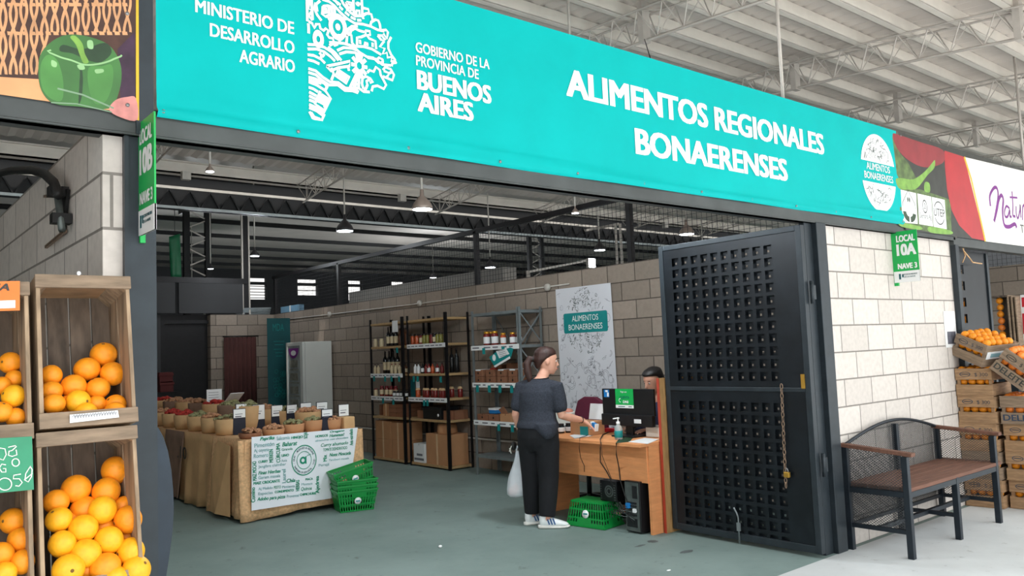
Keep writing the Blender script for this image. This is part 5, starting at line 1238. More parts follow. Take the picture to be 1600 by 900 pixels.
b = MB(); b.text('ALIMENTOS', (XB-.0072, yc, zc+.014), U2, ZU, h=.065, w=.42, bold=.0); b.build('title_line', 'white', t); b = MB(); b.text('BONAERENSES', (XB-.0072, yc, zc-.085), U2, ZU, h=.065, w=.54, bold=.0); b.build('title_line', 'white', t)
b = MB(); rr = random.Random(8)
for i in range(420):
    a = rr.uniform(0, 2*PI); q = math.sqrt(rr.random()); y = yc+.31*q*math.cos(a); z = zc+.38*q*math.sin(a)
    if abs(z-zc) < .13: continue
    l = rr.uniform(.008, .024); a2 = rr.uniform(0, PI); kind = rr.random()
    if kind < .35: b.disc((y, z), l*.7, l*.9, XO, YU, ZU, 10, hole=.8)
    else: b.ribbon([(y-l*math.cos(a2), z-l*math.sin(a2)), (y+.4*l*math.sin(a2), z-.4*l*math.cos(a2)), (y+l*math.cos(a2), z+l*math.sin(a2))], rr.uniform(.002, .009), XO, YU, ZU)
b.build('food_print', 'greycase', t)
b = MB()
for i in range(230):
    y = rr.uniform(3.08, 3.88); z = rr.uniform(.6, 2.16)
    if abs(z-zc) < .42 and abs(y-yc) < .34: continue
    l = rr.uniform(.014, .05); kind = rr.random()
    if kind < .3: b.disc((y, z), l*.7, l, XO, YU, ZU, 14, hole=.9)
    elif kind < .55:
        a = rr.uniform(0, PI); b.ribbon(arcp(y, z, l*1.2, l*1.2, math.degrees(a), math.degrees(a)+170), .004, XO, YU, ZU); b.ribbon(arcp(y, z, l*.8, l*.8, math.degrees(a), math.degrees(a)+170), .003, XO, YU, ZU)
    elif kind < .8:
        a = rr.uniform(0, PI); b.ribbon([(y+l*2*math.cos(a), z+l*2*math.sin(a)), (y+.01, z), (y-l*2*math.cos(a), z-l*2*math.sin(a))], .004, XO, YU, ZU); b.ribbon([(y, z), (y+l*math.sin(a), z+l*math.cos(a))], .004, XO, YU, ZU)
    else:
        for k in range(5): b.ribbon([(y, z), (y+l*math.cos(k*.5), z+l*math.sin(k*.5))], .004, XO, YU, ZU)
b.build('drawing_print', 'pencil', t)
# roll-up banner, fridge, curtain
t = thing('roll_up_banner', 'dark teal roll-up banner with pale lettering beside the fridge', 'banner', (.8, 11.6, 0))
yR = 10.75; p0 = PY(417, 500, yR); p1 = PY(453, 497, yR)
b = MB(); b.box(p0.x, p1.x, yR, yR+.004, .1, p1.z); b.build('vinyl_sheet', 'tealdark', t)
b = MB(); b.box(p0.x-.02, p1.x+.02, yR-.06, yR+.08, 0, .09); b.build('base', 'galv', t); b = MB(); b.box((p0.x+p1.x)/2-.01, (p0.x+p1.x)/2+.01, yR+.006, yR+.02, .09, p1.z); b.build('pole', 'galv', t)
xm = (p0.x+p1.x)/2; b = MB(); b.text('MDA', PY(435, 517, yR-.002), XU, ZU, h=.13, w=.21, bold=-.005)
for k, w in enumerate((.2,.16,.2,.14,.12)): b.box(xm-w/2, xm+w/2, yR-.002, yR-.001, 1.84-.06*k-.02*(k > 1), 1.85-.06*k-.02*(k > 1))
rr = random.Random(4)
for k in range(30): x = xm+rr.uniform(-.1, .1); z = rr.uniform(.85, 1.35); b.disc((x, z), .03, .04, (0, yR-.002, 0), XU, ZU, 10, hole=.85)
b.build('banner_print', 'teal', t)
t = thing('glass_door_fridge', 'white upright fridge with a glass door and purple emblem', 'fridge', (.7, 9.9, 0))
fx0, fx1, fy0, fy1, fz = .45, .985, 9.56, 10.20, 1.80
b = MB(); b.box(fx0+.05, fx1, fy0, fy1, .08, fz); b.build('cabinet', 'fridgew', t, bevel=.01)
b = MB(); b.box(fx0+.0, fx0+.046, fy0, fy0+.1, .1, fz); b.box(fx0, fx0+.046, fy1-.05, fy1, .1, fz); b.box(fx0, fx0+.046, fy0+.1, fy1-.05, fz-.06, fz); b.box(fx0, fx0+.046, fy0+.1, fy1-.05, .1, .2); b.build('door_frame', 'fridgew', t, bevel=.005)
b = MB(); b.box(fx0+.012, fx0+.02, fy0+.1, fy1-.05, .2, fz-.06); b.build('door_glass', mat('fridge_glass', (.5,.55,.56), .08, .3, .2, 4, spec=.8), t)
b = MB()
for k in range(5): b.box(fx0+.004, fx0+.011, fy0+.16, fy1-.1, .45+.22*k, .47+.22*k); b.box(fx0+.003, fx0+.010, fy0+.2, fy1-.14, .50+.22*k, .62+.22*k)
b.build('shelf_goods', mat('fridge_goods', s2l(120,120,110), .4, 0, .5, 10), t)
b = MB(); o = (fx0-.002, 0, 0); b.disc((9.9, 1.70), .2, .17, o, YU, ZU, 20, a0=PI, a1=2*PI); b.build('purple_emblem', 'purpleink', t)
b = MB(); b.disc((9.9, 1.62), .1, .045, (fx0-.0035, 0, 0), YU, ZU, 16); b.build('white_emblem', 'white', t)
b = MB(); b.box(fx0+.02, fx1-.02, fy0+.02, fy1-.02, 0, .08); b.build('plinth', 'blackmetal', t)
b = MB(); V = []
for i in range(41):
    x = .02+.62*i/40; V += [(x, 11.93+.025*math.sin(i*1.15), 1.97), (x, 11.92+.035*math.sin(i*1.15+.3), .05)]
b.add(V, [(2*i, 2*i+2, 2*i+3, 2*i+1) for i in range(40)], True); o = b.build('curtain', 'curtain', None); o.modifiers.new('s', 'SOLIDIFY').thickness = .004
tag(o, 'dull red brown curtain hanging on the back wall beside the roll-up banner', 'curtain')
b = MB(); b.tube([(0, 11.93, 1.985), (.68, 11.93, 1.985)], .012, 8); tag(b.build('curtain_rail', 'blackmetal'), 'thin rail holding the red brown curtain', 'rail')
# things on top of the back wall
t = thing('storage_box', 'pale blue box lying on top of the wall above the roll-up banner', 'box', (1.1, 11, 2.4))
b = MB(); b.box(1.03, 1.16, 10.95, 11.7, 2.402, 2.52); b.build('box_body', mat('pale_blue_plastic', s2l(110,150,176), .5), t, bevel=.006); b = MB(); b.box(1.028, 1.162, 11.25, 11.3, 2.402, 2.523); b.build('band', 'paper', t)
for k in range(4): b = MB(); b.bar((.3+.05*k, 12.05, 2.42+.03*k), (1.0, 12.15-.02*k, 2.42+.035*k), .03); tag(b.build('metal_profile', 'galv'), 'loose metal profile lying on the back wall, %s of the heap' % ORD[k], 'profile', 'loose profiles on the back wall')

# ------------------------------------------------------------------ display table
TX0, TX1, TY0, TY1, TZ = -2.53, -1.30, 4.52, 9.2, .76
t = thing('display_table', 'long table wrapped in brown burlap and kraft cloth carrying the dried goods', 'table', (-1.9, 6.8, 0))
b = MB(); b.box(TX0+.05, TX1-.05, TY0+.05, TY1-.05, TZ-.03, TZ-.006); b.build('tabletop', 'pine', t)
for x in (TX0+.12, TX1-.12):
    for y in (TY0+.15, 6.8, TY1-.15): b = MB(); b.box(x-.025, x+.025, y-.025, y+.025, 0, TZ-.03); b.build('leg', 'pine', t)
def drape(x0, y0, x1, y1, nx, z0, z1, out, seed, flare=.03, amp=.012, hem=.02):
    rr = random.Random(seed); b = MB(); V = []; n = 9; ph = [rr.uniform(0, 6) for _ in range(4)]
    d = Vector((x1-x0, y1-y0)); L = d.length; d /= L; nv = Vector(out)
    for i in range(nx+1):
        s = L*i/nx
        for j in range(n+1):
            q = j/n; w = amp*q*(math.sin(s*17+ph[0])+.6*math.sin(s*31+ph[1]))+flare*q; z = z1+(z0-z1)*q + (hem*q*math.sin(s*4+ph[2]) if j == n else 0)
            V.append((x0+d.x*s+nv.x*w, y0+d.y*s+nv.y*w, max(.012, z)))
    b.add(V, [(i*(n+1)+j, (i+1)*(n+1)+j, (i+1)*(n+1)+j+1, i*(n+1)+j+1) for i in range(nx) for j in range(n)], True); return b
def cloth(nm, b, m, par):
    o = b.build(nm, m, par); o.modifiers.new('s', 'SOLIDIFY').thickness = .004; return o
b = MB(); V = []
nx_, ny_ = 10, 36
for i in range(nx_+1):
    for j in range(ny_+1): V.append((TX0+(TX1-TX0)*i/nx_, TY0+(TY1-TY0)*j/ny_, TZ+.003*math.sin(i*1.7+j*.9)))
b.add(V, [(i*(ny_+1)+j, (i+1)*(ny_+1)+j, (i+1)*(ny_+1)+j+1, i*(ny_+1)+j+1) for i in range(nx_) for j in range(ny_)], True); cloth('cloth_top', b, 'burlap', t)
cloth('front_drape', drape(TX0-.06, TY0, TX1+.03, TY0, 40, .03, TZ+.004, (0,-1), 1), 'burlap', t)
cloth('side_drape', drape(TX0-.0, TY0-.02, TX0, 5.35, 30, .03, TZ+.004, (-1,0), 2, .05, .02), 'burlap', t)
cloth('side_drape', drape(TX0-.0, 5.33, TX0, 6.35, 26, .03, TZ+.004, (-1,0), 3, .03, .016), 'kraft', t)
cloth('side_drape', drape(TX0-.012, 6.2, TX0-.012, 6.85, 20, .04, TZ+.004, (-1,0), 4, .05, .02), 'kraft2', t)
cloth('side_drape', drape(TX0-.0, 6.8, TX0, TY1, 60, .03, TZ+.004, (-1,0), 5, .02, .014), 'kraft', t)
cloth('right_drape', drape(TX1, TY0, TX1, TY1, 60, .03, TZ+.004, (1,0), 6, .03, .012), 'burlap', t)
p = PX(286, 716, TX0-.05); b = MB(); b.text('.10', (TX0-.062, p.y, p.z), NYU, ZU, h=.13, w=.3, bold=.01); b.build('black_print', 'photodark', t)
# loose kraft paper sheet hanging over the near corner
b = MB(); P = [(-2.6, 5.25, .03), (-2.66, 4.95, .05), (-2.60, 4.72, .04), (-2.58, 4.75, .70), (-2.57, 5.1, .74), (-2.60, 5.2, .5)]
b.add(P, [(0,1,2,3,4,5)], False); o = b.build('paper_flap', 'kraft', t); o.modifiers.new('s', 'SOLIDIFY').thickness = .003
# printed apron on the front
t = thing('printed_apron', 'white cloth printed with green spice names hung on the table front', 'banner', (-1.95, 4.46, .4))
YA = 4.452
cc = [PY(393,683,YA), PY(559,668,YA), PY(511,783,YA), PY(393,798,YA)]
b = MB(); V = []; n = 16
for j in range(n+1):
    l = cc[0].lerp(cc[3], j/n); r = cc[1].lerp(Vector((cc[1].x-.12, YA, cc[2].z+.02)), j/n)
    for i in range(25): q = l.lerp(r, i/24); V.append((q.x, YA-.0008*math.sin(i*.9+j*.2), q.z))
b.add(V, [(j*25+i, j*25+i+1, (j+1)*25+i+1, (j+1)*25+i) for j in range(n) for i in range(24)], True); o = b.build('cloth_sheet', 'cloth', t)
def AP(x, y): q = PY(370+x/5.626, 660+y/5.626, YA-.003); q.y = YA-.0032; return q
gi = MB()
def word(s, x0, x1, y, h, grey=0, sh=0, bd=.0, ver=0):
    a, c = AP(x0, y), AP(x1, y-(x1-x0)*.105 if not ver else y); m_ = MB()
    u = (c-a).normalized(); u.y = 0; m_.text(s, (a+c)/2, u, ZU, h=h/5.626/165*1.35, w=(c-a).length, bold=bd+.012, shear=sh); m_.build('printed_word', 'greyink' if grey else 'greenink', t)
for a in (('Paprika',205,330,160,22,0,.3,.01),('Salicornia',352,465,158,24,1),('HINOJO',480,580,146,16,0,0,.02),('HONGOS',692,800,134,16,0,0,.02),('Hummus!',815,945,130,20,0,.25,.01),('Oregano',820,945,92,14,0,.2,.01),
          ('Pimentón',155,330,222,26,1),('Baharat',400,530,212,28,0,.3,.01),('almendras con chocolate',690,980,170,14,1,.2),('Curry ahumado',740,978,215,22,0,.25),('Aj ceyena',152,282,264,22,1),('Granola',395,490,250,16,0),('TOMATE DESHIDRATADO',760,970,255,20,0),('Romero',150,276,314,26,1),('LINO',395,458,302,16,0,0,.02),
          ('CURRY',190,272,358,15,0,0,.02),('Anís',390,440,348,16,1),('Nuez Moscada',815,1002,300,22,0,.3,.01),('Tandoori masala',810,985,340,14,1,.2),('Jengibre c/almíbar',190,432,402,18,1),('Finas Hierbas',190,385,460,22,0,.3,.01),('Garam masala',190,382,500,20,1),('MAIZ CROCANTE',148,378,548,17,0,0,.02),
          ('Aj Molido',190,315,596,17,1),('PESTO',326,388,584,18,0),('Pimienta',400,510,580,17,1),('Especias',190,315,640,18,1),('CONDIMENTO',335,500,622,15,0,0,.02),('Chía',438,512,530,24,0,.2,.01),('MACA',605,668,510,14,0,0,.02),('Quinoa',565,658,600,22,0,.25),('Adobo para pizza',180,425,690,22,0,.3,.01),('Provenzal',440,545,662,18,1),('CHIMICHURRI',555,695,646,15,0,0,.02),('Perejil',720,810,388,17,1),('Mostaza',570,665,555,16,1)): word(*a)
for a in (('CÚRCUMA',380,350,180,0),('MERKEN',318,350,235,0),('MAIZ MOCHO',172,510,340,0),('Comino',160,700,570,0),('HIERBAS',550,600,505,0),('Laurel',430,530,410,1),('Ajedrea',722,620,470,0),('SOJA',620,140,85,0),('Mix',790,340,285,0),('Anis estrellado',1020,200,55,0)):
    m_ = MB(); m_.text(a[0], AP(a[1], a[2]-(a[2]-a[3])/2), ZU, Vector((-1,0,0)), h=.038, w=abs(AP(a[1],a[2]).z-AP(a[1],a[3]).z), bold=.022); m_.build('printed_word', 'greyink' if a[4] else 'greenink', t)
q = AP(592, 332); o = (0, YA-.0032, 0)
gi.disc((q.x, q.z), .132, .148, o, XU, ZU, 36, hole=.93); gi.disc((q.x, q.z), .078, .088, o, XU, ZU, 30, hole=.93); gi.disc((q.x-.012, q.z), .034, .036, o, XU, ZU, 24, hole=.5); gi.ribbon([(q.x+.018, q.z-.036), (q.x+.018, q.z+.036)], .014, o, XU, ZU)
for k in range(4): gi.ribbon([(q.x+.025+.012*k, q.z+.03+.006*k), (q.x+.04+.012*k, q.z+.05)], .004, o, XU, ZU)
gi.build('round_mark', 'greenink', t)
b = MB(); word_ = 'CRIC · RUSTICO & NATURAL · CRIC · RUSTICO & NATURAL · '
for i, ch in enumerate(word_):
    if ch == ' ': continue
    a = PI*.98-2*PI*i/len(word_); r1, r2 = .098, .110
    c = Vector((q.x+r1*math.cos(a), YA-.0034, q.z+r2*math.sin(a))); u = Vector((math.sin(a), 0, -math.cos(a))); v = Vector((math.cos(a), 0, math.sin(a)))
    b.text(ch, c, u, v, h=.018, bold=.01)
b.build('ring_lettering', 'tealdark', t)

# goods on the table: paper bags / baskets with a heap in them, and card holders
def bagbasket(label, x, y, r, h, fill, outer='kraft', hs=.4, group='paper bags of dried goods on the table', z=None, sq=False):
    z = (TZ+.006) if z is None else z
    t = thing('paper_bag', label, 'bag', (x, y, z), group)
    n = 4 if sq else 16; b = MB(); rr = random.Random(int(x*100+y*37))
    prof = [(r*.86, 0), (r*.95, h*.4), (r, h*.97), (r*.97, h), (r*.93, h*.9), (.01, h*.85)]
    b.lathe(prof, (0,0,0), n); o = b.build('bag_body', outer, t, local=True)
    b = MB()
    for k in range(26):
        a = rr.uniform(0, 2*PI); q = r*.8*math.sqrt(rr.random()); s = r*rr.uniform(.14, .3)
        b.ball((q*math.cos(a), q*math.sin(a), h*.88+hs*r*(1-(q/r)**2)), s, 7, 5, (1, rr.uniform(.5, 1), rr.uniform(.4, .9)))
    b.build('contents', fill, t, local=True); return t
def holder(label, px, py, X, w=.15, h=.10, tilt=.15, m='navycard', zb=None):
    """price card on a dark stand, facing the front"""
    zb = TZ+.006 if zb is None else zb
    p = PX(px, py, X); t = thing('price_card', label, 'sign', (p.x, p.y, zb), 'price cards on the table')
    h += .025; w_, H = w/2, p.z-zb
    b = MB(); b.box(-w_, w_, .0, .012, .0, H+h/2+.006); b.box(-w_, w_, -.02, .05, 0, .004); b.build('card_stand', m, t, local=True)
    b = MB(); b.box(-w_+.004, w_-.004, -.003, -.0005, H-h/2, H+h/2); b.build('paper_card', 'white', t, local=True)
    b = MB()
    for k in range(3): b.box(-w_*.7, w_*(.7-.2*k), -.0042, -.0032, H+h*.22-.028*k, H+h*.22-.022*k)
    b.build('print', 'pencil', t, local=True)
    return t
T = TX0
near = [(-2.40, 4.70, .11, .05, 'nuts', 'wooden tray with cellophane bags at the near left table corner'), (-2.17, 4.68, .11, .07, 'nuts', 'bag of nuts in shiny wrap near the left of the front row'),
        (-1.96, 4.68, .11, .10, 'herb', 'bag of pale green herbs left of centre in the front row'), (-1.75, 4.68, .10, .12, 'herb', 'bag of green herbs with a plastic bag in front row centre'), (-1.54, 4.68, .10, .11, 'nuts', 'bag with clear packets right of centre in the front row')]
for x, y, r, h, f, lab in near: bagbasket(lab, x, y, r, h, f, 'card' if 'bag' in lab[:3] else 'cardd')
b = MB(); b.box(-1.44, -1.31, 4.60, 4.8, TZ+.006, TZ+.13); tag(b.build('paper_bag', 'kraft', bevel=.01), 'plain closed kraft bag at the right end of the front row', 'bag')
k = 0
fills = ['orangefood','herb','nuts','chili','chili','chili','herb','nuts','kraft']
for i, (y, f) in enumerate(((8.9,'orangefood'),(8.45,'nuts'),(8.0,'chili'),(7.55,'nuts'),(7.1,'chili'),(6.65,'chili'),(6.2,'herb'),(5.75,'nuts'),(5.35,'herb'))):
    bagbasket('kraft bag on the aisle edge of the table, %s from its back end' % ORD[i], -2.38, y, .13, .16, f, 'kraft')
for i, (y, f) in enumerate(((8.7,'chili'),(8.2,'nuts'),(7.7,'nuts'),(7.2,'nuts'),(6.7,'chili'),(6.2,'herb'),(5.7,'herb'))):
    bagbasket('taller kraft bag along the table middle, %s from its back end' % ORD[i], -2.02, y, .15, .26, f, 'kraft2' if i % 2 else 'kraft')
for i, (y, f) in enumerate(((8.4,'nuts'),(7.6,'herb'),(6.9,'herb'),(6.2,'nuts'),(5.6,'herb'),(5.1,'nuts'))):
    bagbasket('kraft bag on the wall side of the table, %s from its back end' % ORD[i], -1.6, y, .14, .18, f, 'kraft')
b = MB(); b.box(-2.52, -2.28, 4.56, 4.82, TZ+.007, TZ+.012) if False else None
for lab, px, py, X, w, h in (('white price card nearest the left table corner',374,646,-2.3,.13,.06),('price card behind the left corner card',377,637,-2.12,.12,.05),('large price card left of the fridge foot',404,644,-1.95,.14,.13),('price card in front of the roll-up banner',433,642,-1.75,.13,.09),('price card below the fridge door',456,639,-1.62,.12,.06),('price card below the fridge side',478,636,-1.5,.13,.06),
    ('price card at the right below the fridge side',503,634,-1.38,.13,.05),('low price card in front of the packets',511,645,-1.62,.12,.04),('price card at the right end of the table',537,641,-1.36,.12,.09)): holder(lab, px, py, X, w, h)
t = thing('menu_card', 'tall grey card standing upright at the back of the table', 'sign', (-2.0, 8.2, TZ)); p = PX(335, 624, -2.0)
b = MB(); b.box(p.x-.09, p.x+.09, p.y, p.y+.006, TZ+.006, p.z+.12); b.build('card', 'paper', t); b = MB()
for k in range(8): b.box(p.x-.07, p.x+.05, p.y-.0015, p.y-.0005, p.z+.08-.03*k, p.z+.085-.03*k)
b.build('print', 'pencil', t)
t = thing('menu_card', 'grey card leaning sideways at the back of the table', 'sign', (-1.9, 7.6, TZ)); a, c = PX(356, 632, -1.9), PX(372, 613, -1.9); a.z = TZ+.01
b = MB(); b.bar(PX(352, 640, -1.9), PX(371, 614, -1.9), .16, .006, up=(0,1,.0)); b.build('card', 'paper', t); b = MB(); b.bar((-1.9, a.y, TZ+.006), (-1.9, a.y, TZ+.3), .01); b.build('stay', 'blackmetal', t)
# ------------------------------------------------------------------ green baskets
def basket(label, loc, rot, group, flip=False, wires=False):
    t = thing('shopping_basket', label, 'basket', loc, group, rot)
    H = .205; l0, w0, l1, w1 = .165, .105, .20, .138
    b = MB(); b.box(-l0, l0, -w0, w0, 0, .004); b.build('base', 'basket', t, local=True)
    def wall(nm, A0, A1, B0, B1, n):
        """A bottom edge, B top edge; grid with slots"""
        A0, A1, B0, B1 = map(Vector, (A0, A1, B0, B1)); b = MB(); b.flat = True
        U = [0]; 
        for k in range(n): U += [(k+.2)/n, (k+.8)/n]
        U.append(1)
        Vv = [0, .07, .30, .37, .64, .71, .84, 1.0]
        P = lambda u, v: A0.lerp(A1, u).lerp(B0.lerp(B1, u), v)
        for i in range(len(U)-1):
            for j in range(len(Vv)-1):
                hole = i % 2 == 1 and j in (1, 3, 5) and not (j == 5 and .3 < U[i] < .68) and not (j == 3 and .42 < U[i] < .58 and n > 8)
                if not hole: b.add([P(U[i], Vv[j]), P(U[i+1], Vv[j]), P(U[i+1], Vv[j+1]), P(U[i], Vv[j+1])], [(0,1,2,3)], False)
        o = b.build(nm, 'basket', t, local=True); o.modifiers.new('s', 'SOLIDIFY').thickness = .003
    wall('long_side', (-l0,-w0,0), (l0,-w0,0), (-l1,-w1,H), (l1,-w1,H), 14); wall('long_side', (-l0,w0,0), (l0,w0,0), (-l1,w1,H), (l1,w1,H), 14)
    wall('short_side', (-l0,-w0,0), (-l0,w0,0), (-l1,-w1,H), (-l1,w1,H), 7); wall('short_side', (l0,-w0,0), (l0,w0,0), (l1,-w1,H), (l1,w1,H), 7)
    b = MB()
    for s in (-1, 1):
        b.box(-l1-.006, l1+.006, s*w1-.005, s*w1+.005, H-.012, H+.003); b.box(s*l1-.005, s*l1+.005, -w1, w1, H-.012, H+.003)
    b.build('rim', 'basket', t, local=True)
    for s in (-1, 1):
        q = .50; yy = s*(w0+(w1-w0)*q)+s*.004; z = H*q
        b = MB(); n_ = Vector((0, s, -.16)).normalized(); b.lathe([(.034, 0), (.034, .0015)], (0, yy, z), 20, axis=n_); st_ = b.build('round_sticker', 'white', t, local=True)
        b = MB(); b.box(-.022, .022, yy+s*.0018-.0004, yy+s*.0018+.0004, z-.008, z+.008); b.build('sticker_print', 'teal', t, local=True)
    return t
ba = math.radians(-12.5); bx, by = -1.52, 4.27
SG = 'stack of green shopping baskets by the table'
basket('green basket at the bottom of the stack before the printed apron', (bx, by, .002), (0,0,ba), SG)
basket('green basket second from the bottom of the stack before the apron', (bx, by, .052), (0,0,ba), SG)
basket('green basket third from the bottom of the stack before the apron', (bx, by, .102), (0,0,ba), SG)
basket('green basket tipped to one side on top of the stack before the apron', (bx+.005, by, .222), (0, math.radians(-13), ba), SG)
b = MB(); c, s_ = math.cos(ba), math.sin(ba)
for k in range(5): b.ball((bx-.12*c+.01*k, by-.12*s_+.02*(k-2), .30+.006*(k % 2)), .035, 9, 6, (1,1.2,.5))
tag(b.build('crumpled_paper', 'kraft'), 'crumpled brown paper inside the tipped top basket', 'paper')

# ------------------------------------------------------------------ desk
DX0, DX1, DY0, DY1, DZ = -.60, .02, 1.30, 2.66, .725
t = thing('desk', 'orange brown laminate desk with front panel at the shop entrance', 'desk', (-.3, 2, 0))
b = MB(); b.box(DX0, DX1, DY0, DY1, DZ-.026, DZ); b.build('desktop', 'laminate', t, bevel=.002)
b = MB(); b.box(-.50, -.482, DY0+.02, DY1-.02, .405, DZ-.026); b.build('front_panel', 'laminate', t, bevel=.001)
for y in (DY0+.002, DY1-.026): b = MB(); b.box(-.49, DX1-.02, y, y+.024, 0, DZ-.026); b.build('side_panel', 'laminate', t, bevel=.001)
t = thing('plywood_panel', 'tall narrow plywood panel standing between the desk and the black gate', 'panel', (-.2, 1.28, 0))
b = MB(); b.box(-.365, .30, 1.264, 1.286, 0, 1.235); b.build('board', 'plywood', t); b = MB(); b.box(-.368, -.3655, 1.263, 1.29, 0, 1.235); b.build('red_edge_strip', 'redtape', t)
# monitor
t = thing('monitor', 'black computer monitor seen from behind on the desk', 'monitor', (-.15, 1.77, DZ))
y0, y1, z0, z1, xm = 1.475, 2.075, .815, 1.135, -.20
b = MB(); b.box(xm+.0, xm+.025, y0, y1, z0+.09, z1); b.build('screen_back', 'screenback', t, bevel=.004)
b = MB(); b.box(xm-.028, xm+.02, y0+.005, y1-.005, z0, z0+.10); b.build('lower_housing', 'plastic', t, bevel=.006)
b = MB(); b.box(xm+.0251, xm+.027, y0+.01, y1-.01, z0+.1, z1-.01); b.build('screen', mat('screen_face', (.02,.025,.03), .1), t)
b = MB(); b.box(xm+.0, xm+.03, 1.73, 1.81, DZ+.01, z0+.05); b.build('stand_neck', 'plastic', t, bevel=.004); b = MB(); b.box(xm-.09, xm+.12, 1.64, 1.90, DZ, DZ+.014); b.build('stand_foot', 'plastic', t, bevel=.005)
b = MB(); b.box(xm-.0295, xm-.0285, 1.60, 1.68, z0+.03, z0+.065); b.build('rating_label', 'paper', t)
s = thing('payment_sign', 'green notice stuck on the back of the monitor', 'sign', (xm-.002, 1.805, 1.05))
b = MB(); b.box(xm-.003, xm-.0005, 1.70, 1.91, .968, 1.135); b.build('sheet', 'greensign', s); b = MB(); b.box(xm-.0035, xm-.003, 1.70, 1.91, .968, .995); b.build('white_footer', 'white', s)
b = MB(); b.text('Pagá con', (xm-.0036, 1.81, 1.103), NYU, ZU, h=.014, w=.07, bold=.01); b.build('lettering', 'white', s); b = MB(); b.text('DNI', (xm-.0036, 1.79, 1.012), NYU, ZU, h=.022, w=.06, bold=.02); b.build('lettering', 'white', s); b = MB(); b.disc((1.855, 1.035), .016, .018, (xm-.0036,0,0), YU, ZU, 14, a0=-2.2, a1=2.2, hole=.7); b.build('logo', 'white', s)
b = MB(); b.text('CUENTA', (xm-.0036, 1.80, 1.05), NYU, ZU, h=.022, w=.11, bold=.01); b.box(xm-.0037, xm-.0036, 1.80, 1.88, .977, .984); b.box(xm-.0037, xm-.0036, 1.72, 1.76, .977, .984); b.build('dark_lettering', 'tealdark', s)
b = MB(); b.box(xm-.0025, xm-.0005, 1.985, 2.05, 1.06, 1.125); s = tag(b.build('square_sticker', 'blue'), 'small blue and white square sticker at the corner of the monitor', 'sticker'); b = MB(); b.box(xm-.0032, xm-.0026, 1.99, 2.01, 1.065, 1.10); b.box(xm-.0032, xm-.0026, 2.0, 2.03, 1.105, 1.122); q = b.build('white_print', 'white', None); q.parent = s
# keyboard tray / base unit behind the monitor
b = MB(); b.box(-.16, .0, 1.42, 1.62, DZ, DZ+.09); s = tag(b.build('receipt_printer', 'cream', bevel=.01), 'cream box half hidden behind the monitor', 'printer')
# sanitizer bottle
p = PZ(967, 687, DZ)
t = thing('pump_bottle', 'clear hand gel bottle with a white pump on the desk', 'bottle', (p.x, p.y, DZ))
b = MB(); b.lathe([(.03, 0), (.034, .006), (.034, .09), (.026, .115), (.014, .125), (.014, .132)], p, 18); b.build('bottle_body', 'clearp', t)
b = MB(); b.lathe([(.0345, .02), (.0352, .021), (.0352, .075), (.0345, .076)], p, 18); b.build('paper_label', 'teal', t)
b = MB(); b.lathe([(.015, .13), (.016, .131), (.016, .15), (.006, .153), (.006, .175), (.013, .176), (.013, .184), (.004, .186)], p, 14); b.bar(p+Vector((0,0,.181)), p+Vector((-.03,.03,.176)), .011, .009); b.build('pump', 'white', t)
# phone stand / handset, papers, red object, products
t = thing('card_terminal', 'dark handset leaning on a stand before the monitor', 'phone', (-.42, 1.62, DZ))
p = PZ(1000, 678, DZ); b = MB(); b.bar((p.x-.0, p.y+.12, DZ+.03), (p.x+.02, p.y-.03, DZ+.10), .035, .022); b.build('handset', 'plastic', t); b = MB(); b.box(p.x-.04, p.x+.05, p.y-.04, p.y+.12, DZ, DZ+.025); b.build('cradle', 'plastic', t, bevel=.005)
def flat(label, corners, z, m, name='paper_sheet', th=.002, cat='paper'):
    b = MB(); p = [PZ(*a, z) for a in corners]; b.add(p+[q-Vector((0,0,th)) for q in p], [(0,1,2,3), (7,6,5,4), (0,4,5,1), (1,5,6,2), (2,6,7,3), (3,7,4,0)], False); return tag(b.build(name, m), label, cat)
flat('white papers lying at the near corner of the desk', ((982,690),(1008,684),(1030,686),(1012,693)), DZ+.004, 'paper', th=.004)
flat('green leaflet lying beside the gel bottle', ((968,684),(990,682),(984,690),(962,692)), DZ+.003, 'pepperD', name='leaflet')
flat('pale printed sheet lying before the jars on the desk', ((890,680),(912,676),(924,681),(898,685)), DZ+.003, 'paper')
flat('leaflets spread under the reaching hand', ((905,676),(918,672),(934,677),(922,682)), DZ+.0025, 'galv', name='leaflet')
for i, (px, py) in enumerate(((877,677), (889,676), (901,674))):
    p = PZ(px, py, DZ); jar('jar', '%s dark jar with a white label on the desk beside the woman' % ORD[i], 'dark jars on the desk', (p.x, p.y, DZ+.001), .033, .088, 'jamb' if i < 2 else 'jamr', 'darklid' if i < 2 else 'redlid', 'paper')
p = PZ(872, 664, DZ); t = thing('carton', 'cream box with pink packets behind the dark jars on the desk', 'box', (p.x, p.y, DZ)); b = MB(); b.box(p.x, p.x+.2, p.y-.2, p.y+.12, DZ, DZ+.13); b.build('box_body', 'cream', t, bevel=.004); b = MB()
for k in range(3): b.ball((p.x+.06, p.y-.1+.08*k, DZ+.14), .05, 10, 6, (1,1,.6))
b.build('packets', 'pinkish', t)
p = PZ(940, 672, DZ); t = carton('carton', 'open brown carton with teal leaflets on the desk beside the monitor', -.34, -.14, 2.12, 2.36, DZ, DZ+.12, 'card', False)
b = MB(); b.box(-.345, -.341, 2.13, 2.23, DZ+.0, DZ+.08); b.build('teal_leaflet', 'teal', t)
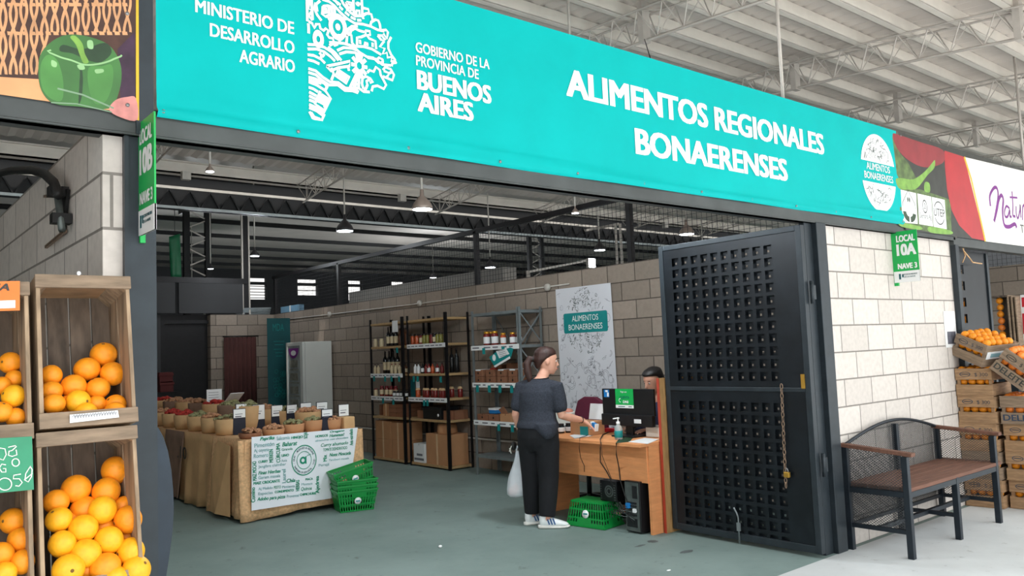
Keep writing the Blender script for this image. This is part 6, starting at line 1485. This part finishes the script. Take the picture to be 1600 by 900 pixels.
b = MB(); V = [(-.1, 2.16, DZ+.12), (-.1, 2.36, DZ+.12), (-.06, 2.37, DZ+.26), (-.06, 2.17, DZ+.26)]; b.add(V+[(x+.004, y, z) for x, y, z in V], [(0,1,2,3), (7,6,5,4), (0,4,5,1), (1,5,6,2), (2,6,7,3), (3,7,4,0)], False); t = tag(b.build('document_sheet', 'paper'), 'white printed sheet propped up left of the monitor', 'paper')
b = MB(); p = PZ(949, 675, DZ); b.box(p.x-.03, p.x+.05, p.y-.06, p.y+.04, DZ, DZ+.035); tag(b.build('red_pouch', 'redpaper', bevel=.012), 'small red and dark pouch on the desk before the monitor', 'pouch')
# cables down the front of the desk
def cable(label, pts, r=.004, m='rubber'):
    b = MB(); b.tube(pts, r, 6); return tag(b.build('cable', m), label, 'cable', 'cables hanging over the desk front')
XD = DX0-.006; dz = DZ+.006
cable('leftmost thin cable hanging over the desk front', [PZ(935,678,dz), PZ(918,680,dz), PX(906,684,XD), PX(905,700,XD), PX(907,715,-.51), PX(913,728,-.508), PX(913,737,-.508)], .0025)
cable('black cable bending towards the computers at the middle of the desk front', [PZ(958,672,dz), PZ(942,679,dz), PX(938,686,XD), PX(938,700,XD), PX(938,722,-.51), PX(948,737,-.508), PX(954,749,-.508), (-.5, 1.72, .36), (-.47, 1.66, .30)], .0045)
cable('thin cable right beside the middle black one', [PX(939,690,XD), PX(941,712,XD), PX(950,735,-.51), PX(957,752,-.51), (-.5, 1.68, .33)], .002)
cable('black cable hanging straight before the computer tower', [PZ(985,678,dz), PZ(968,686,dz), PX(963,693,XD), PX(963,710,XD), PX(967,730,-.51), PX(969,750,-.508), (-.56, 1.52, .30), (-.56, 1.50, .26)], .0045)
# computers and upturned basket under the desk
t = thing('computer_tower', 'tall black computer tower with grey rear panel under the desk', 'computer', (-.35, 1.47, 0))
b = MB(); b.box(-.53, -.12, 1.385, 1.545, .01, .415); b.build('case', 'plastic', t, bevel=.004)
b = MB(); b.box(-.536, -.531, 1.395, 1.54, .02, .405); b.build('rear_panel', 'greycase', t)
b = MB(); b.box(-.539, -.536, 1.41, 1.46, .28, .38); b.box(-.539, -.536, 1.42, 1.53, .05, .12)
for k in range(5): b.box(-.541, -.536, 1.42, 1.52, .14+.024*k, .152+.024*k)
b.build('rear_ports', 'plastic', t)
b = MB(); b.box(-.56, -.536, 1.485, 1.52, .2, .24); b.build('plug', 'blue', t); b = MB(); b.box(-.555, -.536, 1.42, 1.45, .17, .20); b.build('cable_plug', 'paper', t)
for k in range(4): cable('tangled grey cable behind the computers, %s one' % ORD[k], [(-.545, 1.50, .22-.03*k), (-.60, 1.53-.01*k, .2-.02*k), (-.585, 1.58+.02*k, .25-.035*k), (-.56, 1.47+.03*k, .12+.02*k), (-.545, 1.44, .08+.03*k)], .003, 'greycase' if k % 2 else 'rubber')
t = basket('upturned green basket under the desk carrying a small computer', (-.50, 1.94, .212), (math.pi, 0, math.radians(98)), None)
t = thing('small_computer', 'small black computer case standing on the upturned green basket', 'computer', (-.4, 1.8, .215))
b = MB(); b.box(-.50, -.30, 1.665, 1.86, .2165, .385); b.build('case', 'plastic', t, bevel=.004)
b = MB(); b.disc((1.755, .30), .05, .05, (-.5015,0,0), YU, ZU, 20, hole=.75); b.disc((1.755, .30), .03, .03, (-.5015,0,0), YU, ZU, 16, hole=.6)
for k in range(7): b.box(-.5016, -.501, 1.84, 1.85, .23+.02*k, .238+.02*k); b.box(-.5016, -.501, 1.68, 1.70, .23+.02*k, .238+.02*k)
b.build('fan_grille', 'greycase', t)
# maroon chair behind the desk
t = thing('office_chair', 'maroon fabric chair behind the desk', 'chair', (.32, 2.7, 0))
b = MB(); V = []
pb = [( -.21, .60), (.21, .60), (.22, .85), (.17, .98), (.08, 1.02), (-.08, 1.02), (-.17, .98), (-.22, .85)]
b.prism(pb, (.30, 2.70, 0), NYU, ZU, .05); b.build('backrest', 'maroon', t, bevel=.012)
b = MB(); b.box(.05, .33, 2.50, 2.90, .44, .49); b.build('seat', 'maroon', t, bevel=.02)
b = MB(); b.tube([(.2, 2.7, .06), (.2, 2.7, .44)], .025, 8); b.bar((.31, 2.7, .46), (.33, 2.7, .75), .05, .015); b.build('column', 'plastic', t)
for k in range(5): a = 2*PI*k/5; b = MB(); b.bar((.2, 2.7, .08), (.2+.26*math.cos(a), 2.7+.26*math.sin(a), .05), .035, .025); b.ball((.2+.26*math.cos(a), 2.7+.26*math.sin(a), .025), .025, 8, 6); b.build('leg', 'plastic', t)
# scrap on the floor and stains
p = PZ(688, 856, .0); b = MB(); b.ball((p.x, p.y, .011), .014, 8, 6, (1.2,.8,.75)); tag(b.build('paper_scrap', 'white'), 'white scrap lying on the green floor', 'litter')
p = PZ(1045, 892, .0); b = MB(); b.ball((p.x, p.y, .004), .014, 8, 6, (1.4,.8,.28)); tag(b.build('paper_scrap', 'white'), 'flat white scrap near the bottom edge below the gate', 'litter')
st_m = mat('dark_floor_stain', s2l(84,92,92), .6, 0, .2, 14)
for i, (px, py, a, c, lab) in enumerate(((1073,862,.07,.035,'dark stain on the floor before the gate'), (1020,846,.05,.05,'wet dark stain on the floor at the desk corner'), (1000,853,.06,.02,'thin dark stain on the floor beside the desk corner'))):
    p = PZ(px, py, 0); rr = random.Random(i); b = MB(); n = 18; b.add([(p.x+a*(.75+.3*rr.random())*math.cos(2*PI*k/n), p.y+c*(.75+.3*rr.random())*math.sin(2*PI*k/n), .0012) for k in range(n)], [tuple(range(n))], False); tag(b.build('floor_stain', st_m), lab, 'stain')

# ================================================================== PEOPLE
def person_frame(base, az):
    F = Vector((math.cos(az), math.sin(az), 0)); R = Vector((math.sin(az), -math.cos(az), 0)); B = Vector(base)
    return (lambda r, f, z: B+R*r+F*f+ZU*z), R, F
def finger(mb, root, d1, d2, L, r):
    a = Vector(root); b1 = a+d1*L*.45; c = b1+(d1*.5+d2*.5).normalized()*L*.3; e = c+d2*L*.25
    mb.tube([a-d1*.012, a, b1, c, e], [r*1.05, r*1.05, r, r*.9, r*.72], 8); mb.ball(e, r*.72, 8, 6)
def hand(mb, wrist, fwd, side, pn, L=.165, curl=.6, thumb=None):
    """fwd: along the hand, side: towards the thumb, pn: palm direction"""
    fwd, side, pn = fwd.normalized(), side.normalized(), pn.normalized(); w = Vector(wrist); pl = L*.5
    loft(mb, [(w-fwd*.015, side*.022, pn*.017), (w+fwd*.02, side*.028, pn*.015), (w+fwd*pl*.6, side*.037, pn*.014), (w+fwd*pl, side*.039, pn*.012), (w+fwd*(pl+.006), side*.034, pn*.008)], 14)
    for k, (o, l) in enumerate(((.029, .43), (.010, .48), (-.010, .45), (-.029, .36))):
        d1 = (fwd+side*(o*2.2)+pn*curl*.45).normalized(); d2 = (fwd*(1-curl*.6)+pn*curl).normalized()
        finger(mb, w+fwd*(pl-.004)+side*o, d1, d2, L*l, .0082)
    td = (thumb or (fwd*.75+side*.8+pn*.35)).normalized(); tr = w+fwd*.028+side*.026
    mb.tube([tr-td*.02, tr, tr+td*.03, tr+(td+fwd*.35).normalized()*.058], [.012, .0115, .0095, .0075], 8); mb.ball(tr+(td+fwd*.35).normalized()*.058, .0075, 8, 6)
def head_forms(mb, c, Hf, Hr, Hu, s=1.0):
    loft(mb, [(c+Hu*(-.115)*s+Hf*.055*s, Hr*.014*s, Hf*.012*s), (c+Hu*(-.108)*s+Hf*.045*s, Hr*.034*s, Hf*.032*s), (c+Hu*(-.08)*s+Hf*.022*s, Hr*.052*s, Hf*.060*s), (c+Hu*(-.04)*s+Hf*.008*s, Hr*.063*s, Hf*.080*s), (c+Hf*.0*s, Hr*.070*s, Hf*.091*s),
               (c+Hu*.04*s-Hf*.004*s, Hr*.073*s, Hf*.095*s), (c+Hu*.075*s-Hf*.006*s, Hr*.064*s, Hf*.084*s), (c+Hu*.100*s-Hf*.006*s, Hr*.042*s, Hf*.056*s), (c+Hu*.112*s-Hf*.006*s, Hr*.012*s, Hf*.016*s)], 24)
    n0 = c+Hf*.088*s+Hu*.012*s
    mb.tube([n0, n0+Hf*.010*s-Hu*.025*s, n0+Hf*.018*s-Hu*.040*s, n0+Hf*.004*s-Hu*.05*s], [.009*s, .010*s, .012*s, .009*s], 8)
    mb.ball(c+Hf*.078*s-Hu*.066*s, .021*s, 10, 7)
    for sg in (-1, 1): mb.ball(c+Hr*sg*.072*s-Hf*.004*s-Hu*.008*s, .03*s, 10, 8, (1,1,1), Matrix((Hr*.35, Hf*.6, Hu*1.0)).transposed())
def face_parts(c, Hf, Hr, Hu, t, s=1.0, hairm='hair'):
    for sg in (-1, 1):
        e = c+Hf*.0765*s+Hr*sg*.030*s+Hu*.004*s
        b = MB(); b.ball(e, .0088*s, 10, 8); b.build('eye', 'white', t); b = MB(); b.ball(e+Hf*.0042*s, .0062*s, 8, 6); b.build('iris', 'hairb', t)
        b = MB(); b.tube([e+Hu*.017*s-Hr*sg*.013*s+Hf*.006*s, e+Hu*.022*s+Hf*.006*s, e+Hu*.017*s+Hr*sg*.014*s-Hf*.002*s], [.003*s, .0035*s, .002*s], 6); b.build('eyebrow', hairm, t)
    b = MB(); q = c+Hf*.0985*s-Hu*.064*s; b.tube([q-Hr*.022*s-Hf*.008*s, q-Hr*.008*s, q+Hr*.008*s, q+Hr*.022*s-Hf*.008*s], [.002*s, .0052*s, .0052*s, .002*s], 8); b.build('lips', mat('lips', s2l(184,104,96), .5), t)

# customer: standing with her back to us, reaching to the desk, carrier bag in her left hand
wt = thing('person', 'woman in a dark grey top and black trousers, back turned, reaching to the desk', 'person', (-.828, 2.252, 0))
W_, WR, WF = person_frame((-.828, 2.252, 0), math.radians(20))
ank_r, ank_l = W_(.085, -.055, .075), W_(-.105, .03, .075)
knee_r, knee_l = W_(.085, .005, .42), W_(-.098, .03, .42)
hip_r, hip_l = W_(.085, 0, .76), W_(-.085, 0, .76)
sh_r, sh_l = W_(.185, .02, 1.18), W_(-.145, .012, 1.185)
el_r, wr_r = W_(.225, .03, .935), W_(.315, .215, .885)
el_l, wr_l = W_(-.205, -.015, .945), W_(-.195, .07, .745)
hd = W_(.075, .075, 1.405)
ha = math.radians(20-52); HF = Vector((math.cos(ha), math.sin(ha), -.10)).normalized(); HR = Vector((math.sin(ha), -math.cos(ha), 0)); HU = HR.cross(HF).normalized()
def torso(mb, g, rings):
    loft(mb, [(W_(r, f, z), WR*(w+g), WF*(d+g)) for r, f, z, w, d in rings], 26)
TR = [(0,0,.68,.13,.10), (0,0,.74,.175,.12), (0,0,.82,.182,.128), (0,.0,.90,.168,.118), (0,.005,.98,.155,.108), (.008,.008,1.07,.164,.112), (.015,.01,1.14,.172,.106), (.022,.016,1.20,.150,.088), (.03,.022,1.235,.10,.066), (.035,.025,1.265,.058,.052)]
b = MB(); torso(b, -.004, TR)
limb(b, [(W_(.035,.025,1.23), .056), (W_(.052,.042,1.285), .049), (hd-HU*.085-HF*.01, .048)])
head_forms(b, hd, HF, HR, HU, .98)
for s_, e_, w_ in ((sh_r, el_r, wr_r), (sh_l, el_l, wr_l)): limb(b, [(s_, .052), (s_.lerp(e_, .5), .046), (e_, .038), (e_.lerp(w_, .4), .036), (w_, .024)])
for h_, k_, a_ in ((hip_r, knee_r, ank_r), (hip_l, knee_l, ank_l)): limb(b, [(h_, .092), (h_.lerp(k_, .5), .072), (k_, .054), (k_.lerp(a_, .35), .05), (a_, .034)])
fd = Vector((.7,-.72,0)).normalized(); fdl = Vector((.92,-.38,0)).normalized()
for a_, d in ((ank_r, fd), (ank_l, fdl)): limb(b, [(a_-ZU*.02, .034), (a_+d*.06-ZU*.035, .03), (a_+d*.12-ZU*.05, .022)], 10)
fr = (PX(926, 666, -.46)-wr_r); hand(b, wr_r, fr, Vector((-.2,.6,.75)), Vector((.2,.75,-.65)), .165, .8)
hand(b, wr_l, Vector((.12,.05,-1)), WF, WR, .16, 1.25)
shape_mesh('body', b, 'skin', wt, .0065, 3)
face_parts(hd, HF, HR, HU, wt, .98)
# top
b = MB(); TS = [(0,.0,.835,.197,.150), (0,.0,.87,.192,.145)]+[(r, f, z, w+.010, d+.012) for r, f, z, w, d in TR if .9 <= z <= 1.2]+[(.03,.021,1.228,.116,.080), (.034,.024,1.254,.076,.068)]
torso(b, 0, TS)
for s_, e_ in ((sh_r, el_r), (sh_l, el_l)):
    o_ = (s_-W_(.02,.015,s_.z)).normalized(); limb(b, [(s_-o_*.045+ZU*.004, .062), (s_+o_*.004, .066), (s_.lerp(e_, .3), .069), (s_.lerp(e_, .66), .066)], 16)
loft(b, [(W_(.09,-.03,.88), WR*.105, WF*.118), (W_(.105,-.035,.83), WR*.092, WF*.117), (W_(.125,-.045,.79), WR*.066, WF*.10), (W_(.14,-.06,.752), WR*.03, WF*.06)], 20)
shape_mesh('top', b, 'shirt', wt, .008, 4)
b = MB(); b.tube([W_(.034+.072*math.cos(a), .024+.062*math.sin(a), 1.258+.006*math.sin(a)) for a in [2*PI*k/20 for k in range(21)]], .006, 6); b.build('neckline', 'pants', wt)
# trousers
b = MB(); loft(b, [(W_(0,-.004,z), WR*w, WF*d) for z, w, d in ((.64,.135,.095), (.70,.172,.130), (.76,.192,.143), (.82,.188,.140), (.86,.172,.126), (.885,.160,.112))], 26)
for h_, k_, a_ in ((hip_r, knee_r, ank_r), (hip_l, knee_l, ank_l)): b.tube([h_+ZU*.03, h_-ZU*.06, h_.lerp(k_, .55), k_, k_.lerp(a_, .5), a_+ZU*.02], [.100, .108, .098, .088, .080, .068], 18)
shape_mesh('trousers', b, 'pants', wt, .009, 4)
# hair with pony tail
b = MB(); hc = hd+HU*.022-HF*.012
loft(b, [(hc-HU*.095-HF*.066, HR*.028, HF*.010), (hc-HU*.07-HF*.064, HR*.05, HF*.026), (hc-HU*.04-HF*.056, HR*.068, HF*.042), (hc-HU*.01-HF*.040, HR*.080, HF*.062), (hc+HU*.015-HF*.018, HR*.082, HF*.084), (hc+HU*.045-HF*.004, HR*.082, HF*.099), (hc+HU*.072-HF*.002, HR*.070, HF*.088), (hc+HU*.096, HR*.046, HF*.06), (hc+HU*.104, HR*.014, HF*.02)], 24)
tie = hd-HF*.115+HU*.01
limb(b, [(hd-HF*.085+HU*.015, .045), (tie, .026)], 12)
b.tube([tie, tie-HF*.035+ZU*.005, tie-HF*.06-ZU*.045, tie-HF*.058-ZU*.11, tie-HF*.045-ZU*.17, tie-HF*.04-ZU*.215], [.02, .029, .034, .034, .026, .01], 12)
shape_mesh('hair', b, 'hair', wt, .0065, 2)
b = MB(); b.lathe([(.021, -.008), (.027, -.006), (.027, .006), (.021, .008)], tie-HF*.006, 14, axis=HF); b.build('hair_tie', 'rubber', wt)
# shoes
def sneaker(nm, a, d, par):
    r = Vector((d.y, -d.x, 0)); h = a+d*(-.035); h.z = 0
    P = lambda f, x, z: h+d*f+r*x+ZU*z
    b = MB(); loft(b, [(P(-.03,0,.055), r*.012, ZU*.028), (P(-.018,0,.055), r*.028, ZU*.042), (P(.02,0,.055), r*.033, ZU*.045), (P(.07,0,.052), r*.035, ZU*.040), (P(.12,0,.044), r*.040, ZU*.030), (P(.165,0,.037), r*.040, ZU*.023), (P(.2,0,.031), r*.030, ZU*.016), (P(.215,0,.029), r*.010, ZU*.010)], 18)
    limb(b, [(P(.0,0,.06), .036), (P(.005,0,.098), .037)], 14)
    s = shape_mesh(nm, b, 'shoe', par, .006, 3)
    b = MB(); loft(b, [(P(-.045,0,.016), r*.012, ZU*.014), (P(-.03,0,.014), r*.034, ZU*.017), (P(.06,0,.013), r*.037, ZU*.016), (P(.15,0,.012), r*.043, ZU*.013), (P(.205,0,.014), r*.032, ZU*.011), (P(.225,0,.018), r*.010, ZU*.008)], 18)
    o = b.build('sole', 'sole', s)
    b = MB()
    for k in range(3): f = .055+.024*k; b.bar(P(f, .038, .036), P(f-.018, .029, .085), .012, .004, up=r)
    for k in range(3): f = .055+.024*k; b.bar(P(f, -.038, .036), P(f-.018, -.029, .085), .012, .004, up=r)
    b.build('stripe_print', 'stripe', s)
    return s
sneaker('shoe', ank_r, fd, wt); sneaker('shoe', ank_l, fdl, wt)
b = MB(); b.tube([wr_r+Vector((.0,.027*math.cos(a),.027*math.sin(a))) for a in [2*PI*k/14 for k in range(15)]], .004, 6); b.build('bracelet', 'hair', wt)
# the box in her right hand
fwd = fr.normalized(); bc = wr_r+fwd*.122+Vector((.030,.022,.0))
t = thing('packet', 'blue and white packet held in the woman\'s right hand', 'packet', bc)
M_ = Matrix.Translation(bc) @ Matrix.Rotation(math.radians(-12), 4, 'Z') @ Matrix.Rotation(math.radians(14), 4, 'X')
b = MB(); b.box(-.016, .016, -.042, .042, -.03, .03, M_); b.build('box_body', 'blue', t, bevel=.003)
b = MB(); b.box(-.0166, .0166, .018, .0426, -.0305, .0305, M_); b.box(-.0166, .0166, -.0426, -.03, -.0305, .0305, M_); b.build('white_band', 'white', t)
# carrier bag and dark pouch in her left hand
hl = wr_l+Vector((.012,.005,-.10))
t = thing('carrier_bag', 'white plastic carrier bag hanging from the woman\'s left hand', 'bag', hl-ZU*.46)
q0 = hl+Vector((-.05,.02,-.02)); dwn = q0-ZU*.43
b = MB(); V = []; n = 22; rr = random.Random(9)
prof = [(0, .020, .016), (.05, .026, .020), (.10, .040, .028), (.16, .060, .04), (.22, .076, .052), (.28, .088, .062), (.33, .094, .068), (.37, .090, .066), (.395, .06, .045), (.402, .02, .015)]
wv = [rr.uniform(.86, 1.12) for _ in range(n)]
for d_, ra, rb_ in prof:
    for k in range(n):
        a = 2*PI*k/n; j = 1+(wv[k]-1)*(1.3 if d_ < .3 else .8)+.04*math.sin(k*2.2+d_*30)
        V.append(q0+Vector((.77,-.64,0))*(ra*j*math.cos(a)-.06*d_)+Vector((.64,.77,0))*(rb_*j*math.sin(a))-ZU*d_)
F = [(i*n+k, i*n+(k+1) % n, (i+1)*n+(k+1) % n, (i+1)*n+k) for i in range(len(prof)-1) for k in range(n)]+[tuple(range(n)), tuple(range((len(prof)-1)*n, len(prof)*n))]
b.add(V, F, True); b.build('bag_body', 'bag', t)
b = MB()
for s_ in (-1, 1): b.tube([q0+Vector((.77,-.64,0))*(.018*s_)-ZU*.05, q0+Vector((.77,-.64,0))*(.012*s_)+ZU*.02, q0+ZU*.045], .008, 6)
b.build('handle', 'bag', t)
b = MB()
for k in range(7): b.ball(q0+Vector((.77,-.64,0))*rr.uniform(-.07,.035)+Vector((.64,.77,0))*rr.uniform(-.03,.03)-ZU*rr.uniform(.31,.36), .032, 10, 7)
b.build('contents', 'pinkish', t)
t = thing('coin_purse', 'small black purse with pale keys held above the carrier bag', 'purse', q0+ZU*.05)
b = MB(); c0 = PX(803, 696, q0.x-.02); b.ball(q0+Vector((-.028,.022,.045)), .04, 12, 8, (.75,.55,1)); b.build('purse_body', 'rubber', t)
b = MB(); b.bar(q0+Vector((-.07,.03,.03)), q0+Vector((-.055,.03,-.02)), .012, .004); b.bar(q0+Vector((-.055,.02,.05)), q0+Vector((-.075,.03,.0)), .010, .004); b.ball(q0+Vector((.004,-.02,.02)), .009, 8, 6); b.build('keys', 'cream', t)

# cashier: seated behind the desk, face turned to the customer
hc2 = PX(1021, 595, .20)
ct = thing('person', 'seated cashier with a black fringe, face showing beside the monitor', 'person', (hc2.x+.1, hc2.y, 0))
P_, CR, CF = person_frame((hc2.x+.06, hc2.y, 0), math.radians(176))
zh = hc2.z; ds = zh-1.17
hd2 = P_(0, .06, zh)
hf = Vector((-.88, .10, -.28)).normalized(); hr = hf.cross(ZU).normalized(); hu = hr.cross(hf).normalized()
b = MB(); loft(b, [(P_(0,0,z+ds), CR*w, CF*d) for z, w, d in ((.40,.16,.13), (.50,.17,.13), (.62,.155,.115), (.75,.16,.115), (.86,.17,.105), (.93,.14,.085), (.965,.09,.06), (.99,.055,.05))], 22)
limb(b, [(P_(0,.01,.96+ds), .052), (P_(0,.03,1.02+ds), .048), (hd2-hu*.08-hf*.012, .046)])
head_forms(b, hd2, hf, hr, hu, .98)
for s_ in (-1, 1):
    sh, el, wr = P_(.165*s_, .02, .91+ds), P_(.2*s_, .10, .72+ds), P_(.13*s_, .26, .77)
    limb(b, [(sh, .05), (sh.lerp(el, .5), .045), (el, .036), (wr, .024)]); hand(b, wr, (CF+CR*-.2*s_), CR*-s_, -ZU, .16, .5)
    hp, kn, an = P_(.09*s_, .02, .47), P_(.10*s_, .40, .49), P_(.10*s_, .36, .09)
    limb(b, [(hp, .085), (kn, .055), (kn.lerp(an, .4), .05), (an, .035)]); limb(b, [(an-ZU*.03, .035), (an+CF*.12-ZU*.055, .03)], 10)
shape_mesh('body', b, 'skin', ct, .0065, 3)
face_parts(hd2, hf, hr, hu, ct, .98, 'hairb')
b = MB(); loft(b, [(P_(0,0,z+ds), CR*w, CF*d) for z, w, d in ((.42,.175,.145), (.50,.183,.142), (.62,.168,.128), (.75,.172,.128), (.86,.182,.118), (.93,.152,.098), (.965,.10,.072), (.985,.068,.062))], 22)
for s_ in (-1, 1):
    sh, el, wr = P_(.165*s_, .02, .91+ds), P_(.2*s_, .10, .72+ds), P_(.13*s_, .26, .77)
    limb(b, [(sh, .062), (sh.lerp(el, .5), .058), (el, .05), (wr.lerp(el, .15), .036)])
shape_mesh('sweater', b, mat('navy_jersey', s2l(34,38,66), .9, 0, .2, 60), ct, .008, 4)
b = MB()
for s_ in (-1, 1):
    hp, kn, an = P_(.09*s_, .0, .47), P_(.10*s_, .40, .49), P_(.10*s_, .36, .09); b.tube([hp, hp.lerp(kn, .6), kn, kn.lerp(an, .3), an+ZU*.03], [.10, .085, .07, .066, .056], 16); b.ball(kn, .07, 14, 8); b.ball(hp, .1, 14, 8)
shape_mesh('trousers', b, 'pants', ct, .009, 3)
b = MB(); h2 = hd2+hu*.028-hf*.012
loft(b, [(h2-hu*.12-hf*.05, hr*.06, hf*.03), (h2-hu*.08-hf*.045, hr*.072, hf*.05), (h2-hu*.03-hf*.04, hr*.081, hf*.062), (h2+hu*.01-hf*.03, hr*.084, hf*.066), (h2+hu*.034-hf*.01, hr*.085, hf*.090), (h2+hu*.045, hr*.083, hf*.101), (h2+hu*.06, hr*.080, hf*.098), (h2+hu*.08, hr*.058, hf*.074), (h2+hu*.098, hr*.02, hf*.026)], 24)
shape_mesh('hair', b, 'hairb', ct, .0065, 2)
for s_ in (-1, 1): b = MB(); q = P_(.10*s_, .41, .035); b.ball(q, .05, 12, 8, (1.9,.75,.65), None); b.build('shoe', 'rubber', ct)
t = thing('stool', 'plain dark stool under the seated cashier', 'stool', P_(0,0,0)); b = MB(); b.lathe([(.17, .345), (.18, .35), (.18, .375), (.17, .38)], P_(0,0,0), 20); b.build('seat', 'plastic', t)
for k in range(4): a = PI/4+PI/2*k; b = MB(); b.bar(P_(.1*math.cos(a), .1*math.sin(a), .35), P_(.17*math.cos(a), .17*math.sin(a), 0), .025); b.build('leg', 'blackmetal', t)
